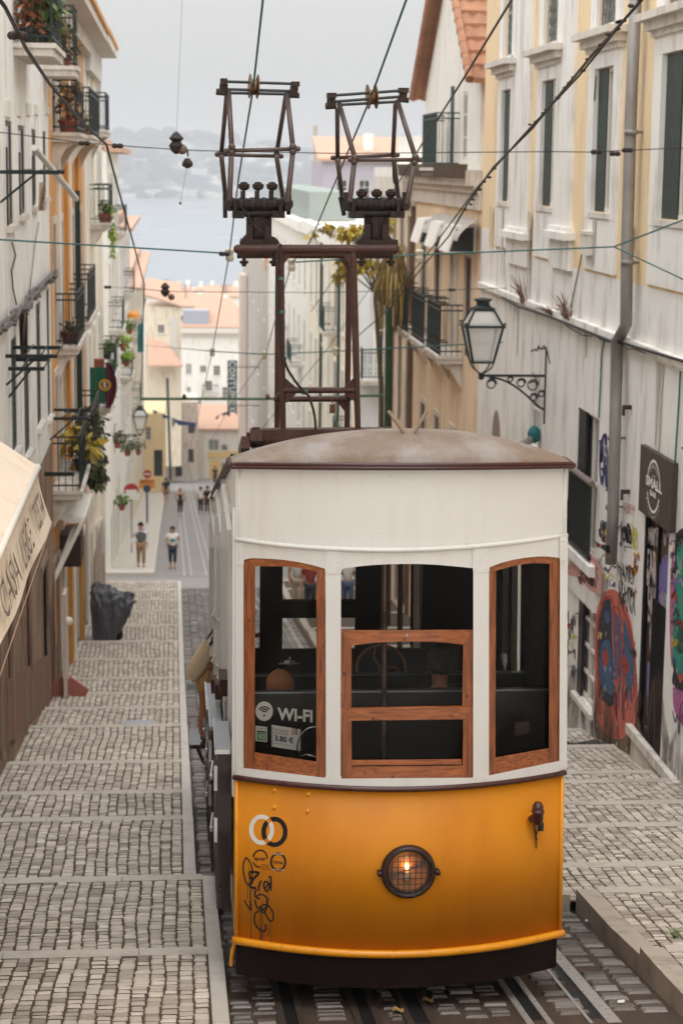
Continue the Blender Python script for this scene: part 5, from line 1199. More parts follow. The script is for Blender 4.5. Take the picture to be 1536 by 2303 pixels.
# ---------------- right: cream house with balconies and dormer
R2 = House('balcony_house', 'cream house with iron balconies and terracotta dormer next to the palace', XR1+.03, 1, 41.0, 52.55, -16, -.05, peach_pl, 9, bands=[(-16,-.05,peach_pl)])
X2 = XR1+.03
def yu(u, X=X2): return X*4464/(u-395)
zf2 = -4.15
for a0, a1 in ((42.3,43.3),(44.6,45.5),(47.4,48.4),(50.1,51.1)): R2.open(a0, a1, zf2+.05, -1.9, 'shutter' if a0 == 44.6 else 'dark', rec=.25, sill=False, surround=stone, frame=wood_door if a0 != 44.6 else frame_w)
for a0, a1 in ((43.4,45.7),(46.3,48.7),(49.6,51.9)): R2.balcony(a0, a1, zf2, .55, 1.15, .13, iron, True)
for a0, a1 in ((42.2,43.0),(44.3,45.2),(47.0,47.9),(49.7,50.6)):
    R2.open(a0, a1, S((a0+a1)/2)+.1, -6.0, 'dark' , rec=.3, sill=False, surround=stone, frame=wood_door)
for a0, a1 in ((41.9,43.5),(44.3,45.9),(47.1,48.6)):
    q = MB(); z = -1.15; q.slab([R2.P(a0,z,0), R2.P(a0,z-.06,-.45), R2.P(a0,z-.62,-.62), R2.P(a0,z-.62,0)], (0,a1-a0,0)); o = q.build('box_awning', [pale_pl], R2.root)
    q = MB(); q.slab([R2.P(a0-.006,z-.08,-.05), R2.P(a0-.006,z-.12,-.42), R2.P(a0-.006,z-.60,-.57), R2.P(a0-.006,z-.60,-.05)], (0,.004,0)); q.build('awning_cheek', mat('dark_awning_side', H(58,58,58), .7, .15, 10, .1), o)
R2.part('cornice', stone, [(41.0,52.5,-.35,-.05,-.35,.05), (41.0,52.5,-.5,-.35,-.2,.05), (41.0,52.5,-.85,-.5,-.1,.05)])
q = MB()
for k in range(24): a = 41.3+k*.47; q.slab([R2.P(a,-.2,-.34), R2.P(a,-.2,-.5), R2.P(a,.1,-.55), R2.P(a,.1,-.3)], (0,.3,0))
q.build('roof_edge_tiles', mat('mossy_dark_tiles', H(96,78,64), .9, .3, 6, .4), R2.root)
q = MB(); 
q.grid([[R2.P(a, -1.05-.32*math.sin(t)*0-.45*t/1.5, -.12-.4*math.sin(t)) for t in [1.5*k/6 for k in range(7)]] for a in (41.1, 43.2, 45.2, 47.3)]); q.build('curved_hood', grey_pl, R2.root)
R2.finish()
# dormer storey with its own roof
dm = House('dormer_house', 'white attic storey with steep terracotta roof above the cream house', X2+.05, 1, 42.0, 51.3, -.03, 1.9, pale_pl, 6)
dm.open(46.0, 46.7, .1, 2.0, 'shutter', rec=.12, sill=False, frame=green_paint); dm.open(43.9, 44.6, .2, 1.7, 'dark', rec=.15, sill=False)
dm.holes = [h for h in dm.holes]; dm.z1 = 1.9; dm.finish()
q = MB(); ap = (46.6, 5.4); d_ = 6
q.slab([dm.P(42.0,1.9,.0), dm.P(51.3,1.9,.0), dm.P(ap[0],ap[1],.0)], (5.9,0,0)); q.build('gable', pale_pl, dm.root)
q = MB()
def roof_slope(mb, p0, p1, d0, d1, n, H_):   # ribbed tile slope: p0 eave (a,z), p1 ridge
    nr = 22; rows = []
    for j in range(2*nr+1):
        d = d0+(d1-d0)*j/(2*nr); lift = .05 if j % 2 else 0
        r = []
        for i in range(n+1):
            t = i/n; st_ = .035*(1-(t*n*1.0 % 1))
            r.append(H_.P(p0[0]+(p1[0]-p0[0])*t, p0[1]+(p1[1]-p0[1])*t+.06+lift, d))
        rows.append(r)
    mb.grid(rows)
    a = [H_.P(p0[0],p0[1]-.02,d0), H_.P(p1[0],p1[1]-.02,d0), H_.P(p1[0],p1[1]+.13,d0), H_.P(p0[0],p0[1]+.13,d0)]; mb.poly(a)
roof_slope(q, (41.6,1.72), ap, -.25, 6, 10, dm); roof_slope(q, (51.8,1.66), ap, -.25, 6, 10, dm)
for k in range(14):
    for sgn_, e_ in ((-1,(41.6,1.72)),(1,(51.8,1.66))):
        t = (k+.2)/14; a = e_[0]+(ap[0]-e_[0])*t; z = e_[1]+(ap[1]-e_[1])*t; a2 = e_[0]+(ap[0]-e_[0])*(t+.06); z2 = e_[1]+(ap[1]-e_[1])*(t+.06)
        q.tube([dm.P(a,z+.08,-.3), dm.P(a2,z2+.12,-.3)], [.10,.085], 7)
for k in range(12):                                     # rows of tiles across the near slope
    t = k/12; a = 41.6+(ap[0]-41.6)*t; z = 1.72+(ap[1]-1.72)*t; q.box(dm.P(a,z+.06,-.2), dm.P(a+.06,z+.17,5.9))
q.build('roof', tile_m, dm.root)
dm.balcony(45.1, 47.6, .0, .55, 1.25, .07, green_iron)
# ---------------- right: house with arched windows
R3 = House('arched_window_house', 'peach house with tall arched windows beside the green pole', XR1+.05, 1, 52.6, 60.0, -18, -.3, peach_pl, 9)
for a in (53.4, 55.3, 57.2, 58.8):
    R3.open(a, a+.85, -3.6, -1.3, 'light', rec=.25, sill=False, surround=stone, frame=wood_door); R3.open(a, a+.85, -7.2, -4.6, 'dark', rec=.3, sill=False, surround=stone, frame=wood_door)
    R3.open(a, a+.85, S(a)+.1, -8.6, 'dark', rec=.3, sill=False, surround=stone, frame=wood_door)
R3.balcony(55.0, 58.4, -3.9, .5, 1.0, .12, green_iron)
R3.part('cornice', stone, [(52.6,60.0,-.8,-.25,-.4,.05),(52.6,60,-1.0,-.8,-.2,.05)]); R3.part('drainpipe', wood_door, [(52.7,52.8,-14,-1,-.12,0)])
q = MB(); q.box(R3.P(52.65,-.25,-.4), R3.P(60,.02,4)); q.box(R3.P(52.65,.02,.3), R3.P(60,.9,4)); q.build('parapet', pale_pl, R3.root)
R3.finish()
# ---------------- right, beyond the crossing
def autowin(h, rows, n, w, style, margin=.6, **k):
    L_ = (h.a1-h.a0-2*margin)/n
    for z0, z1 in rows:
        for i in range(n):
            c = h.a0+margin+L_*(i+.5); st_ = style[i % len(style)] if isinstance(style, (list,tuple)) else style
            h.open(c-w/2, c+w/2, z0, z1, st_, **k)
R4 = House('pale_yellow_house', 'pale yellow and white house with tall narrow windows past the crossing', XR1+.1, 1, 69.6, 95.8, -24, -2.6, cream_pl, 10)
autowin(R4, [(-6.4,-4.2),(-10.2,-7.8),(-14.0,-11.6)], 7, 1.1, ['dark','light','shutter'], rec=.15, sill=True, surround=pale_pl)
R4.part('cornice', pale_pl, [(69.7,95.8,-3.1,-2.5,-.4,.05)]); R4.part('downpipe', green_iron, [(77.0,77.12,-16,-2.8,-.12,0),(86.4,86.5,-16,-2.8,-.12,0)])
R4.balcony(71, 74.2, -10.4, .5, 1.0, .14, green_iron); R4.balcony(79, 82, -6.6, .5, 1.0, .14, green_iron); R4.part('pilaster', pale_pl, [(82.4,83.4,-18,-3.1,-.06,.02),(90,91,-18,-3.1,-.06,.02)])
R4.finish()
R4e = House('corner_house_wing', 'bluish white corner wing with a black balcony facing up the street', 69.62, 1, XR1+.14, 14, -24, -2.2, mat('cool_white_plaster', H(214,216,218), .85, .05, 1, .2, 30, dirt=H(164,160,156), dirt_amt=.4), 9, axis='X')
R4e.X = 69.35
for a in (7.15, 9.0): 
    R4e.open(a, a+.55, -7.3, -4.9, 'dark', rec=.1, sill=False, surround=pale_pl); R4e.open(a, a+.55, -11.5, -9.4, 'dark', rec=.1, sill=True)
R4e.balcony(6.6, 8.2, -7.4, .9, 1.1, .10, iron, False); R4e.finish()
R5 = House('white_flat_roof_house', 'tall white house with flat cornice halfway down the street', XR1+.12, 1, 95.9, 136.8, -30, -2.7, pale_pl, 10)
autowin(R5, [(-6.2,-4.2),(-9.8,-7.6),(-13.4,-11.2),(-17,-14.8)], 9, 1.2, ['dark','light'], rec=.15, sill=True)
R5.part('cornice', pale_pl, [(95.9,136.8,-3.1,-2.6,-.5,.05)]); R5.balcony(100,104,-10,.6,1.0,.2,green_iron); R5.balcony(112,116,-10,.6,1.0,.2,green_iron); R5.finish()
q = MB(); q.box((XR1+.2,97,-2.6), (XR1+2.5,136,-1.2)); q.build('roof_shed', mat('grey_green_roof_wall', H(146,154,148), .8, .05, 1, .1), R5.root)
R6 = House('grey_party_wall_house', 'tall narrow grey rendered house at the lower end of the street', XR1+.12, 1, 137, 188, -36, -6.8, grey_pl, 9)
autowin(R6, [(-11,-9),(-16,-14),(-21,-19)], 5, 1.3, 'dark', rec=.12, sill=True); R6.finish()
q = MB(); q.box((XR1+.0,139,-7.2), (XR1+3,142,-5.2)); q.build('chimney', tile_f, R6.root)
BIG = House('mauve_tenement', 'hazy mauve grey tenement with terracotta roof rising behind the pantographs', 150, 1, 11.2, 21, -34, .45, mat('mauve_plaster', H(176,170,178), .85, .05, .5, .1), 12, axis='X')
autowin(BIG, [(-2.6,-.9),(-6,-4.2),(-9.6,-7.8)], 5, .9, 'dark', rec=.1, sill=False)
BIG.finish(); q = MB(); q.slab([(10.8,149.6,.45),(21.4,149.6,.45),(21.4,156,2.2),(10.8,156,2.2)], (0,0,.2)); q.build('roof', tile_f, BIG.root)
q = MB(); q.box((14.5,152,.5),(15.2,153,2.6)); q.build('chimney', pale_pl, BIG.root)
ck = MB(); c0 = PY(708,440,160); c1 = PY(710,282,160); ck.lathe(c0, [(.24,-8),(.22,0),(.17,(c1-c0).z-.3),(.2,(c1-c0).z-.25),(.2,(c1-c0).z)], 10); tag(ck.build('chimney_stack', mat('pale_brick_stack', H(186,172,158), .9, .1, 5, .2)), 'slim pale chimney stack standing between the two pantographs', 'chimney')
# ---------------- left: white house
XL1 = -2.3
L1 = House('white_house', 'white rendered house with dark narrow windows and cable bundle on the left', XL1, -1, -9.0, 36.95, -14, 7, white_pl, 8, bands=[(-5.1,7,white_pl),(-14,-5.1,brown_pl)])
def yl(u, X=XL1): return -X*4464/(392-u)
def zl(v, Y): return -(v-377)/4464*Y
for u0, u1, vt, vb in ((20,35,282,515),(48,62,292,490),(77,87,300,470),(102,109,305,450)):
    ya, yb = yl(u0), yl(u1); L1.open(ya, yb, zl(vb,ya), zl(vt,ya), 'dark', rec=.16, sill=True, frame=frame_b, bars=(0,0))
    q = MB(); L1.bx(q, ya+.02, ya+.12, zl(vb,ya), zl(vt+60,ya), -.02, .1); q.build('shutter', green_paint, L1.root)
for u0, u1, vt, vb in ((24,36,771,1032),(52,64,732,1038),(81,91,690,970),(105,111.5,657,950)):
    ya, yb = yl(u0), yl(u1); L1.open(ya, yb, zl(vb,ya), zl(vt,ya), 'shutter', rec=.14, sill=True, frame=green_paint)
for k, u0 in enumerate((20,46,66,84,108)): ya = yl(u0); L1.part('lintel_block', frame_w, [(ya, ya+.8, zl(275-2*k,ya), zl(238+3*k,ya), -.03-.0*k, .01)])
for u0, u1 in ((-40,-15),(0,14),(45,57),(84,97),(112,122)):
    ya, yb = yl(u0), yl(u1); zb0 = S((ya+yb)/2)+.12; L1.open(ya, yb, zb0, zb0+2.5, 'door', rec=.2, sill=False, surround=mat('old_brown_stone', H(150,128,110), .9, .2, 5, .3, dirt=H(90,70,58), dirt_amt=.7), frame=wood_door if u0 not in (45, 84, -40) else mat('dark_red_door', H(96,44,36), .6, .2, 8, .2) if u0 < 80 else mat('near_black_door', H(34,30,28), .8, .2, 8, .2, spec=.2))  # one leaf near black: the shade of its recess put into the colour
L1.balcony(29.2, 31.8, zl(118,29.2), .57, 1.05, .12, iron, False); L1.balcony(35.7, 36.9, zl(166,35.8), .57, 1.05, .12, iron, False)
L1.finish()
q = MB(); r_ = random.Random(5)
q.slab([(XL1-.004+.006,4,S(4)),(XL1+.002,36.9,S(36.9)),(XL1+.002,36.9,S(36.9)+.9),(XL1+.002,4,S(4)+.9)], (.01,0,0)); q.build('plinth', mat('dirty_plinth', H(120,98,82), .9, .25, 3, .4, dirt=H(150,84,66), dirt_amt=.6, dth=(.45,.6)), L1.root)
# ---------------- left: ochre house
XL2 = -2.33
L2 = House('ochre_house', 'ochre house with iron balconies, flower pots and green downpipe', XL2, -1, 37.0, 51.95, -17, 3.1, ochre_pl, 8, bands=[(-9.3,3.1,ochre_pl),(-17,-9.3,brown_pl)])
for a in (38.3, 40.6, 45.2, 48.8):
    for zf_, hh in ((.62,2.0),(-3.55,2.4),(-6.2,2.1)): L2.open(a, a+.9, zf_, zf_+hh, 'dark' if zf_ > -5 else 'shutter', rec=.2, sill=False, surround=stone, frame=green_paint)
for a in (38.2, 41.5, 45, 49): L2.open(a, a+1.1, S(a)+.1, S(a)+2.5, 'door', rec=.25, sill=False, surround=stone)
L2.part('pilaster', mat('bright_ochre', H(214,152,72), .8, .1, 3, .1), [(42.4,43.0,-12,3.0,-.08,.02),(47.2,47.9,-12,3,-.08,.02)]); L2.part('pilaster', pale_pl, [(39.8,40.4,-12,3.0,-.06,.02),(44.1,44.6,-12,3,-.06,.02),(51.3,51.9,-13,3,-.06,.02)])
L2.part('downpipe', green_iron, [(46.2,46.32,-6.5,-.6,-.16,-.04)])
L2.part('eave', stone, [(37.2,51.95,3.1,3.3,-.63,.05),(37.2,51.95,2.75,3.1,-.25,.05)]); L2.part('gutter', ochre_pl, [(37.2,51.95,3.3,3.42,-.7,.05)])
L2.balcony(38.5, 41.6, .58, .5, 1.0, .12, iron, True); L2.balcony(44.4, 49.8, .62, .5, 1.05, .12, iron, True)
L2.balcony(39.2, 42.6, -3.58, .42, 1.05, .10, iron, True); L2.balcony(44.9, 49.2, -3.55, .40, 1.1, .07, iron, True)
L2.balcony(37.1, 41.0, -6.15, .55, 1.05, .12, iron, True); L2.balcony(44.0, 48.0, -6.5, .5, 1.05, .1, iron, True)
L2.finish()
# ---------------- left: cream house at the corner
XL3 = -2.31
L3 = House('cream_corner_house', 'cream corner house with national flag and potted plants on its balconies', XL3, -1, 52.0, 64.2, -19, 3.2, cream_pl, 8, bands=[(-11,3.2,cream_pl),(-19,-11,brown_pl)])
for a in (53, 56, 59.5, 62):
    for zf_ in (1.0, -1.6, -6.6, -9.9): L3.open(a, a+1.0, zf_+.05, zf_+2.0, 'dark', rec=.2, sill=False, surround=pale_pl)
L3.balcony(54.9, 57.6, -1.6, .56, 1.05, .12, green_iron, True); L3.balcony(54.0, 57.0, -6.6, .52, 1.05, .12, iron, True); L3.balcony(60.0, 63.0, -6.4, .5, 1.0, .12, green_iron, True); L3.balcony(54, 57, .9, .5, 1.0, .12, iron, True)
L3.part('eave', stone, [(52,60.2,3.12,3.35,-.63,.05),(52,60,2.4,3.12,-.18,.05)]); L3.part('gutter', ochre_pl, [(52,60.2,3.35,3.47,-.68,.05)]); L3.part('downpipe', pale_pl, [(60.5,60.62,-12,3,-.14,-.02)])
for a in (53, 56.5, 60): L3.open(a, a+1.0, S(a)+.1, S(a)+2.3, 'door', rec=.2, sill=False, surround=stone)
L3.finish()
# ---------------- left, beyond the crossing
for nm, lab, a0, a1, zt_, m, st_, nn in (('white_terrace_house','white terrace house with overhanging tiled eave beyond the crossing',69.6,84,.45,pale_pl,['dark','light'],4), ('pale_terrace_house','lower pale terrace house with plants behind the street lantern',84.1,105,-2.8,white_pl,['dark','shutter'],5), ('beige_terrace_house','low beige terrace house at the end of the left row',105.1,150,-6.6,cream_pl,['dark'],8)):
    h = House(nm, lab, -2.34, -1, a0, a1, -32, zt_, m, 8)
    base = S((a0+a1)/2)
    autowin(h, [(zt_-2.9, zt_-.9), (zt_-6.2, zt_-4.1), (zt_-9.5, zt_-7.4)], nn, 1.0, st_, rec=.18, sill=True, surround=stone)
    autowin(h, [(S(a1)+.4, S(a0)+1.7)], nn, 1.1, 'door', rec=.2, sill=False)
    h.part('eave', tile_f, [(a0,a1,zt_-.02,zt_+.16,-.55,.1)]); h.part('roof', tile_f, [(a0+.2,a1-.2,zt_+.16,zt_+.5,.2,7)])
    h.balcony(a0+1, a0+4, zt_-6.3, .5, 1.0, .14, green_iron, True); h.balcony(a0+6, a0+9, zt_-3.0, .5, 1.0, .14, green_iron, True)
    h.finish()
# ---------------- houses closing the view
def front(nm, lab, u0, u1, vt, vb, Y, m, depth=8):
    a, b = PY(u0, vb, Y), PY(u1, vt, Y); return House(nm, lab, Y, 1, a.x, b.x, a.z-2, b.z, m, depth, axis='X')
def fo(h, u0, u1, vt, vb, style, **k): a, b = PY(u0, vb, h.X), PY(u1, vt, h.X); return h.open(a.x, b.x, a.z, b.z, style, **k)
h = front('yellow_shop_house', 'small white house with a yellow ground floor at the foot of the street', 446, 548, 968, 1084, 192, pale_pl)
fo(h, 469, 493, 988, 1014, 'light', sill=True, bars=(1,0)); fo(h, 498, 512, 1000, 1014, 'dark', sill=True); fo(h, 497, 522, 1040, 1078, 'light', sill=False, rec=.1)
p, q2 = PY(471,1080,192), PY(496,1034,192); h.part('yellow_panel', mat('bright_yellow_wall', H(236,206,140), .8, .05, 2, .1), [(p.x,q2.x,p.z,q2.z,-.03,.01)]); p, q2 = PY(447,1030,192), PY(547,1014,192); h.part('yellow_band', mat('bright_yellow_wall', H(236,206,140)), [(p.x+.9,q2.x,p.z,q2.z,-.06,.01)])
h.part('corner_pilaster', frame_w, [(PY(447,1080,192).x, PY(460,1080,192).x, PY(447,1084,192).z, PY(447,966,192).z, -.15, .01)]); h.finish()
q = MB(); a, b = PY(446,968,192), PY(548,968,192); q.slab([(a.x-.2,191.7,a.z),(b.x,191.7,a.z),(b.x,199,a.z+1.6),(a.x-.2,199,a.z+1.6)], (0,0,.2)); q.build('roof', tile_f, h.root)
h = front('curved_cornice_house', 'big white house with a rounded cornice and hipped terracotta roof', 404, 548, 742, 1000, 212, pale_pl)
for u0, u1, vt, vb in ((418,432,818,842),(450,465,822,838),(480,496,822,845),(462,478,856,880),(500,512,870,900),(420,430,870,900),(440,452,900,930)): fo(h, u0, u1, vt, vb, 'light' if u0 < 440 else 'dark', sill=True, rec=.12)
a, b = PY(404,742,212), PY(548,742,212); h.part('cornice', frame_w, [(a.x-.2,b.x+.2,a.z-.3,a.z+.25,-.6,.05),(a.x,b.x,a.z-.7,a.z-.3,-.25,.05)]); 
z9 = PY(470,884,212).z; h.balcony(PY(455,884,212).x, PY(490,884,212).x, z9, .7, 1.0, .2, green_iron); h.finish()
q = MB(); q.slab([(a.x-.3,211.4,a.z+.25),(b.x+.3,211.4,a.z+.25),(b.x-1.2,217,a.z+3.0),(a.x+2.6,217,a.z+3.0)], (0,0,.15)); q.build('roof', tile_f, h.root)
q = MB(); a2, b2_ = PY(404,738,212), PY(470,700,212); q.box((a2.x+.4,211.9,a2.z+.3), (b2_.x,215,a2.z+1.9)); q.build('glazed_attic', mat('grey_glazing', H(170,174,184), .3, .1, 4, 0), h.root)
h = front('gridded_window_house', 'cream house with a single six pane window above a tiled lean-to roof', 328, 408, 690, 1000, 178, cream_pl)
fo(h, 355, 371, 730, 750, 'dark', sill=True, bars=(1,2), frame=frame_w, rec=.1); fo(h, 386, 394, 940, 960, 'dark'); h.part('corner_strip', frame_w, [(PY(382,700,178).x, PY(400,700,178).x, PY(390,800,178).z, PY(390,712,178).z, -.12, .02)]); h.finish()
q = MB(); a, b = PY(334,820,178), PY(412,775,178); q.slab([(a.x,176.2,a.z),(b.x,176.2,a.z),(b.x-1.4,178,b.z),(a.x,178,b.z+.6)], (0,0,.12)); q.build('lean_to_roof', mat('pink_tiles', H(214,174,152), .85, .2, 3, .3), h.root)
q = MB(); a, b = PY(326,690,178), PY(408,690,178); q.slab([(a.x,177.6,a.z+1),(b.x,177.6,a.z),(b.x,186,a.z+1.6),(a.x,186,a.z+2)], (0,0,.15)); q.build('roof', tile_f, h.root)
h = front('stained_wall_house', 'weathered beige house with dark doorways where the street bends', 372, 446, 905, 1082, 184, mat('stained_beige_plaster', H(232,222,210), .9, .1, 1, .2, dirt=H(150,122,106), dirt_amt=.7))
for u0, u1, vt, vb in ((424,436,1010,1040),(395,410,1000,1072),(424,438,950,975)): fo(h, u0, u1, vt, vb, 'dark', sill=False, rec=.2, frame=wood_door)
h.finish()
h = front('ochre_corner_house', 'narrow pale ochre house with a black doorway on the left at the bend', 318, 372, 930, 1085, 150, mat('sun_ochre', H(238,214,168), .85, .08, 2, .2))
fo(h, 347, 366, 1012, 1072, 'dark', sill=False, rec=.4, frame=black_m); fo(h, 328, 340, 960, 990, 'dark', rec=.1); h.finish()
r_ = random.Random(11)
for k, (u0, u1, ve, vr, Y) in enumerate(((395,452,690,664,236),(430,530,708,672,248),(330,392,668,650,262),(455,545,668,650,290),(300,350,655,645,300),(545,640,640,625,250),(590,700,615,600,300))):
    a, b = PY(u0, ve, Y), PY(u1, vr, Y)
    h = House('lower_town_house', ('pale house with faded hipped roof beside the rounded cornice house','wide house with faded terracotta roof above the rounded cornice','distant house with flat pale roof left of the trolley wire','long roofed house on the river side behind the terracotta roofs','small far house just above the left terrace roofs','pinkish far house seen between portal and grey house','far roof behind the portal crossbar')[k], Y, 1, a.x, b.x, -46, a.z, pale_pl, 12, axis='X')
    autowin(h, [(a.z-2.6,a.z-1.0)], 3, .9, 'dark', rec=.1, sill=False); h.finish()
    q = MB(); d = .8; q.slab([(a.x-.3,Y-.3,a.z),(b.x+.3,Y-.3,a.z),(b.x-d,Y+6,b.z),(a.x+d,Y+6,b.z)], (0,0,.15)); q.build('roof', tile_f, h.root)
h = House('narrow_party_wall', 'narrow pinkish grey wall strip seen left of the portal', 176, 1, 5.9, 6.45, -40, -9.6, mat('pinkish_grey_render', H(214,196,186), .85, .06, 1, .1), 5, axis='X'); h.finish()

rr_ = random.Random(23)
far_lab = ['tiny house with pale roof by the river left of the trolley wire', 'tiny pink roofed house by the river above the curved cornice', 'far cream house with two dormers near the water', 'far white block on the waterfront edge of the roofs', 'small terracotta roof wedged behind the glazed attic', 'far house with a stepped gable right of the glazed attic', 'small white house high behind the gridded window house', 'narrow far house beside the grey party wall', 'flat roofed far house with a stair hut']
for k, (u0, u1, ve, vr, Y) in enumerate(((345,375,652,645,340),(470,510,660,648,330),(520,548,662,650,300),(392,418,652,646,380),(378,408,700,684,226),(500,540,700,686,236),(408,440,664,650,280),(552,575,700,690,230),(436,470,654,648,350))):
    a, b = PY(u0, ve, Y), PY(u1, vr, Y)
    h = House('lower_town_house', far_lab[k], Y, 1, a.x, b.x, -46, a.z, rr_.choice([pale_pl, cream_pl, white_pl]), 10, axis='X')
    autowin(h, [(a.z-2.2,a.z-1.0)], 3, .8, 'dark', rec=.1, sill=False); h.finish()
    q = MB(); q.slab([(a.x-.2,Y-.2,a.z),(b.x+.2,Y-.2,a.z),(b.x-.6,Y+5,b.z),(a.x+.6,Y+5,b.z)], (0,0,.15)); q.build('roof', tile_f, h.root)
    q = MB(); x = a.x+(b.x-a.x)*rr_.uniform(.2,.8); q.box((x-.3,Y+3,a.z), (x+.3,Y+3.6,b.z+1.0)); q.build('chimney', pale_pl, h.root)
for lab, u, v0, v1, Y in (('thin roof aerial above the pale hipped roof', 418, 668, 640, 236), ('roof aerial above the wide terracotta roof', 508, 668, 640, 248), ('roof aerial above the gridded window house', 372, 650, 628, 262)):
    q = MB(); p0, p1 = PY(u, v0+6, Y+3), PY(u, v1, Y+3); q.tube([p0, p1], .05, 5)
    for k in range(4): z = p1.z-.1-.25*k; q.bar((p1.x-.7, Y+3, z), (p1.x+.7, Y+3, z), .05)
    tag(q.build('roof_aerial', iron), lab, 'aerial', 'roof aerials of the lower town')
# ================================================================ THINGS IN THE STREET
def lantern(name, label, base, wall, h, facing, yaw=0.0, m=mat('blackish_green_iron', H(22,36,33), .5, .2, 10, .1)):
    """street lantern standing at the end of a scrolled wall bracket: base = foot of the lantern, wall = bracket root on the wall."""
    b = Vector(base); w = Vector(wall); t = thing(name, label, 'street lamp', w)
    k = h/1.25
    fr = MB(); pn = MB()
    w0, w1, z0, z1, z2 = .17*k, .30*k, .18*k, .78*k, 1.05*k
    rot = Matrix.Rotation(yaw, 3, 'Z')
    def c(s, hw, z): return b + rot @ Vector((s[0]*hw, s[1]*hw, 0)) + Vector((0,0,z))
    Q = ((-1,-1),(1,-1),(1,1),(-1,1))
    for i in range(4):
        s, s2 = Q[i], Q[(i+1)%4]
        fr.bar(c(s,w0,z0), c(s,w1,z1), .03*k); fr.bar(c(s,w1,z1), c(s,w1*.52,z2), .028*k)
        fr.bar(c(s,w0,z0), c(s2,w0,z0), .03*k); fr.bar(c(s,w1*1.04,z1), c(s2,w1*1.04,z1), .05*k, .04*k); fr.bar(c(s,w1*.52,z2), c(s2,w1*.52,z2), .05*k)
        fr.tube([c(s,w0,z0-.02*k), c(s,w0*.8,z0-.1*k), c(s,.02*k,z0-.2*k)], .013*k, 6); fr.ball(c(s,w1*1.06,z1+.05*k), .022*k, 6)
        pn.poly([c(s,w0*.97,z0), c(s2,w0*.97,z0), c(s2,w1*.97,z1), c(s,w1*.97,z1)]); pn.poly([c(s,w1*.97,z1), c(s2,w1*.97,z1), c(s2,w1*.5,z2), c(s,w1*.5,z2)])
    fr.lathe(b, [(.02*k,-.12*k),(.05*k,-.1*k),(.05*k,-.02*k),(.025*k,0)], 10)
    fr.lathe(b+Vector((0,0,z2)), [(.17*k,0),(.16*k,.03*k),(.11*k,.07*k),(.11*k,.12*k),(.15*k,.14*k),(.15*k,.165*k),(.04*k,.185*k)], 14)
    fr.build('lantern_frame', m, t); pn.build('lantern_glass', glass_l, t)
    br = MB(); d = w-b; top = b+Vector((0,0,-.05*k)); L_ = d.length
    wt_ = Vector((w.x, w.y, top.z)); br.bar(top, wt_, .04*k)
    dn = wt_-top
    def bp_(s, z): return top+dn*s+Vector((0,0,z))
    br.tube([bp_(s, z) for s, z in smooth_pts([(.12,-.03*k),(.3,-.06*k),(.5,-.16*k),(.7,-.32*k),(.86,-.48*k),(1,-.58*k)], 4)], .018*k, 6)
    for s, z, r in ((.16,-.14*k,.09*k),(.45,-.06*k,.05*k),(.62,-.12*k,.08*k),(.8,-.16*k,.1*k),(.82,-.36*k,.07*k),(.94,-.3*k,.06*k)):
        br.tube([bp_(s, z)+dn.normalized()*r*(1-.02*i)*math.cos(i*.42)+Vector((0,0,r*(1-.02*i)*math.sin(i*.42))) for i in range(22)], .013*k, 5, None, False)
    br.bar(wt_+Vector((0,0,.42*k)), wt_+Vector((0,0,-.8*k)), .045*k)
    br.tube([wt_+Vector((0,0,.42*k)), wt_+dn.normalized()*-.05*k+Vector((0,0,.5*k)), wt_+dn.normalized()*-.1*k+Vector((0,0,.44*k))], .014*k, 5)
    br.build('bracket', m, t); return t
glass_l = mat('lantern_frosted_glass', H(236,236,232), .3, .03, 6, 0); glass_l.node_tree.nodes['Principled BSDF'].inputs['Transmission Weight'].default_value = .0; glass_l.node_tree.nodes['Principled BSDF'].inputs['Alpha'].default_value = .5  # whitish, half-transparent lantern panes
Ywl = PX(1228, 820, XR1).y; bl_ = PY(1082, 838, Ywl)
lantern('street_lantern', 'black green four sided street lantern on a scrolled bracket on the palace wall', bl_, (XR1, Ywl, bl_.z), (838-660)*Ywl/4464*.98, 1)
lb = PY(316, 975, 76); lantern('street_lantern', 'far green street lantern over the left pavement beyond the crossing', lb, (-2.34, 76, lb.z), 66*76/4464, -1)
# ---------------- wires and cables
def wire(label, pts, r=.012, m=wire_t, sag=0.0, name='span_wire', cat='wire', grp=None, knobs=(), n=10, extra=None):
    P3 = []
    for a, b in zip(pts, pts[1:]):
        a = Vector(a); b = Vector(b)
        for k in range(n):
            t = k/n; P3.append(a.lerp(b, t)+Vector((0,0,-4*sag*t*(1-t)*(b-a).length)))
    P3.append(Vector(pts[-1])); q = MB(); q.tube(P3, r, 6, 0)
    if not knobs and not extra: return tag(q.build(name, m), label, cat, grp)
    root = thing(name, label, cat, pts[0], grp); q.build('wire', m, root)
    for kind, p in knobs:
        q = MB(); p = Vector(p)
        if kind == 'ins': q.lathe(p+Vector((0,0,-.05)), [(.02,-.06),(.05,-.05),(.06,0),(.05,.02),(.05,.06),(.065,.07),(.065,.10),(.03,.12)], 10); q.build('insulator', porcelain, root)
        elif kind == 'reel': q.lathe(p, [(.012,-.075),(.03,-.06),(.034,-.02),(.024,0),(.034,.02),(.03,.06),(.012,.075)], 10, None, (1,0,0)); q.build('strain_insulator', rust_d, root)
        elif kind == 'ball': q.ball(p, .07, 8); q.build('ball_insulator', mat('mottled_ball', H(110,92,78), .6, .3, 20, .2), root)
        elif kind == 'flower':
            q.lathe(p, [(.02,-.14),(.07,-.1),(.1,-.03),(.06,.02),(.1,.06),(.04,.13),(.01,.15)], 9); q.build('hanging_fitting', rust_d, root)
    return root
def zw(u, v, Y): return PY(u, v, Y)
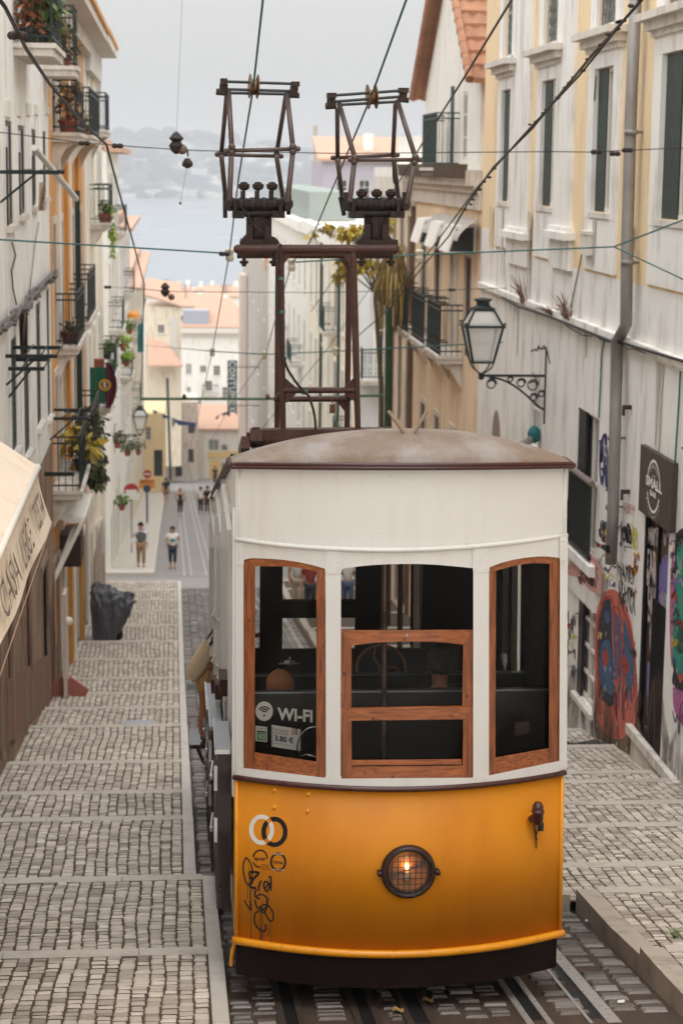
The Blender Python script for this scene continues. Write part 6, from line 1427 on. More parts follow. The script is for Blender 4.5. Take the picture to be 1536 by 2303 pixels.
wire('left trolley wire running down the street through the left pantograph', [zw(598,-60,13.0), zw(570,196,16.1), zw(537,400,20.5), zw(517,566,26.7), zw(478,790,42), zw(446,935,60), zw(428,1010,85)], .0085, wire_t, .0, 'trolley_wire', 'wire', None, [('ins', zw(517,570,26.7)), ('ins', zw(478,790,42))])
wire('right trolley wire running down the street through the right pantograph', [zw(935,-60,13.0), zw(836,214,16.1), zw(697,545,25.6), zw(656,592,26.7), zw(598,795,42), zw(520,910,60), zw(470,1000,85)], .0085, wire_t, 0, 'trolley_wire', 'wire', None, [('ins', zw(656,592,26.7)), ('ins', zw(596,797,42))])
wa = PX(-30,537,XL1)
wire('teal span wire across the street at the portal crossbar, forked at the palace wall', [wa, zw(517,570,26.7)], .011, knobs=[('reel', zw(505,571,26.6))])
wire('right half of the teal span wire ending at a fork on the palace wall', [zw(656,590,26.7), zw(943,573,26.7), zw(1380,555,26.0), PX(1560,485,XR1)], .011, knobs=[('ins', zw(943,572,26.7))])
wire('lower arm of the teal wire fork beside the downpipe', [zw(1380,555,26.0), PX(1560,640,XR1)], .010)
wire('second teal span wire behind the portal posts with pale insulators', [PX(322,776,-2.3)*1.0, zw(478,790,42.1), zw(598,797,42.1), zw(755,790,42.1), PX(1130,770,XR1)], .012, knobs=[('ins', zw(755,788,42.1))])
wire('thin teal wire sloping from the palm to the portal crossbar', [zw(560,1000,50), zw(740,780,46), zw(845,630,42)], .008)
wire('thin upper span wire with strain insulators across the whole street', [PX(-10,296,XL1), zw(195,322,26), zw(240,325,26), zw(318,331,26), zw(395,336,26), zw(455,339,26), zw(760,345,26), zw(1240,341,26), zw(1325,342,26), zw(1410,338,26), PX(1550,332,XR1)], .0065, cable_m, .0,
     knobs=[('reel', zw(190,322,26)), ('reel', zw(265,328,26)), ('flower', zw(397,322,26)), ('ball', zw(410,336,26)), ('reel', zw(1340,342,26)), ('reel', zw(1382,346,26)), ('reel', zw(1410,338,26))])
q = MB(); q.tube([zw(422,336,26), zw(423,352,26)], .012, 6); q.lathe(zw(422,368,26), [(.02,-.06),(.07,-.03),(.07,.01),(.03,.07)], 8); q.tube([zw(421,375,26), zw(407,455,26)], .003, 4); q.ball(zw(406,457,26), .018, 6); tag(q.build('hanging_bell', rust_d), 'small brown bell hanging below the upper span wire', 'bell')
wire('thin span wire carrying small brown fittings above the left terrace', [PX(240,645,-2.3), zw(322,650,40), zw(375,655,40), zw(405,656,40), zw(700,658,40), zw(1015,652,40), PX(1140,648,XR1)], .007, cable_m, 0, knobs=[('reel', zw(243,646,40)), ('flower', zw(372,652,40)), ('ball', zw(386,668,40)), ('reel', zw(1016,652,40))])
wire('heavy black cable sweeping down from the top left corner', [zw(-30,-40,13.5), zw(12,15,14), zw(60,110,16), zw(110,185,18.5), zw(180,270,22), zw(240,325,26)], .016, cable_m, 0, 'feeder_cable', 'cable', None, [('reel', zw(40,80,15.2))])
wire('dark cable dropping behind the upper span wire to the left terrace', [zw(240,325,26), zw(268,430,30), zw(300,545,36), zw(325,640,44), zw(322,760,60), zw(318,900,80)], .017, cable_m, 0, 'feeder_cable', 'cable')
qpts = [zw(1470,-30,15), zw(1330,125,17), zw(1195,290,20), zw(1110,375,23), zw(1050,460,26), zw(1010,530,30), zw(950,600,34), zw(880,690,40), zw(800,760,48)]
wire('twisted brown cable bundle slanting across the palace front', qpts, .0135, cable_b, 0, 'feeder_cable', 'cable', None, [('reel', qpts[2].lerp(qpts[3], k)) for k in ()])
q = MB(); q.tube([zw(1440,0,15.1), zw(1300,172,17.3), zw(1180,300,20.2), zw(1070,425,24.5), zw(985,540,30), zw(905,640,36), zw(870,690,40)], .0105, 6)
for k in range(26):
    t = k/26; p = zw(1440,-5,15.1).lerp(zw(1110,380,23), t) if k < 18 else zw(1110,380,23).lerp(zw(1040,480,27), (k-18)/8); q.ball(p+Vector((random.uniform(-.02,.02),0,random.uniform(-.03,.02))), random.uniform(.012,.02), 6, None, (1.5,1.2,.9))
tag(q.build('feeder_cable', cable_m), 'black taped cable running beside the twisted brown bundle', 'cable')
wire('single dark cable slanting from the top past the dormer balcony', [zw(1165,-25,14), zw(1040,180,18), zw(945,330,24), zw(860,470,32), zw(700,700,50)], .010, cable_b, 0, 'feeder_cable', 'cable')
wire('hair thin wire hanging in the pale sky left of the pantographs', [zw(411,-20,26), zw(397,318,26)], .002, wire_t)
wire('thin drooping cable on the palace wall left of the downpipe', [PX(1340,170,XR1-.05), PX(1325,350,XR1-.02), PX(1310,560,XR1-.02), PX(1283,690,XR1-.02)], .010, cable_b, 0, 'wall_cable', 'cable')
wire('green cable dropping to the barred window left of the downpipe', [PX(1362,745,XR1-.03), PX(1352,800,XR1-.03), PX(1346,940,XR1-.03)], .012, wire_t, 0, 'wall_cable', 'cable')
wire('green cable dropping to the corner of the bar sign', [PX(1530,815,XR1-.03), PX(1526,900,XR1-.03), PX(1517,1042,XR1-.04)], .012, wire_t, 0, 'wall_cable', 'cable')
q = MB(); pts = [PX(u, v, XR1-.13) for u, v in ((1128,668),(1165,690),(1230,710),(1300,738),(1375,768),(1400,772),(1460,790),(1545,815))]; q.tube(pts, .022, 6)
for k in range(3): q.tube([PX(u, v+random.uniform(-2,8), XR1-.12) for u, v in ((1270+k*60,725+k*22),(1290+k*60,745+k*20),(1310+k*60,748+k*18),(1330+k*60,748+k*20))], .008, 5)
tag(q.build('wall_cable', cable_m), 'bundle of dark cables lying along the ledge of the palace wall', 'cable')
q = MB(); pts = [PX(u, v, XL1+.10) for u, v in ((-20,760),(5,735),(30,712),(60,688),(90,650),(124,618))]; 
for k in range(5): q.tube([Vector(p)+Vector((random.uniform(-.03,.06),0,random.uniform(-.09,.09))) for p in smooth_pts([tuple(p) for p in pts], 5)], .028, 6)
tag(q.build('wall_cable', mat('grey_cable_bundle', H(104,98,94), .7, .4, 30, .3)), 'thick bundle of grey and black cables along the white house', 'cable')
q = MB(); q.tube([PX(u, v, XL1+.03) for u, v in ((28,545),(36,575),(27,610),(30,650),(38,685))], .012, 5); q.tube([PX(u, v, XL1+.03) for u, v in ((88,500),(78,560),(72,620),(66,665))], .007, 5); tag(q.build('wall_cable', cable_m), 'thin cables hanging down the white house wall above the bundle', 'cable')
# ---------------- green span pole
pY = 50.0; px_ = PY(872, 900, pY).x
spt = thing('span_pole', 'dark green pole beside the palm with a long arm reaching across the street', 'pole', (px_, pY, S(pY)))
q = MB(); q.tube([(px_, pY, S(pY)), (px_, pY, PY(872,690,pY).z)], [.095,.085], 12); q.build('post', mat('green_pole_paint', H(28,62,34), .45, .15, 4, .1), spt)
q = MB(); q.tube([zw(316,897,pY), zw(600,897,pY), zw(862,889,pY)], .035, 8, 0)
for u, v in ((415,893),(602,893)): q.lathe(zw(u,v,pY), [(.05,-.06),(.06,0),(.03,.08)], 8, 1)
q.build('cross_arm', [mat('green_arm_paint', H(52,92,48), .5, .15, 4, .1), brass], spt)
q = MB(); Yp = 160; q.tube([zw(384,1078,Yp), zw(377,850,Yp)], .10, 8); tag(q.build('lamp_pole', green_iron), 'thin green pole standing on the pavement by the stained house', 'pole')
# ---------------- foliage
def leafmat(name, c1, c2):
    m = bpy.data.materials.new(name); m.use_nodes = True; N = m.node_tree.nodes; L = m.node_tree.links; b = N['Principled BSDF']; b.inputs['Roughness'].default_value = .55
    a = N.new('ShaderNodeAttribute'); a.attribute_name = 'rnd'; mx = N.new('ShaderNodeMix'); mx.data_type = 'RGBA'; mx.inputs[6].default_value = c1; mx.inputs[7].default_value = c2
    L.new(a.outputs['Fac'], mx.inputs[0]); L.new(mx.outputs[2], b.inputs['Base Color']); b.inputs['Subsurface Weight'].default_value = 0
    return m
lf_green = leafmat('green_leaves', H(46,74,30), H(120,140,52)); lf_yel = leafmat('yellow_leaves', H(128,112,34), H(206,178,60)); lf_dry = leafmat('dry_fronds', H(92,70,40), H(158,124,72)); lf_dark = leafmat('dark_leaves', H(36,46,26), H(92,92,44)); lf_lime = leafmat('lime_leaves', H(110,150,40), H(176,192,70))
def leaves(mb, c, rad, n, size, seed, droop=.3, elong=2.2):
    r = random.Random(seed); c = Vector(c)
    for _ in range(n):
        d = Vector((r.gauss(0,1), r.gauss(0,1), r.gauss(0,1))).normalized()*(r.random()**.45)
        p = c + Vector((d.x*rad[0], d.y*rad[1], d.z*rad[2]))
        ax = Vector((r.uniform(-1,1), r.uniform(-1,1), r.uniform(-1,.4)-droop)).normalized(); s = size*r.uniform(.6,1.3)
        sd_ = ax.cross(Vector((r.uniform(-1,1), r.uniform(-1,1), r.uniform(-1,1)))).normalized()*s/elong/2
        mb.att = r.random(); mid = p+ax*s*.5
        mb.poly([p, mid+sd_, p+ax*s, mid-sd_])
def potted(label, base, h, rad, mat_leaf, pot_m, seed, n=90, size=.14, droop=.2, pot_r=.14, name='potted_plant', grp=None, hang=0):
    b = Vector(base); t = thing(name, label, 'plant', b, grp); q = MB(); q.lathe(b, [(pot_r*.7,0),(pot_r,.2),(pot_r*1.08,.2),(pot_r*1.08,.24),(pot_r*.9,.24)], 12); q.build('pot', pot_m, t)
    q = MB(); 
    for k in range(5): q.tube([b+Vector((0,0,.2)), b+Vector((random.uniform(-1,1)*rad*.6, random.uniform(-1,1)*rad*.6, .2+h*.7))], [.012,.005], 5)
    q.build('stem', lf_stem, t); q = MB(); leaves(q, b+Vector((0,0,.22+h*.45)), (rad, rad, h*.55), n, size, seed, droop)
    if hang: leaves(q, b+Vector((rad*.5, -rad*.4, -hang*.4)), (rad*.5, rad*.5, hang*.6), n, size, seed+1, 1.0)
    q.build('foliage', mat_leaf, t, attr='rnd'); return t
lf_stem = mat('plant_stem', H(84,72,48), .8, .2, 10, .1)
pot_t = mat('terracotta_pot', H(150,78,56), .8, .15, 8, .2); pot_k = mat('black_pot', H(30,32,30), .5, .1, 8, .1); pot_g = mat('grey_planter', H(120,112,104), .8, .15, 8, .2)
zb = zl(118, 29.2)
potted('bushy green plant on the highest balcony of the white house', (XL1+.34, 29.9, zb), 1.1, .38, lf_green, pot_k, 1, 260, .22)
potted('dry reddish plant beside the bushy green one on the highest balcony', (XL1+.22, 29.35, zb), .7, .22, leafmat('rusty_leaves', H(110,52,30), H(170,96,50)), pot_k, 2, 140, .13)
potted('grey green plant at the far end of the highest balcony', (XL1+.34, 31.2, zb), .8, .3, lf_dark, pot_g, 3, 160, .16)
potted('small dark plant on the second high balcony of the white house', (XL1+.34, 36.2, zl(166,35.8)), .6, .28, lf_dark, pot_t, 4, 120, .14)
potted('tall brown potted shrub on the upper ochre house balcony', (XL2+.3, 38.9, .60), .95, .26, lf_dry, pot_t, 5, 150, .16, pot_r=.2)
potted('small red flowered pot near the rail of the upper ochre balcony', (XL2+.32, 40.6, .60), .4, .2, leafmat('red_flowers', H(120,30,30), H(180,50,44)), pot_t, 6, 80, .1)
potted('terracotta pot on the far upper balcony of the ochre house', (XL2+.3, 45.2, .64), .4, .2, lf_green, pot_t, 7, 80, .1)
potted('brown planter with little greenery on the middle ochre balcony', (XL2+.25, 39.7, -3.56), .35, .2, lf_dark, mat('brown_planter', H(86,46,36), .7, .15, 8, .1), 8, 60, .12, pot_r=.2)
potted('yellow leaved plant on the low balcony of the ochre house', (XL2+.42, 39.6, -6.13), .9, .36, lf_yel, pot_k, 9, 60, .34)
potted('dark trailing plant spilling from the low balcony of the ochre house', (XL2+.5, 40.6, -6.13), .7, .42, lf_dark, pot_k, 10, 260, .17, hang=.5)
potted('large leafy plant on the long low balcony of the ochre house', (XL2+.35, 45.0, -6.48), .9, .4, lf_dark, pot_k, 12, 240, .17, hang=.35)
potted('lime green trailing plant on the corner house balcony', (XL3+.48, 55.3, -1.58), .35, .22, lf_lime, pot_t, 13, 120, .13, hang=1.0)
potted('red clay pot with small shrub on the corner house balcony', (XL3+.36, 55.1, -1.58), .5, .2, lf_dark, pot_t, 14, 80, .12)
for k, (u, v, Y, s, m, l) in enumerate(((242,785,62,.42,lf_green,'green flower box hanging over the flag balcony'),(278,770,72,.5,lf_lime,'bright flower box on the first terrace balcony'),(285,806,72,.28,lf_green,'small terracotta pot under the bright flower box'),(292,735,80,.4,lf_green,'leafy pot high on the terrace above the bright flower box'),(287,1010,84,.5,lf_dark,'dark hanging plant below the far lantern'),(275,1130,74,.45,lf_green,'low green shrub beside the no entry sign'),(265,990,74,.5,lf_dark,'brownish creeper on the bracket of the far lantern'),(312,1010,100,.7,lf_dark,'dark creeper on the pale terrace house'))):
    p = zw(u, v, Y); potted(l, (p.x, p.y, p.z-.3), s, s*.7, m, pot_t if k != 0 else pot_k, 30+k, 110, .18, hang=.2 if k < 2 else 0)
def weed(label, u, v, X, h, seed):
    p = PX(u, v, X-.06); q = MB(); r = random.Random(seed)
    for k in range(34):
        a = p+Vector((r.uniform(-.06,.0), r.uniform(-.25,.25), 0)); e = a+Vector((r.uniform(-.3,.02), r.uniform(-.4,.4), h*r.uniform(.4,1.1))); mid = a.lerp(e,.5)+Vector((0,0,h*.15)); q.att = r.random(); q.tube([a, mid, e], [.008,.006,.002], 4)
    tag(q.build('wall_weed', leafmat('dry_weed_stems', H(96,66,52), H(140,104,80)), attr='rnd'), label, 'plant')
weed('dry brown weed sprouting from the ledge above the lantern', 1181, 683, XR1, .5, 1); weed('dry brown weed tuft on the ledge left of the downpipe', 1280, 718, XR1, .42, 2); weed('small yellowish weed on the ledge between the two dry tufts', 1240, 706, XR1, .12, 3)
# palm with drooping dead fronds on the pole, yellow leaved tree behind the portal
pt_ = thing('palm_tree', 'shaggy palm with drooping dry fronds beside the green pole', 'tree', (px_+.1, 50.6, S(50.6)))
q = MB(); q.tube([(px_+.16, 50.8, S(50.8)), (px_+.12, 50.7, -8), (px_+.04, 50.6, PY(880,620,50.6).z)], [.10,.09,.10], 10); q.build('trunk', mat('palm_trunk', H(92,70,50), .95, .3, 14, .6), pt_)
q = MB(); r = random.Random(8); cz = PY(884,575,50.6)
for k in range(190):
    a = r.uniform(0, 6.28); L_ = r.uniform(.5, 1.55); o_ = r.uniform(.12, .5); st_ = Vector((cz.x+r.uniform(-.1,.1), 50.6+r.uniform(-.1,.1), cz.z+r.uniform(-.7,.2)))
    up_ = r.uniform(-.1,.35) if k < 60 else r.uniform(.1,.55)
    if k < 60: L_ *= r.uniform(.9, 1.3)
    pts = [st_, st_+Vector((math.cos(a)*o_*.5, math.sin(a)*o_*.5, up_*.6)), st_+Vector((math.cos(a)*o_, math.sin(a)*o_, up_*.3-L_*.4)), st_+Vector((math.cos(a)*o_*.95, math.sin(a)*o_*.95, -L_))]
    pts = [Vector(p) for p in smooth_pts([tuple(p) for p in pts], 4)]; q.att = r.random()
    w_ = .045; side = Vector((-math.sin(a), math.cos(a), 0))
    ids = [(q.vert(p-side*w_*(1-.8*i/len(pts))), q.vert(p+side*w_*(1-.8*i/len(pts)))) for i, p in enumerate(pts)]
    for i in range(len(ids)-1): q.face((ids[i][0], ids[i][1], ids[i+1][1], ids[i+1][0]))
q.build('crown', leafmat('palm_fronds', H(84,60,34), H(176,150,72)), pt_, attr='rnd')
yt = thing('yellow_leaved_tree', 'yellow leaved tree behind the right pantograph pedestal', 'tree', (5.2, 53.6, S(53.6)))
q = MB(); q.tube([(5.75,53.8,S(53.6)), (5.7,53.7,-6), (5.4,53.6,-2.7)], [.09,.07,.04], 8)
for u, v in ((790,540),(740,505),(770,600),(850,520),(820,640)): q.tube([(5.5,53.6,-3.4), tuple(zw(u, v, 53.6))], [.03,.01], 6)
q.build('trunk', lf_stem, yt); q = MB()
for k, (u, v, ru, rv, n) in enumerate(((790,520,38,22,150),(840,520,40,36,150),(735,508,14,16,36),(775,585,22,34,100),(825,590,36,26,130),(860,500,26,30,90),(765,618,14,18,40),(700,520,6,8,8))):
    p = zw(u, v, 53.4+k*.1); leaves(q, p, (ru*53.5/4464, .4, rv*53.5/4464), n, .27, 50+k, .5, 2.6)
q.build('crown', lf_yel, yt, attr='rnd')
# ---------------- left: clothes racks, awnings, flag
def rack(label, z, Y, out, n=2, x=XL1):
    q = MB(); x0 = x
    q.bar((x0, Y, z), (x0+out, Y, z), .05); q.bar((x0, Y+1.3, z), (x0+out, Y+1.3, z), .05); q.bar((x0, Y, z-.4), (x0+out*.6, Y, z-.02), .03)
    for k in range(n): xx = x0+out*(.4+.6*k/max(1,n-1)); q.tube([(xx, Y-.1, z+.03), (xx, Y+1.4, z+.03)], .012, 5)
    return tag(q.build('clothes_rack', iron), label, 'clothes rack')
rack('black clothes rack under the upper windows of the white house', zl(396,26.6), 26.6, .78, 3); rack('black clothes rack at the second row of windows of the white house', zl(806,27.0), 27.0, .7, 3)
rack('lower black clothes rack at the second row of windows of the white house', zl(838,27.2), 27.4, .5, 2); rack('low black rack above the trailing plants of the ochre house', zl(948,36.2), 36.2, .72, 3)
q = MB(); q.bar((XL1, 34.6, zl(1076,34.6)), (XL1+.52, 34.6, zl(1076,34.6)), .07); tag(q.build('iron_arm', iron), 'short thick iron arm beside the end of the big awning', 'bracket')
q = MB(); q.tube([zw(78,332,27.5), zw(172,447,30.5)], .045, 10); tag(q.build('white_pole', frame_w), 'white slanting pole fixed across the upper windows of the white house', 'pole')
q = MB(); q.grid([[Vector(zw(u, v, 29.5))+Vector((0,.08*math.sin(u*.5+v*.05),0)) for u in range(88,106,3)] for v in range(410,476,8)]); tag(q.build('hanging_cloth', mat('beige_cloth', H(196,176,158), .9, .1, 10, .2)), 'beige cloth hanging at an upper window of the white house', 'cloth')
q = MB(); q.grid([[Vector(zw(u+.2*(v-730)*.1, v, 28.6))+Vector((0,.1*math.sin(u*.6+v*.03),0)) for u in range(45,66,3)] for v in range(705,812,9)]); tag(q.build('hanging_cloth', mat('brown_cloth', H(104,84,70), .9, .25, 6, .3)), 'dark brown cloth hanging under the grey cable bundle', 'cloth')
# big shop awning
aw = thing('shop_awning', 'large cream CASA LIEGE shop awning at the left edge', 'awning', (-1.6, 14, -2.6))
XA = -1.1; Ya, Yb_ = 10.5, 15.6; zbar = -2.40; zw_ = -1.42
fab = mat('awning_fabric', H(224,208,188), .85, .05, 3, .2, 120, dirt=H(186,164,140), dirt_amt=.5)
q = MB(); n = 14
rows = []
for i in range(9):
    t = i/8; rows.append([(XL1+.02+(XA-XL1-.02)*t, Ya+(Yb_-Ya)*j/n, zw_+(zbar+.03-zw_)*t-.05*math.sin(math.pi*t)) for j in range(n+1)])
q.grid(rows); q.build('fabric', fab, aw, smooth=True)
q = MB(); rows = []
for i in range(9):
    t = i/8; rows.append([(XA+.01+.10*t*t*(.4+.6*j/n)+.012*math.sin(j*.9+t*3)*t, Ya+(Yb_+.02*t-Ya)*j/n, zbar-.44*t) for j in range(n+1)])
q.grid(rows); val = q.build('valance', fab, aw, smooth=True)
q = MB(); q.tube([(XA, Ya, zbar), (XA, Yb_+.05, zbar)], .03, 10); q.ball((XA, Yb_+.05, zbar), .034, 8); q.build('front_bar', frame_w, aw, smooth=True)
q = MB()
for j in (1,): q.tube([(XA+.004, Ya, zbar-.03), (XA+.004, Yb_, zbar-.03)], .004, 4); q.tube([(XL1+(XA-XL1)*.93, Ya, zw_+(zbar-zw_)*.93-.005), (XL1+(XA-XL1)*.93, Yb_, zw_+(zbar-zw_)*.93-.005)], .006, 4)
q.tube([(XA+.12, Ya, zbar-.43), (XA+.12, Yb_, zbar-.43)], .004, 4); q.build('seam', mat('brown_piping', H(150,120,96), .8, .1, 10, 0), aw)
q = MB()
def vfn(y0, y1): return lambda s, t: ((XA+.018+.10*(1-(.22+.5*t))**2*.9+.012), y0+(y1-y0)*s, zbar-.44*(1-(.22+.5*t)))
for txt, y0, y1 in (('CASA', 11.7, 12.95), ('LIEGE', 13.25, 14.15), ('TOSTA', 14.55, 15.4)): put_text(q, txt, vfn(y0, y1), .0)
q.build('lettering', mat('grey_awning_print', H(112,98,88), .8, .1, 10, 0), val)
# small white awning on struts
sa = thing('small_awning', 'small white awning on slanting struts below the trailing plants', 'awning', (XL2+.5, 39, -7.6))
q = MB(); A = [zw(152,1102,38.2), zw(205,1112,39.4), zw(190,1165,38.4), zw(112,1150,37.2)]
q.grid([[A[0].lerp(A[1], j/6).lerp(A[3].lerp(A[2], j/6), i/6)+Vector((0,0,-.05*math.sin(math.pi*i/6)+.02*math.sin(j*2))) for j in range(7)] for i in range(7)]); q.build('fabric', mat('white_awning_sheet', H(226,224,220), .6, .05, 3, .2), sa, smooth=True)
q = MB(); q.tube([A[2], A[1]], .035, 8); q.bar(zw(190,1165,38.4), zw(112,1325,37.0), .06); q.bar(zw(176,1160,38.6), zw(128,1290,37.4), .05); q.build('strut', frame_w, sa)
q = MB(); q.grid([[A[3].lerp(A[2], j/6)+Vector((0,0,-.0)) for j in range(7)], [A[3].lerp(A[2], j/6)+Vector((.0,0,-.14-.03*math.sin(j*2.2))) for j in range(7)]]); q.build('valance', mat('white_awning_sheet', H(226,224,220)), sa)
q = MB(); a, b = zw(97,1290,35.8), zw(112,1180,35.8); q.box((a.x, 35.8, a.z), (b.x, 35.86, b.z), 0)
for k in range(5): q.lathe(((a.x+b.x)/2, 35.795, a.z+.12+k*.15), [(.035,-.003),(.035,.003)], 8, 1, (0,1,0))
tag(q.build('hanging_banner', [mat('pale_lilac_banner', H(206,188,200), .7, .05, 10, 0), mat('red_print', H(176,60,64), .7, .05, 10, 0)]), 'narrow pale banner with red marks under the big awning', 'banner')
q = MB(); pts = []
for (u0, u1, v0, v1, Y) in ((118,190,1170,1270,39.0),): q.box(zw(120,1275,39.2), zw(188,1180,40.4))
tag(q.build('shop_kiosk_box', mat('dark_red_brown_box', H(58,34,28), .7, .3, 4, .2)), 'dark brown cabinet in the shade of the small white awning', 'cabinet')
# flag on the corner house balcony
fl = thing('national_flag', 'green and red flag with yellow emblem draped over a balcony end', 'flag', zw(222,910,53.9))
def fsheet(u0, u1, v0, v1, Y, f): return [[Vector(zw(u0+(u1-u0)*j/10, v0+(v1-v0)*i/12, Y))+Vector((0, -f*math.sin(j*.9+i*.15), 0)) for j in range(11)] for i in range(13)]
q = MB(); q.grid(fsheet(203.5,240,826,905,53.85,.03)); q.build('green_field', mat('flag_green', H(22,96,66), .8, .12, 6, .2), fl)
q = MB(); q.grid([[Vector(zw(238+(6+16*math.sin(math.pi*(i+1)/14))*j/6*1.2, 818+100*i/12, 53.85))+Vector((0,-.07*math.sin(j*1.3),0)) for j in range(7)] for i in range(13)]); q.build('red_field', mat('flag_red', H(92,26,36), .8, .2, 6, .2), fl)
q = MB(); c_ = zw(236.5,866,53.78); q.lathe(c_, [(.16,0),(.16,.004),(.11,.004),(.11,.0)], 20, 0, (0,-1,0)); q.box((c_.x-.05, 53.765, c_.z-.09), (c_.x+.05, 53.775, c_.z+.09), 1); q.box((c_.x-.035, 53.755, c_.z-.06), (c_.x+.035, 53.765, c_.z+.075), 2)
for k in range(3): q.box((c_.x-.03+k*.023, 53.75, c_.z-.01), (c_.x-.015+k*.023, 53.757, c_.z+.03), 3)
q.build('emblem', [mat('flag_yellow', H(214,170,50), .8, .1, 8, 0), mat('flag_crest_red', H(170,40,44), .8, .1, 8, 0), decal_w, mat('flag_crest_blue', H(40,60,130), .8, .1, 8, 0)], fl)
q = MB(); q.box(zw(212,826,53.9), zw(236,806,54.2)); tag(q.build('flag_box', pot_t), 'terracotta coloured box on the rail above the flag', 'planter')
q = MB(); q.grid([[Vector(zw(310+14*j/5, 728+64*i/8, 70))+Vector((0,.05*math.sin(j*1.5+i),0)) for j in range(6)] for i in range(9)]); tag(q.build('hanging_cloth', mat('teal_towel', H(36,104,108), .9, .15, 8, .2)), 'teal towel hanging from the first terrace house', 'cloth')
q = MB(); c_ = zw(300,712,74); q.lathe(c_, [(.02,.25),(.22,.1),(.24,-.05),(.02,-.02)], 10); tag(q.build('orange_parasol', mat('orange_cloth', H(226,150,60), .8, .1, 8, .1)), 'orange parasol top on the terrace balcony above the teal towel', 'parasol')
# ---------------- far signs and bunting
def disc_sign(label, u, v, Y, r, bar_h, pole=True):
    c_ = zw(u, v, Y); t = thing('no_entry_sign', label, 'sign', (c_.x, Y, S(Y)))
    q = MB(); q.lathe(c_, [(r,0),(r,.02)], 24, 0, (0,-1,0)); q.build('disc', mat('sign_red', H(178,36,44), .5, .08, 8, 0), t)
    q = MB(); q.box((c_.x-r*.75, Y-.032, c_.z-r*.18), (c_.x+r*.75, Y-.022, c_.z+r*.18)); q.build('bar', decal_w, t)
    if pole: q = MB(); q.tube([(c_.x, Y+.04, S(Y)), (c_.x, Y+.04, c_.z+r)], .03, 8); q.build('pole', zinc, t)
    return c_, t
c_, t = disc_sign('round red no entry sign on a post by the left terrace', 296, 1104, 80, .31, .1); q = MB(); q.slab([(c_.x-.33, 79.93, c_.z-.36), (c_.x+.33, 79.93, c_.z-.36), (c_.x+.33,79.93,c_.z-.05), (c_.x-.33,79.93,c_.z-.05)], (0,.01,0)); q.build('white_plate', decal_w, t)
disc_sign('farther small red no entry sign above the orange panel', 332, 1066, 110, .24, .1)
c_ = zw(331, 1088, 104); t = thing('direction_sign', 'orange METRO sign panel on a post by the left pavement', 'sign', (c_.x, 104, S(104)))
q = MB(); q.box((c_.x-.42,104,c_.z-.24), (c_.x+.42,104.03,c_.z+.24)); q.build('panel', mat('sign_orange', H(222,140,50), .5, .08, 8, 0), t)
q = MB(); put_text(q, 'METRO', quad_fn((c_.x-.3,103.99,c_.z+.05),(c_.x+.3,103.99,c_.z+.05),(c_.x+.3,103.99,c_.z+.18),(c_.x-.3,103.99,c_.z+.18)), .01); q.build('lettering', black_m, t)
q = MB(); q.lathe((c_.x, 103.97, c_.z-.26), [(.2,0),(.2,.02)], 16, None, (0,-1,0)); q.tube([(c_.x,104.05,S(104)), (c_.x,104.05,c_.z+.2)], .05, 8); q.build('pole', mat('sign_blue', H(34,56,96), .5, .1, 8, 0), t)
cv0, cv1 = zw(512,927,150), zw(534,811,150); t = thing('vertical_shop_sign', 'tall narrow dark CONTUMEX sign hanging over the far street', 'sign', (cv0.x, 150, cv0.z))
q = MB(); q.box((cv0.x,150,cv0.z), (cv1.x,150.2,cv1.z)); q.build('board', mat('sign_petrol', H(26,66,84), .5, .1, 8, 0), t)
q = MB(); n = 8; hh = (cv1.z-cv0.z)/n
for k, ch in enumerate('CONTUMEX'): z = cv1.z-(k+1)*hh; put_text(q, ch, (lambda s, t, z=z: (cv0.x+.1+(cv1.x-cv0.x-.2)*t, 149.98, z+hh*(.93-.86*s))), .04)
q.build('lettering', decal_w, t); q = MB(); q.bar((cv0.x, 150.1, cv1.z-.5), (6.5, 150.1, cv1.z-.5), .06); q.bar((cv0.x, 150.1, cv0.z+.5), (6.5, 150.1, cv0.z+.5), .06); q.build('bracket', iron, t)
def bunting(label, pts, Y):
    q = MB(); P3 = [Vector(zw(u, v, Y)) for u, v in smooth_pts(pts, 5)]; q.tube(P3, .02, 5)
    r = random.Random(4)
    for a, b in zip(P3, P3[1:]): 
        if r.random() < .8: q.poly([a, b, b+Vector((0,0,-.25*r.uniform(.5,1.3))), a+Vector((0,0,-.3*r.uniform(.5,1.2)))])
    tag(q.build('bunting', mat('blue_bunting', H(48,70,120), .8, .15, 4, .1)), label, 'bunting')
bunting('blue bunting strung from the terrace to the stained house', [(345,922),(372,934),(400,945),(440,952)], 130); bunting('short second string of blue bunting beside the shop sign', [(486,938),(506,928),(534,925)], 148)
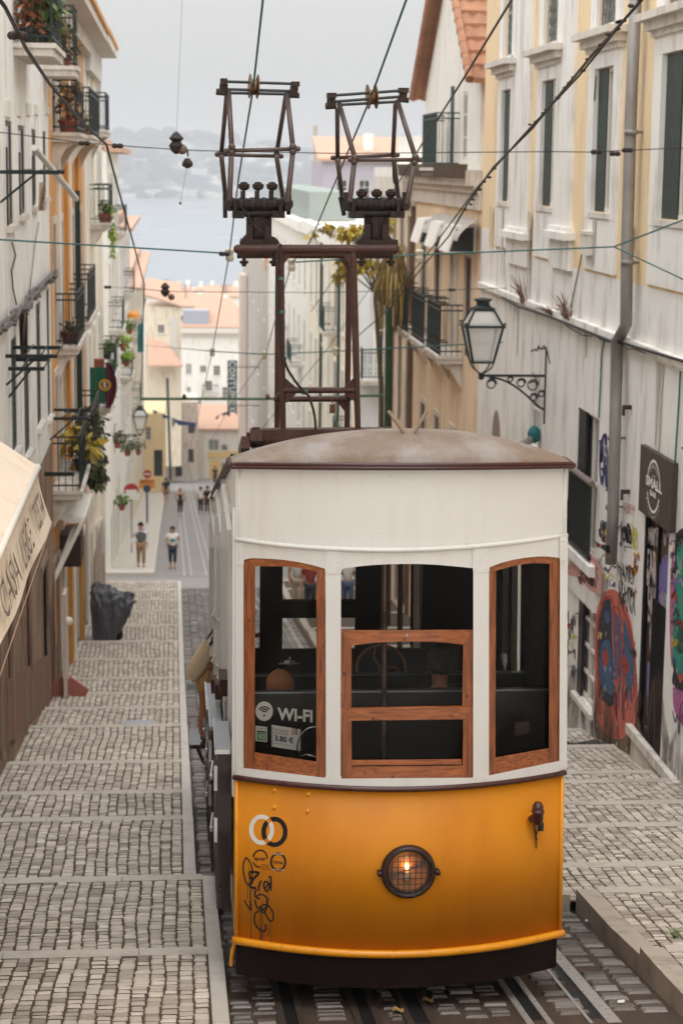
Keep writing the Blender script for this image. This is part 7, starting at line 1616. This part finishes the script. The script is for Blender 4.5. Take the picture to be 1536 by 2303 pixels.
# ---------------- covered motorcycle and A sign
mc = thing('covered_motorcycle', 'parked motorcycle under a crumpled grey tarpaulin on the stepped pavement', 'motorcycle', G(250,1440))
Ym = G(250,1440).y; m0 = tread(STEPS_L, Ym)
def mp_(u, v, dy=0): return zw(u, v, Ym+dy)
sec = [(206,1322,1402,.26),(212,1311,1436,.34),(226,1312,1441,.42),(240,1317,1442,.46),(252,1320,1438,.46),(264,1326,1424,.44),(276,1333,1412,.42),(286,1331,1394,.40),(294,1330,1374,.34),(302,1338,1356,.14)]
q = MB(); rows = []
for (u, vt, vb, w_) in [tuple(x) for x in smooth_pts(sec, 6)]:
    rr = []
    for k in range(41):
        a = math.pi*(k/40); s = math.cos(a); hgt = math.sin(a)**.62
        P0 = Vector((u*.035+k*.05, k*.11-u*.012, vt*.002)); f1 = mathutils.noise.noise(P0*1.5); f2 = mathutils.noise.noise(P0*3.7+Vector((3,1,7))); ridge = 1-abs(mathutils.noise.noise(P0*2.2+Vector((9,2,4))))*2
        fold = 1+.20*f1+.10*f2+.10*ridge
        p = mp_(u+5*f2+4*f1, vb+(vt-vb)*min(1.03, hgt*(.93+.10*ridge))); rr.append((p.x, Ym-s*w_*fold*(.7+.3*hgt), p.z))
    rows.append(rr)
q.grid(rows); tp_ = q.build('tarpaulin', mat('grey_tarpaulin', H(78,80,86), .38, .2, 6, .8, 7, spec=.6), mc, smooth=True)
q = MB()
for u in (228, 262):
    c_ = mp_(u, 1420 if u < 250 else 1408); q.lathe((c_.x-.04, Ym+.02, m0+.20), [(.19,0),(.2,.02),(.2,.07),(.19,.09)], 18, None, (.35,1,0))
q.build('wheel', black_m, mc)
sg_ = thing('pavement_sign', 'narrow pale sign post on a reddish folding foot on the left steps', 'sign', G(150,1598)); Ys = 36.0; zs = tread(STEPS_L, Ys)
q = MB(); a = zw(147,1330,Ys); q.slab([(a.x-.03,Ys-.3,zs+.05),(a.x+.03,Ys-.3,zs+.05),(a.x+.03,Ys-.3,a.z),(a.x-.03,Ys-.3,a.z)], (0,.6,0)); q.build('panel', mat('pale_sign_panel', H(206,188,176), .6, .1, 8, .1), sg_)
q = MB(); q.bar((a.x, Ys, zs+.26), (a.x-.36, Ys-.1, zs+.03), .05, .3); q.bar((a.x, Ys, zs+.26), (a.x+.36, Ys-.1, zs+.03), .05, .3); q.build('foot', mat('faded_red_foot', H(168,104,92), .7, .15, 8, .1), sg_)
q = MB(); c_ = zw(150,1396,Ys); q.ball(c_+Vector((.04,-.05,0)), .09, 8); q.build('lamp', frame_w, sg_)
# small things on the ground
q = MB(); c_ = G(1354,1683,.0); zz = tread(STEPS_R, c_.y); q.grid([[(c_.x-.5+j*.16, c_.y-.25+i*.12, zz+.05+.05*math.sin(j*2.1+i*1.7)) for j in range(7)] for i in range(6)]); tag(q.build('dark_mat', mat('dark_bag', H(58,50,48), .7, .3, 20, .4)), 'dark crumpled mat lying on the right pavement by the mural', 'mat')
for k, (u, v) in enumerate(((1322,2078),(1236,2000),(1395,2262))):
    c_ = G(u, v, DZ); q = MB(); q.slab([(c_.x-.03,c_.y-.02,c_.z+.03),(c_.x+.02,c_.y-.03,c_.z+.035),(c_.x+.035,c_.y+.03,c_.z+.03),(c_.x-.02,c_.y+.02,c_.z+.028)], (0,0,.006)); tag(q.build('litter_scrap', decal_w), ('white paper scrap on the setts beside the right rail','white paper scrap just behind the right corner of the tram','small white scrap between the setts at the bottom right')[k], 'litter')
for k, (u, v, l) in enumerate(((962,2258,'dry curled leaf on the track in front of the tram'),(895,2280,'small orange leaf on the track in front of the tram'))):
    c_ = G(u, v, DZ); q = MB(); q.grid([[(c_.x+(j-2)*.02, c_.y+(i-1)*.03, c_.z+.035+.012*math.sin(j*1.5)) for j in range(5)] for i in range(3)]); tag(q.build('fallen_leaf', mat('dry_leaf', H(176,140,84), .8, .2, 20, 0)), l, 'leaf')
q = MB(); r = random.Random(2); c_ = G(1516,2105,.0); zz = tread(STEPS_R, c_.y)
for k in range(16): q.att = r.random(); q.tube([(c_.x,c_.y,zz), (c_.x+r.uniform(-.05,.05), c_.y+r.uniform(-.05,.05), zz+.05), (c_.x+r.uniform(-.1,.1), c_.y+r.uniform(-.1,.1), zz+r.uniform(.05,.1))], [.004,.003,.001], 4)
tag(q.build('grass_tuft', lf_green, attr='rnd'), 'tiny green grass tuft growing in the right pavement', 'plant')
q = MB(); c_ = G(310,1632); zz = tread(STEPS_L, c_.y); q.box((c_.x-.28,c_.y-.35,zz+.006), (c_.x+.28,c_.y+.35,zz+.024)); tag(q.build('access_cover', steel_tray), 'pale shiny access cover set in the left stepped pavement', 'cover')
q = MB(); c_ = G(443,1552,DZ); q.box((c_.x-.2,c_.y-.3,S(c_.y)+DZ+.022), (c_.x+.2,c_.y+.3,S(c_.y)+DZ+.04))
for k in range(5): q.box((c_.x-.17+k*.08,c_.y-.25,S(c_.y)+DZ+.04), (c_.x-.14+k*.08,c_.y+.25,S(c_.y)+DZ+.05))
tag(q.build('drain_grate', iron), 'dark drain grate in the gutter left of the tram', 'grate')
# ================================================================ PEOPLE
def skin_mesh(name, nodes, edges, parent, m, levels=2, mats=None):
    """nodes: {key: (pos, radius)}; edges: pairs. Skin + subdivision evaluated into one continuous mesh."""
    bm = bmesh.new(); lay = bm.verts.layers.skin.verify(); V = {}
    for k, (key, (p, r)) in enumerate(nodes.items()):
        v = bm.verts.new(p); d = v[lay]; d.radius = (r, r) if not isinstance(r, tuple) else r; d.use_root = (k == 0); V[key] = v
    for a, b in edges: bm.edges.new((V[a], V[b]))
    me = bpy.data.meshes.new(name); bm.to_mesh(me); bm.free()
    o = bpy.data.objects.new(name, me); COL.objects.link(o)
    sk = o.modifiers.new('skin', 'SKIN'); sk.use_smooth_shade = True; sb = o.modifiers.new('sub', 'SUBSURF'); sb.levels = sb.render_levels = levels
    dg = bpy.context.evaluated_depsgraph_get(); me2 = bpy.data.meshes.new_from_object(o.evaluated_get(dg)); o.modifiers.clear(); old = o.data; o.data = me2; bpy.data.meshes.remove(old)
    me2.name = name; me2.materials.clear(); me2.materials.append(m)
    for p in me2.polygons: p.use_smooth = True
    o.parent = parent; return o
SKIN = mat('skin', H(196,148,120), .6, .06, 30, 0); SKIN_D = mat('tanned_skin', H(158,104,76), .6, .06, 30, 0)
def cloth(name, c): return mat(name, c, .85, .12, 12, .2, 40)
def person(label, foot, h, yaw, J, top, bottom, hair, shoes, skin=SKIN, sleeves='short', legs='long', hair_long=False, vest=None, seated=False, dress=None, extra=None, female=False):
    """J: joint overrides in body units (h = 1) with x to the figure's left, y backwards, z up; the figure faces -y before yaw."""
    root = thing('person', label, 'person', foot); foot = Vector(foot); R_ = Matrix.Rotation(yaw, 3, 'Z')
    B = dict(pel=(0,0,.53), wai=(0,0,.60), che=(0,.0,.71), nek=(0,.008,.825), hea=(0,-.005,.865), crn=(0,0,.93), shl=(.105,.005,.79), shr=(-.105,.005,.79), ell=(.135,.02,.625), elr=(-.135,.02,.625), wrl=(.135,-.03,.49), wrr=(-.135,-.03,.49),
             hil=(.05,0,.50), hir=(-.05,0,.50), knl=(.052,-.012,.28), knr=(-.052,-.012,.28), anl=(.052,.015,.045), anr=(-.052,.015,.045), tol=(.06,-.09,.016), tor=(-.06,-.09,.016))
    B.update(J)
    T = lambda p: tuple(R_ @ (Vector(p)*h))
    rr = dict(pel=.078, wai=.066, che=.082, nek=.03, hea=.045, crn=.05, shl=.036, shr=.036, ell=.026, elr=.026, wrl=.018, wrr=.018, hil=.058, hir=.058, knl=.036, knr=.036, anl=.022, anr=.022, tol=.016, tor=.016)
    N = {k: (T(B[k]), rr[k]*h) for k in ('pel','wai','che','nek','hea','crn','shl','ell','wrl','shr','elr','wrr','hil','knl','anl','tol','hir','knr','anr','tor')}
    E_ = [('pel','wai'),('wai','che'),('che','nek'),('nek','hea'),('hea','crn'),('che','shl'),('shl','ell'),('ell','wrl'),('che','shr'),('shr','elr'),('elr','wrr'),('pel','hil'),('hil','knl'),('knl','anl'),('anl','tol'),('pel','hir'),('hir','knr'),('knr','anr'),('anr','tor')]
    for s in 'lr':
        w_ = Vector(B['wr'+s]); e_ = Vector(B['el'+s]); d = (w_-e_).normalized(); pm = w_+d*.028; N['pa'+s] = (T(pm), (.020*h, .011*h)); E_.append(('wr'+s,'pa'+s))
        sd_ = d.orthogonal().normalized() if abs(d.z) < .5 else Vector((0,1,0)).cross(d).cross(d).normalized()
        for k, ln in enumerate((.036,.042,.038,.030)):
            b0 = pm+d*.016+sd_*(k-1.5)*.0085; N[f'f{k}{s}'] = (T(b0), .0045*h); N[f'g{k}{s}'] = (T(b0+d*ln*.55), .0042*h); N[f'h{k}{s}'] = (T(b0+d*ln+Vector((0,-.008,0))), .0036*h); E_ += [('pa'+s,f'f{k}{s}'),(f'f{k}{s}',f'g{k}{s}'),(f'g{k}{s}',f'h{k}{s}')]
        t0 = pm-sd_*.018; N['t0'+s] = (T(t0), .0055*h); N['t1'+s] = (T(t0+d*.02-sd_*.012), .0045*h); E_ += [('pa'+s,'t0'+s),('t0'+s,'t1'+s)]
    body = skin_mesh('body', N, E_, root, skin, 2)
    hc_ = Vector(T(B['hea']))*.35+Vector(T(B['crn']))*.65; f_ = R_ @ Vector((0,-1,0)); sx_ = R_ @ Vector((1,0,0)); up_ = Vector((0,0,1))
    q = MB(); o_ = foot
    def wp(p): return Vector(p)+o_
    q.ball(wp(hc_+f_*.056*h-up_*.012*h), .009*h, 6, 0); 
    for s in (-1, 1): q.ball(wp(hc_+f_*.047*h+sx_*s*.018*h+up_*.004*h), .0055*h, 6, 1); q.ball(wp(hc_+sx_*s*.052*h-up_*.008*h), .013*h, 6, 0, (.5,.8,1.2))
    q.box(wp(hc_+f_*.048*h-up_*.034*h-sx_*.012*h), wp(hc_+f_*.052*h-up_*.030*h+sx_*.012*h), 2); q.build('face', [skin, black_m, mat('lips', H(150,90,82), .6, .1, 10, 0)], root)
    if hair is not None:
        q = MB(); c_ = hc_-f_*.012*h+up_*.016*h; rows = []
        for i in range(9):
            t = i/8*math.pi*(.74 if not hair_long else .74); row = []
            for j in range(17):
                a = 2*math.pi*j/16; fr_ = math.cos(a)            # 1 at front
                tt = t*(1-.46*max(0, fr_)); rad = .062*h*(1+.05*math.sin(j*3+i*2))
                row.append(wp(c_+(f_*math.cos(a)+sx_*math.sin(a))*rad*math.sin(tt)+up_*rad*1.12*math.cos(tt)))
            rows.append(row)
        q.grid(rows)
        if hair_long: q.ball(wp(hc_-f_*.035*h-up_*.05*h), .055*h, 8, None, (1.05,.7,1.3))
        q.build('hair', hair, root, smooth=True)
    def garment(name, keys, edges, grow, m, lev=2): return skin_mesh(name, {k: (N[k][0] if k in N else v, (N[k][1] if not isinstance(N[k][1], tuple) else N[k][1][0])+grow*h) for k, v in keys.items()}, edges, root, m, lev)
    tk = {k: 0 for k in ('pel','wai','che')}; te = [('pel','wai'),('wai','che')]
    def mid(a, b, t): return tuple(Vector(N[a][0]).lerp(Vector(N[b][0]), t))
    if sleeves != 'none':
        for s in 'lr':
            tk['sh'+s] = 0; te.append(('che','sh'+s))
            if sleeves == 'short': N['sl'+s] = (mid('sh'+s,'el'+s,.6), .031*h); tk['sl'+s] = 0; te.append(('sh'+s,'sl'+s))
            else: tk['el'+s] = 0; N['cu'+s] = (mid('el'+s,'wr'+s,.9), .02*h); tk['cu'+s] = 0; te += [('sh'+s,'el'+s),('el'+s,'cu'+s)]
    N['col'] = (mid('che','nek',.62), .042*h); tk['col'] = 0; te.append(('che','col'))
    if top: garment('shirt', tk, te, .012, top)
    if vest: garment('vest', {'pel':0,'wai':0,'che':0,'shl':0,'shr':0}, [('pel','wai'),('wai','che'),('che','shl'),('che','shr')], .018, vest)
    bk = {'pel':0}; be = []
    for s in 'lr':
        bk['hi'+s] = 0; be.append(('pel','hi'+s))
        if legs == 'long': bk['kn'+s] = 0; N['hm'+s] = (mid('kn'+s,'an'+s,.88), .028*h); bk['hm'+s] = 0; be += [('hi'+s,'kn'+s),('kn'+s,'hm'+s)]
        elif legs == 'crop': bk['kn'+s] = 0; N['hm'+s] = (mid('kn'+s,'an'+s,.62), .03*h); bk['hm'+s] = 0; be += [('hi'+s,'kn'+s),('kn'+s,'hm'+s)]
        else: N['hm'+s] = (mid('hi'+s,'kn'+s,.8), .048*h); bk['hm'+s] = 0; be += [('hi'+s,'hm'+s)]
    if bottom: garment('trousers' if legs != 'short' else 'shorts', bk, be, .008, bottom)
    if shoes:
        for s in 'lr':
            N['he'+s] = (tuple(Vector(N['an'+s][0])+Vector((0,0,-.022*h))-f_*.012*h), .02*h)
            garment('shoe', {'he'+s:0,'to'+s:0}, [('he'+s,'to'+s)], .008, shoes, 1)
    if extra: extra(root, wp, T, f_, sx_, h)
    return root
hair_br = cloth('brown_hair', H(84,56,40)); hair_bl = cloth('blond_hair', H(196,152,96)); hair_k = cloth('black_hair', H(30,24,22)); hair_gi = cloth('ginger_hair', H(150,100,66))
c_white = cloth('white_cotton', H(226,220,214)); c_black = cloth('black_cotton', H(26,25,28)); c_jean = cloth('dark_denim', H(38,46,64)); c_khaki = cloth('khaki_cotton', H(146,116,84)); c_vest = cloth('grey_green_vest', H(84,86,80)); c_red = cloth('red_cotton', H(150,50,52)); c_beige = cloth('beige_cotton', H(206,190,170)); c_tan = cloth('tan_linen', H(184,140,86)); c_lil = cloth('pale_lilac_shirt', H(214,208,218))
sh_k = cloth('dark_shoes', H(40,34,32)); sh_w = cloth('white_shoes', H(214,208,200)); sh_b = cloth('brown_shoes', H(110,84,62))
walk = dict(knl=(.05,-.06,.29), anl=(.05,-.03,.06), tol=(.055,-.13,.03), knr=(-.05,.0,.28), anr=(-.05,.08,.06), tor=(-.055,-.01,.016))
def at(u, v, Ymax=190): p = G(u, v, .0); return p
def stand(u, v, side):
    p = G(u, v, 0 if side else DZ+.02); return (p.x, p.y, p.z)
person('man in white shirt and grey vest walking up the left pavement', stand(318,1276,True), 1.74, .15, dict(walk, wrr=(-.2,-.05,.52), elr=(-.17,.03,.64)), c_lil, c_khaki, hair_k, sh_k, sleeves='long', vest=c_vest, legs='long')
def teal_print(root, wp, T, f_, sx_, h): q = MB(); q.ball(wp(Vector(T((0,0,.68)))+f_*.098*h), .05*h, 8, None, (1.2,.3,.8)); q.build('shirt_print', cloth('teal_print', H(30,130,140)), root)
person('woman in white tee with teal print and cropped dark jeans', stand(389,1279,False), 1.66, .0, dict(walk, ell=(.15,.0,.66), wrl=(.12,-.1,.74), elr=(-.16,.02,.64)), c_white, c_jean, hair_br, sh_b, legs='crop', hair_long=True, extra=teal_print)
person('man in black tee and khaki shorts far down the left pavement', stand(374,1133,True), 1.78, .1, dict(walk), c_black, c_khaki, hair_k, sh_w, legs='short')
person('blond woman in black walking in the middle of the far street', stand(406,1158,False), 1.68, .0, dict(walk, elr=(-.17,.0,.65), ell=(.17,0,.65)), c_black, c_black, hair_bl, sh_w, hair_long=True, sleeves='none')
person('person in white top and dark trousers beside the tram tail', stand(452,1156,False), 1.7, .0, dict(walk), c_white, c_black, hair_k, sh_k)
person('person all in black next to the white topped walker by the tram tail', stand(467,1158,False), 1.78, .1, dict(walk), c_black, c_black, hair_k, sh_k)
person('tiny dark figure in front of the yellow shop wall', stand(484,1090,False), 1.7, 0, {}, c_black, c_black, hair_k, sh_k)
# three people on the street behind, seen through the tram
person('person in beige trousers and white top seen through the tram windows', (PY(668,1300,57).x, 57, S(57)+DZ), 1.75, .2, walk, c_white, c_beige, hair_br, sh_b)
person('person in red shirt and dark jeans seen through the tram windows', (PY(698,1300,55).x, 55, S(55)+DZ), 1.72, -.1, walk, c_red, c_jean, hair_k, sh_k)
person('person in pale jacket and blue jeans seen through the central tram window', (PY(785,1300,55).x, 55.5, S(55.5)+DZ), 1.75, .1, walk, c_white, cloth('mid_blue_denim', H(84,100,130)), hair_k, sh_k)
# woman on the footboard of the tram
def bag(root, wp, T, f_, sx_, h):
    q = MB(); c_ = Vector(T((-.10,.03,.575))); rows = []; dn = (Vector((0,0,-1))-f_*.42).normalized(); wd = f_*.9-Vector((0,0,.3))
    for i in range(11):
        t = i/10; wv = .55+.45*math.sin(math.pi*min(1, t*.75+.1)); wv *= (1 if t < .9 else .8)
        rows.append([wp(c_+dn*(.27*h*t)-dn*.13*h+(sx_*(.024*math.sin(a))+wd*(.066*math.cos(a)*(1+.10*math.sin(3*a+5*t))))*h*wv) for a in [2*math.pi*j/16 for j in range(17)]])
    q.grid(rows); q.poly(rows[-1]); q.build('bag', cloth('canvas_bag', H(206,182,152)), root, smooth=True)
    q = MB(); sh = Vector(T((-.1,-.10,.82)))
    for o_ in (-.02, .03): q.tube([wp(c_-dn*.12*h+wd*o_*2), wp(c_.lerp(sh,.6)+wd*o_*1.5), wp(sh+sx_*o_)], .014, 6)
    q.build('bag_strap', cloth('canvas_strap', H(200,178,150)), root)
fp = PY(452,1694,22.3)
person('woman in black top and tan shorts with canvas bag boarding the tram side', (fp.x+.04, 22.3, -6.645), 1.70, math.radians(90), dict(pel=(0,.0,.53), wai=(0,-.045,.6), che=(0,-.10,.71), shl=(.105,-.13,.79), shr=(-.105,-.13,.79), nek=(0,-.17,.82), hea=(0,-.22,.85), crn=(0,-.25,.91), ell=(.14,-.24,.68), wrl=(.12,-.36,.70), elr=(-.14,-.22,.66), wrr=(-.10,-.32,.62), knl=(.05,-.05,.28), anl=(.05,-.02,.05), tol=(.055,-.12,.016), knr=(-.05,.0,.28), anr=(-.05,.02,.045), tor=(-.055,-.08,.016)), c_black, c_tan, hair_br, sh_b, skin=SKIN_D, legs='short', sleeves='short', hair_long=True, extra=bag)
# two seated passengers
sit = dict(hil=(.055,-.03,.5), hir=(-.055,-.03,.5), knl=(.06,-.26,.50), knr=(-.06,-.26,.50), anl=(.06,-.26,.26), anr=(-.06,-.26,.26), tol=(.065,-.35,.235), tor=(-.065,-.35,.235), wrl=(.07,-.2,.55), wrr=(-.07,-.2,.55), ell=(.14,-.03,.63), elr=(-.14,-.03,.63))
def seat_person(lab, u, vtop, Y, h, hair, top, **k):
    p = PY(u, vtop, Y); return person(lab, (p.x, Y, p.z-.985*h), h, math.pi, sit, top, c_jean, hair, sh_k, **k)
seat_person('seated child with short ginger hair behind the WI-FI panel', 630, 1508, 14.42, 1.75, hair_gi, c_beige)
seat_person('seated dark haired passenger behind the central sash window', 990, 1455, 14.45, 1.75, hair_k, c_black, skin=SKIN_D)
# ================================================================ groups of repeats
GROUPS = {'potted_plant': 'potted plants on balconies and ledges', 'street_lantern': 'street lanterns on wall brackets', 'clothes_rack': 'clothes racks on the left facades', 'trolley_wire': 'trolley wires along the street', 'span_wire': 'span wires across the street', 'feeder_cable': 'feeder cables overhead', 'wall_cable': 'cables on the house walls', 'wall_weed': 'weeds on the palace ledge', 'wall_spike': 'rusty spikes in the palace wall', 'no_entry_sign': 'no entry signs by the left pavement', 'lower_town_house': 'houses of the lower town', 'hanging_cloth': 'cloths hanging on the left houses', 'litter_scrap': 'paper scraps on the setts', 'fallen_leaf': 'dry leaves on the track', 'bunting': 'strings of blue bunting', 'person': 'people in the street and tram'}
for o in list(sc.objects):
    if o.parent is None:
        k_ = o.name.split('.')[0]
        if k_ in GROUPS: o['group'] = GROUPS[k_]
# ================================================================ air, light, camera
HAZE_D = .0005
hz = MB(); hz.box((-900, -30, -60), (1300, 3330, 62)); 
hm_ = bpy.data.materials.new('haze_air'); hm_.use_nodes = True; nt = hm_.node_tree; nt.nodes.remove(nt.nodes['Principled BSDF'])
pv = nt.nodes.new('ShaderNodeVolumePrincipled'); pv.inputs['Color'].default_value = (.96,.97,1,1); pv.inputs['Density'].default_value = HAZE_D; pv.inputs['Anisotropy'].default_value = .2
nt.links.new(pv.outputs[0], nt.nodes['Material Output'].inputs['Volume'])
hzo = hz.build('haze', hm_); hzo['kind'] = 'stuff'; hzo['label'] = 'pale haze filling the air over the street and river'; hzo['category'] = 'haze'
w = bpy.data.worlds.new('World'); sc.world = w; w.use_nodes = True; nt = w.node_tree
sky = nt.nodes.new('ShaderNodeTexSky'); sky.sky_type = 'NISHITA'; sky.sun_disc = False
SUN_EL, SUN_AZ = math.radians(74), math.radians(188)          # azimuth measured from +Y towards +X
sky.sun_elevation = SUN_EL; sky.sun_rotation = SUN_AZ; sky.dust_density = 6; sky.air_density = 1.0; sky.altitude = 50
hs_ = nt.nodes.new('ShaderNodeHueSaturation'); hs_.inputs['Saturation'].default_value = .10
nt.links.new(sky.outputs[0], hs_.inputs['Color'])
cm = nt.nodes.new('ShaderNodeMix'); cm.data_type = 'RGBA'; cm.inputs[0].default_value = .75; cm.inputs[7].default_value = (2.12, 2.11, 2.06, 1)   # thick even cloud over the clear sky
nt.links.new(hs_.outputs[0], cm.inputs[6]); nt.links.new(cm.outputs[2], nt.nodes['Background'].inputs[0]); nt.nodes['Background'].inputs[1].default_value = .15
sl = bpy.data.lights.new('sun', 'SUN'); sl.energy = 1.5; sl.angle = math.radians(130); sl.color = (.96, .98, 1)
so = bpy.data.objects.new('sun', sl); COL.objects.link(so)
sd = Vector((math.sin(SUN_AZ)*math.cos(SUN_EL), math.cos(SUN_AZ)*math.cos(SUN_EL), math.sin(SUN_EL)))
so.rotation_euler = sd.to_track_quat('Z', 'Y').to_euler(); so.location = (0, 0, 40)
cd = bpy.data.cameras.new('camera'); cam = bpy.data.objects.new('camera', cd); COL.objects.link(cam); sc.camera = cam
cd.sensor_fit = 'VERTICAL'; cd.sensor_height = 36; cd.lens = 36*FPX/2303; cd.clip_start = .1; cd.clip_end = 9000
cam.matrix_world = Matrix(((RT.x, UP.x, -FW.x, 0), (RT.y, UP.y, -FW.y, 0), (RT.z, UP.z, -FW.z, 0), (0,0,0,1)))
cd.dof.use_dof = True; cd.dof.focus_distance = 13.5; cd.dof.aperture_fstop = 3.2
sc.view_settings.view_transform = 'Standard'; sc.view_settings.look = 'None'; sc.view_settings.exposure = 1.27; sc.view_settings.gamma = 1
sc.cycles.use_denoising = True; sc.cycles.max_bounces = 7; sc.cycles.diffuse_bounces = 4; sc.cycles.glossy_bounces = 3; sc.cycles.transmission_bounces = 4; sc.cycles.transparent_max_bounces = 12; sc.cycles.volume_bounces = 0
sc.cycles.caustics_reflective = False; sc.cycles.caustics_refractive = False; sc.cycles.sample_clamp_indirect = 6
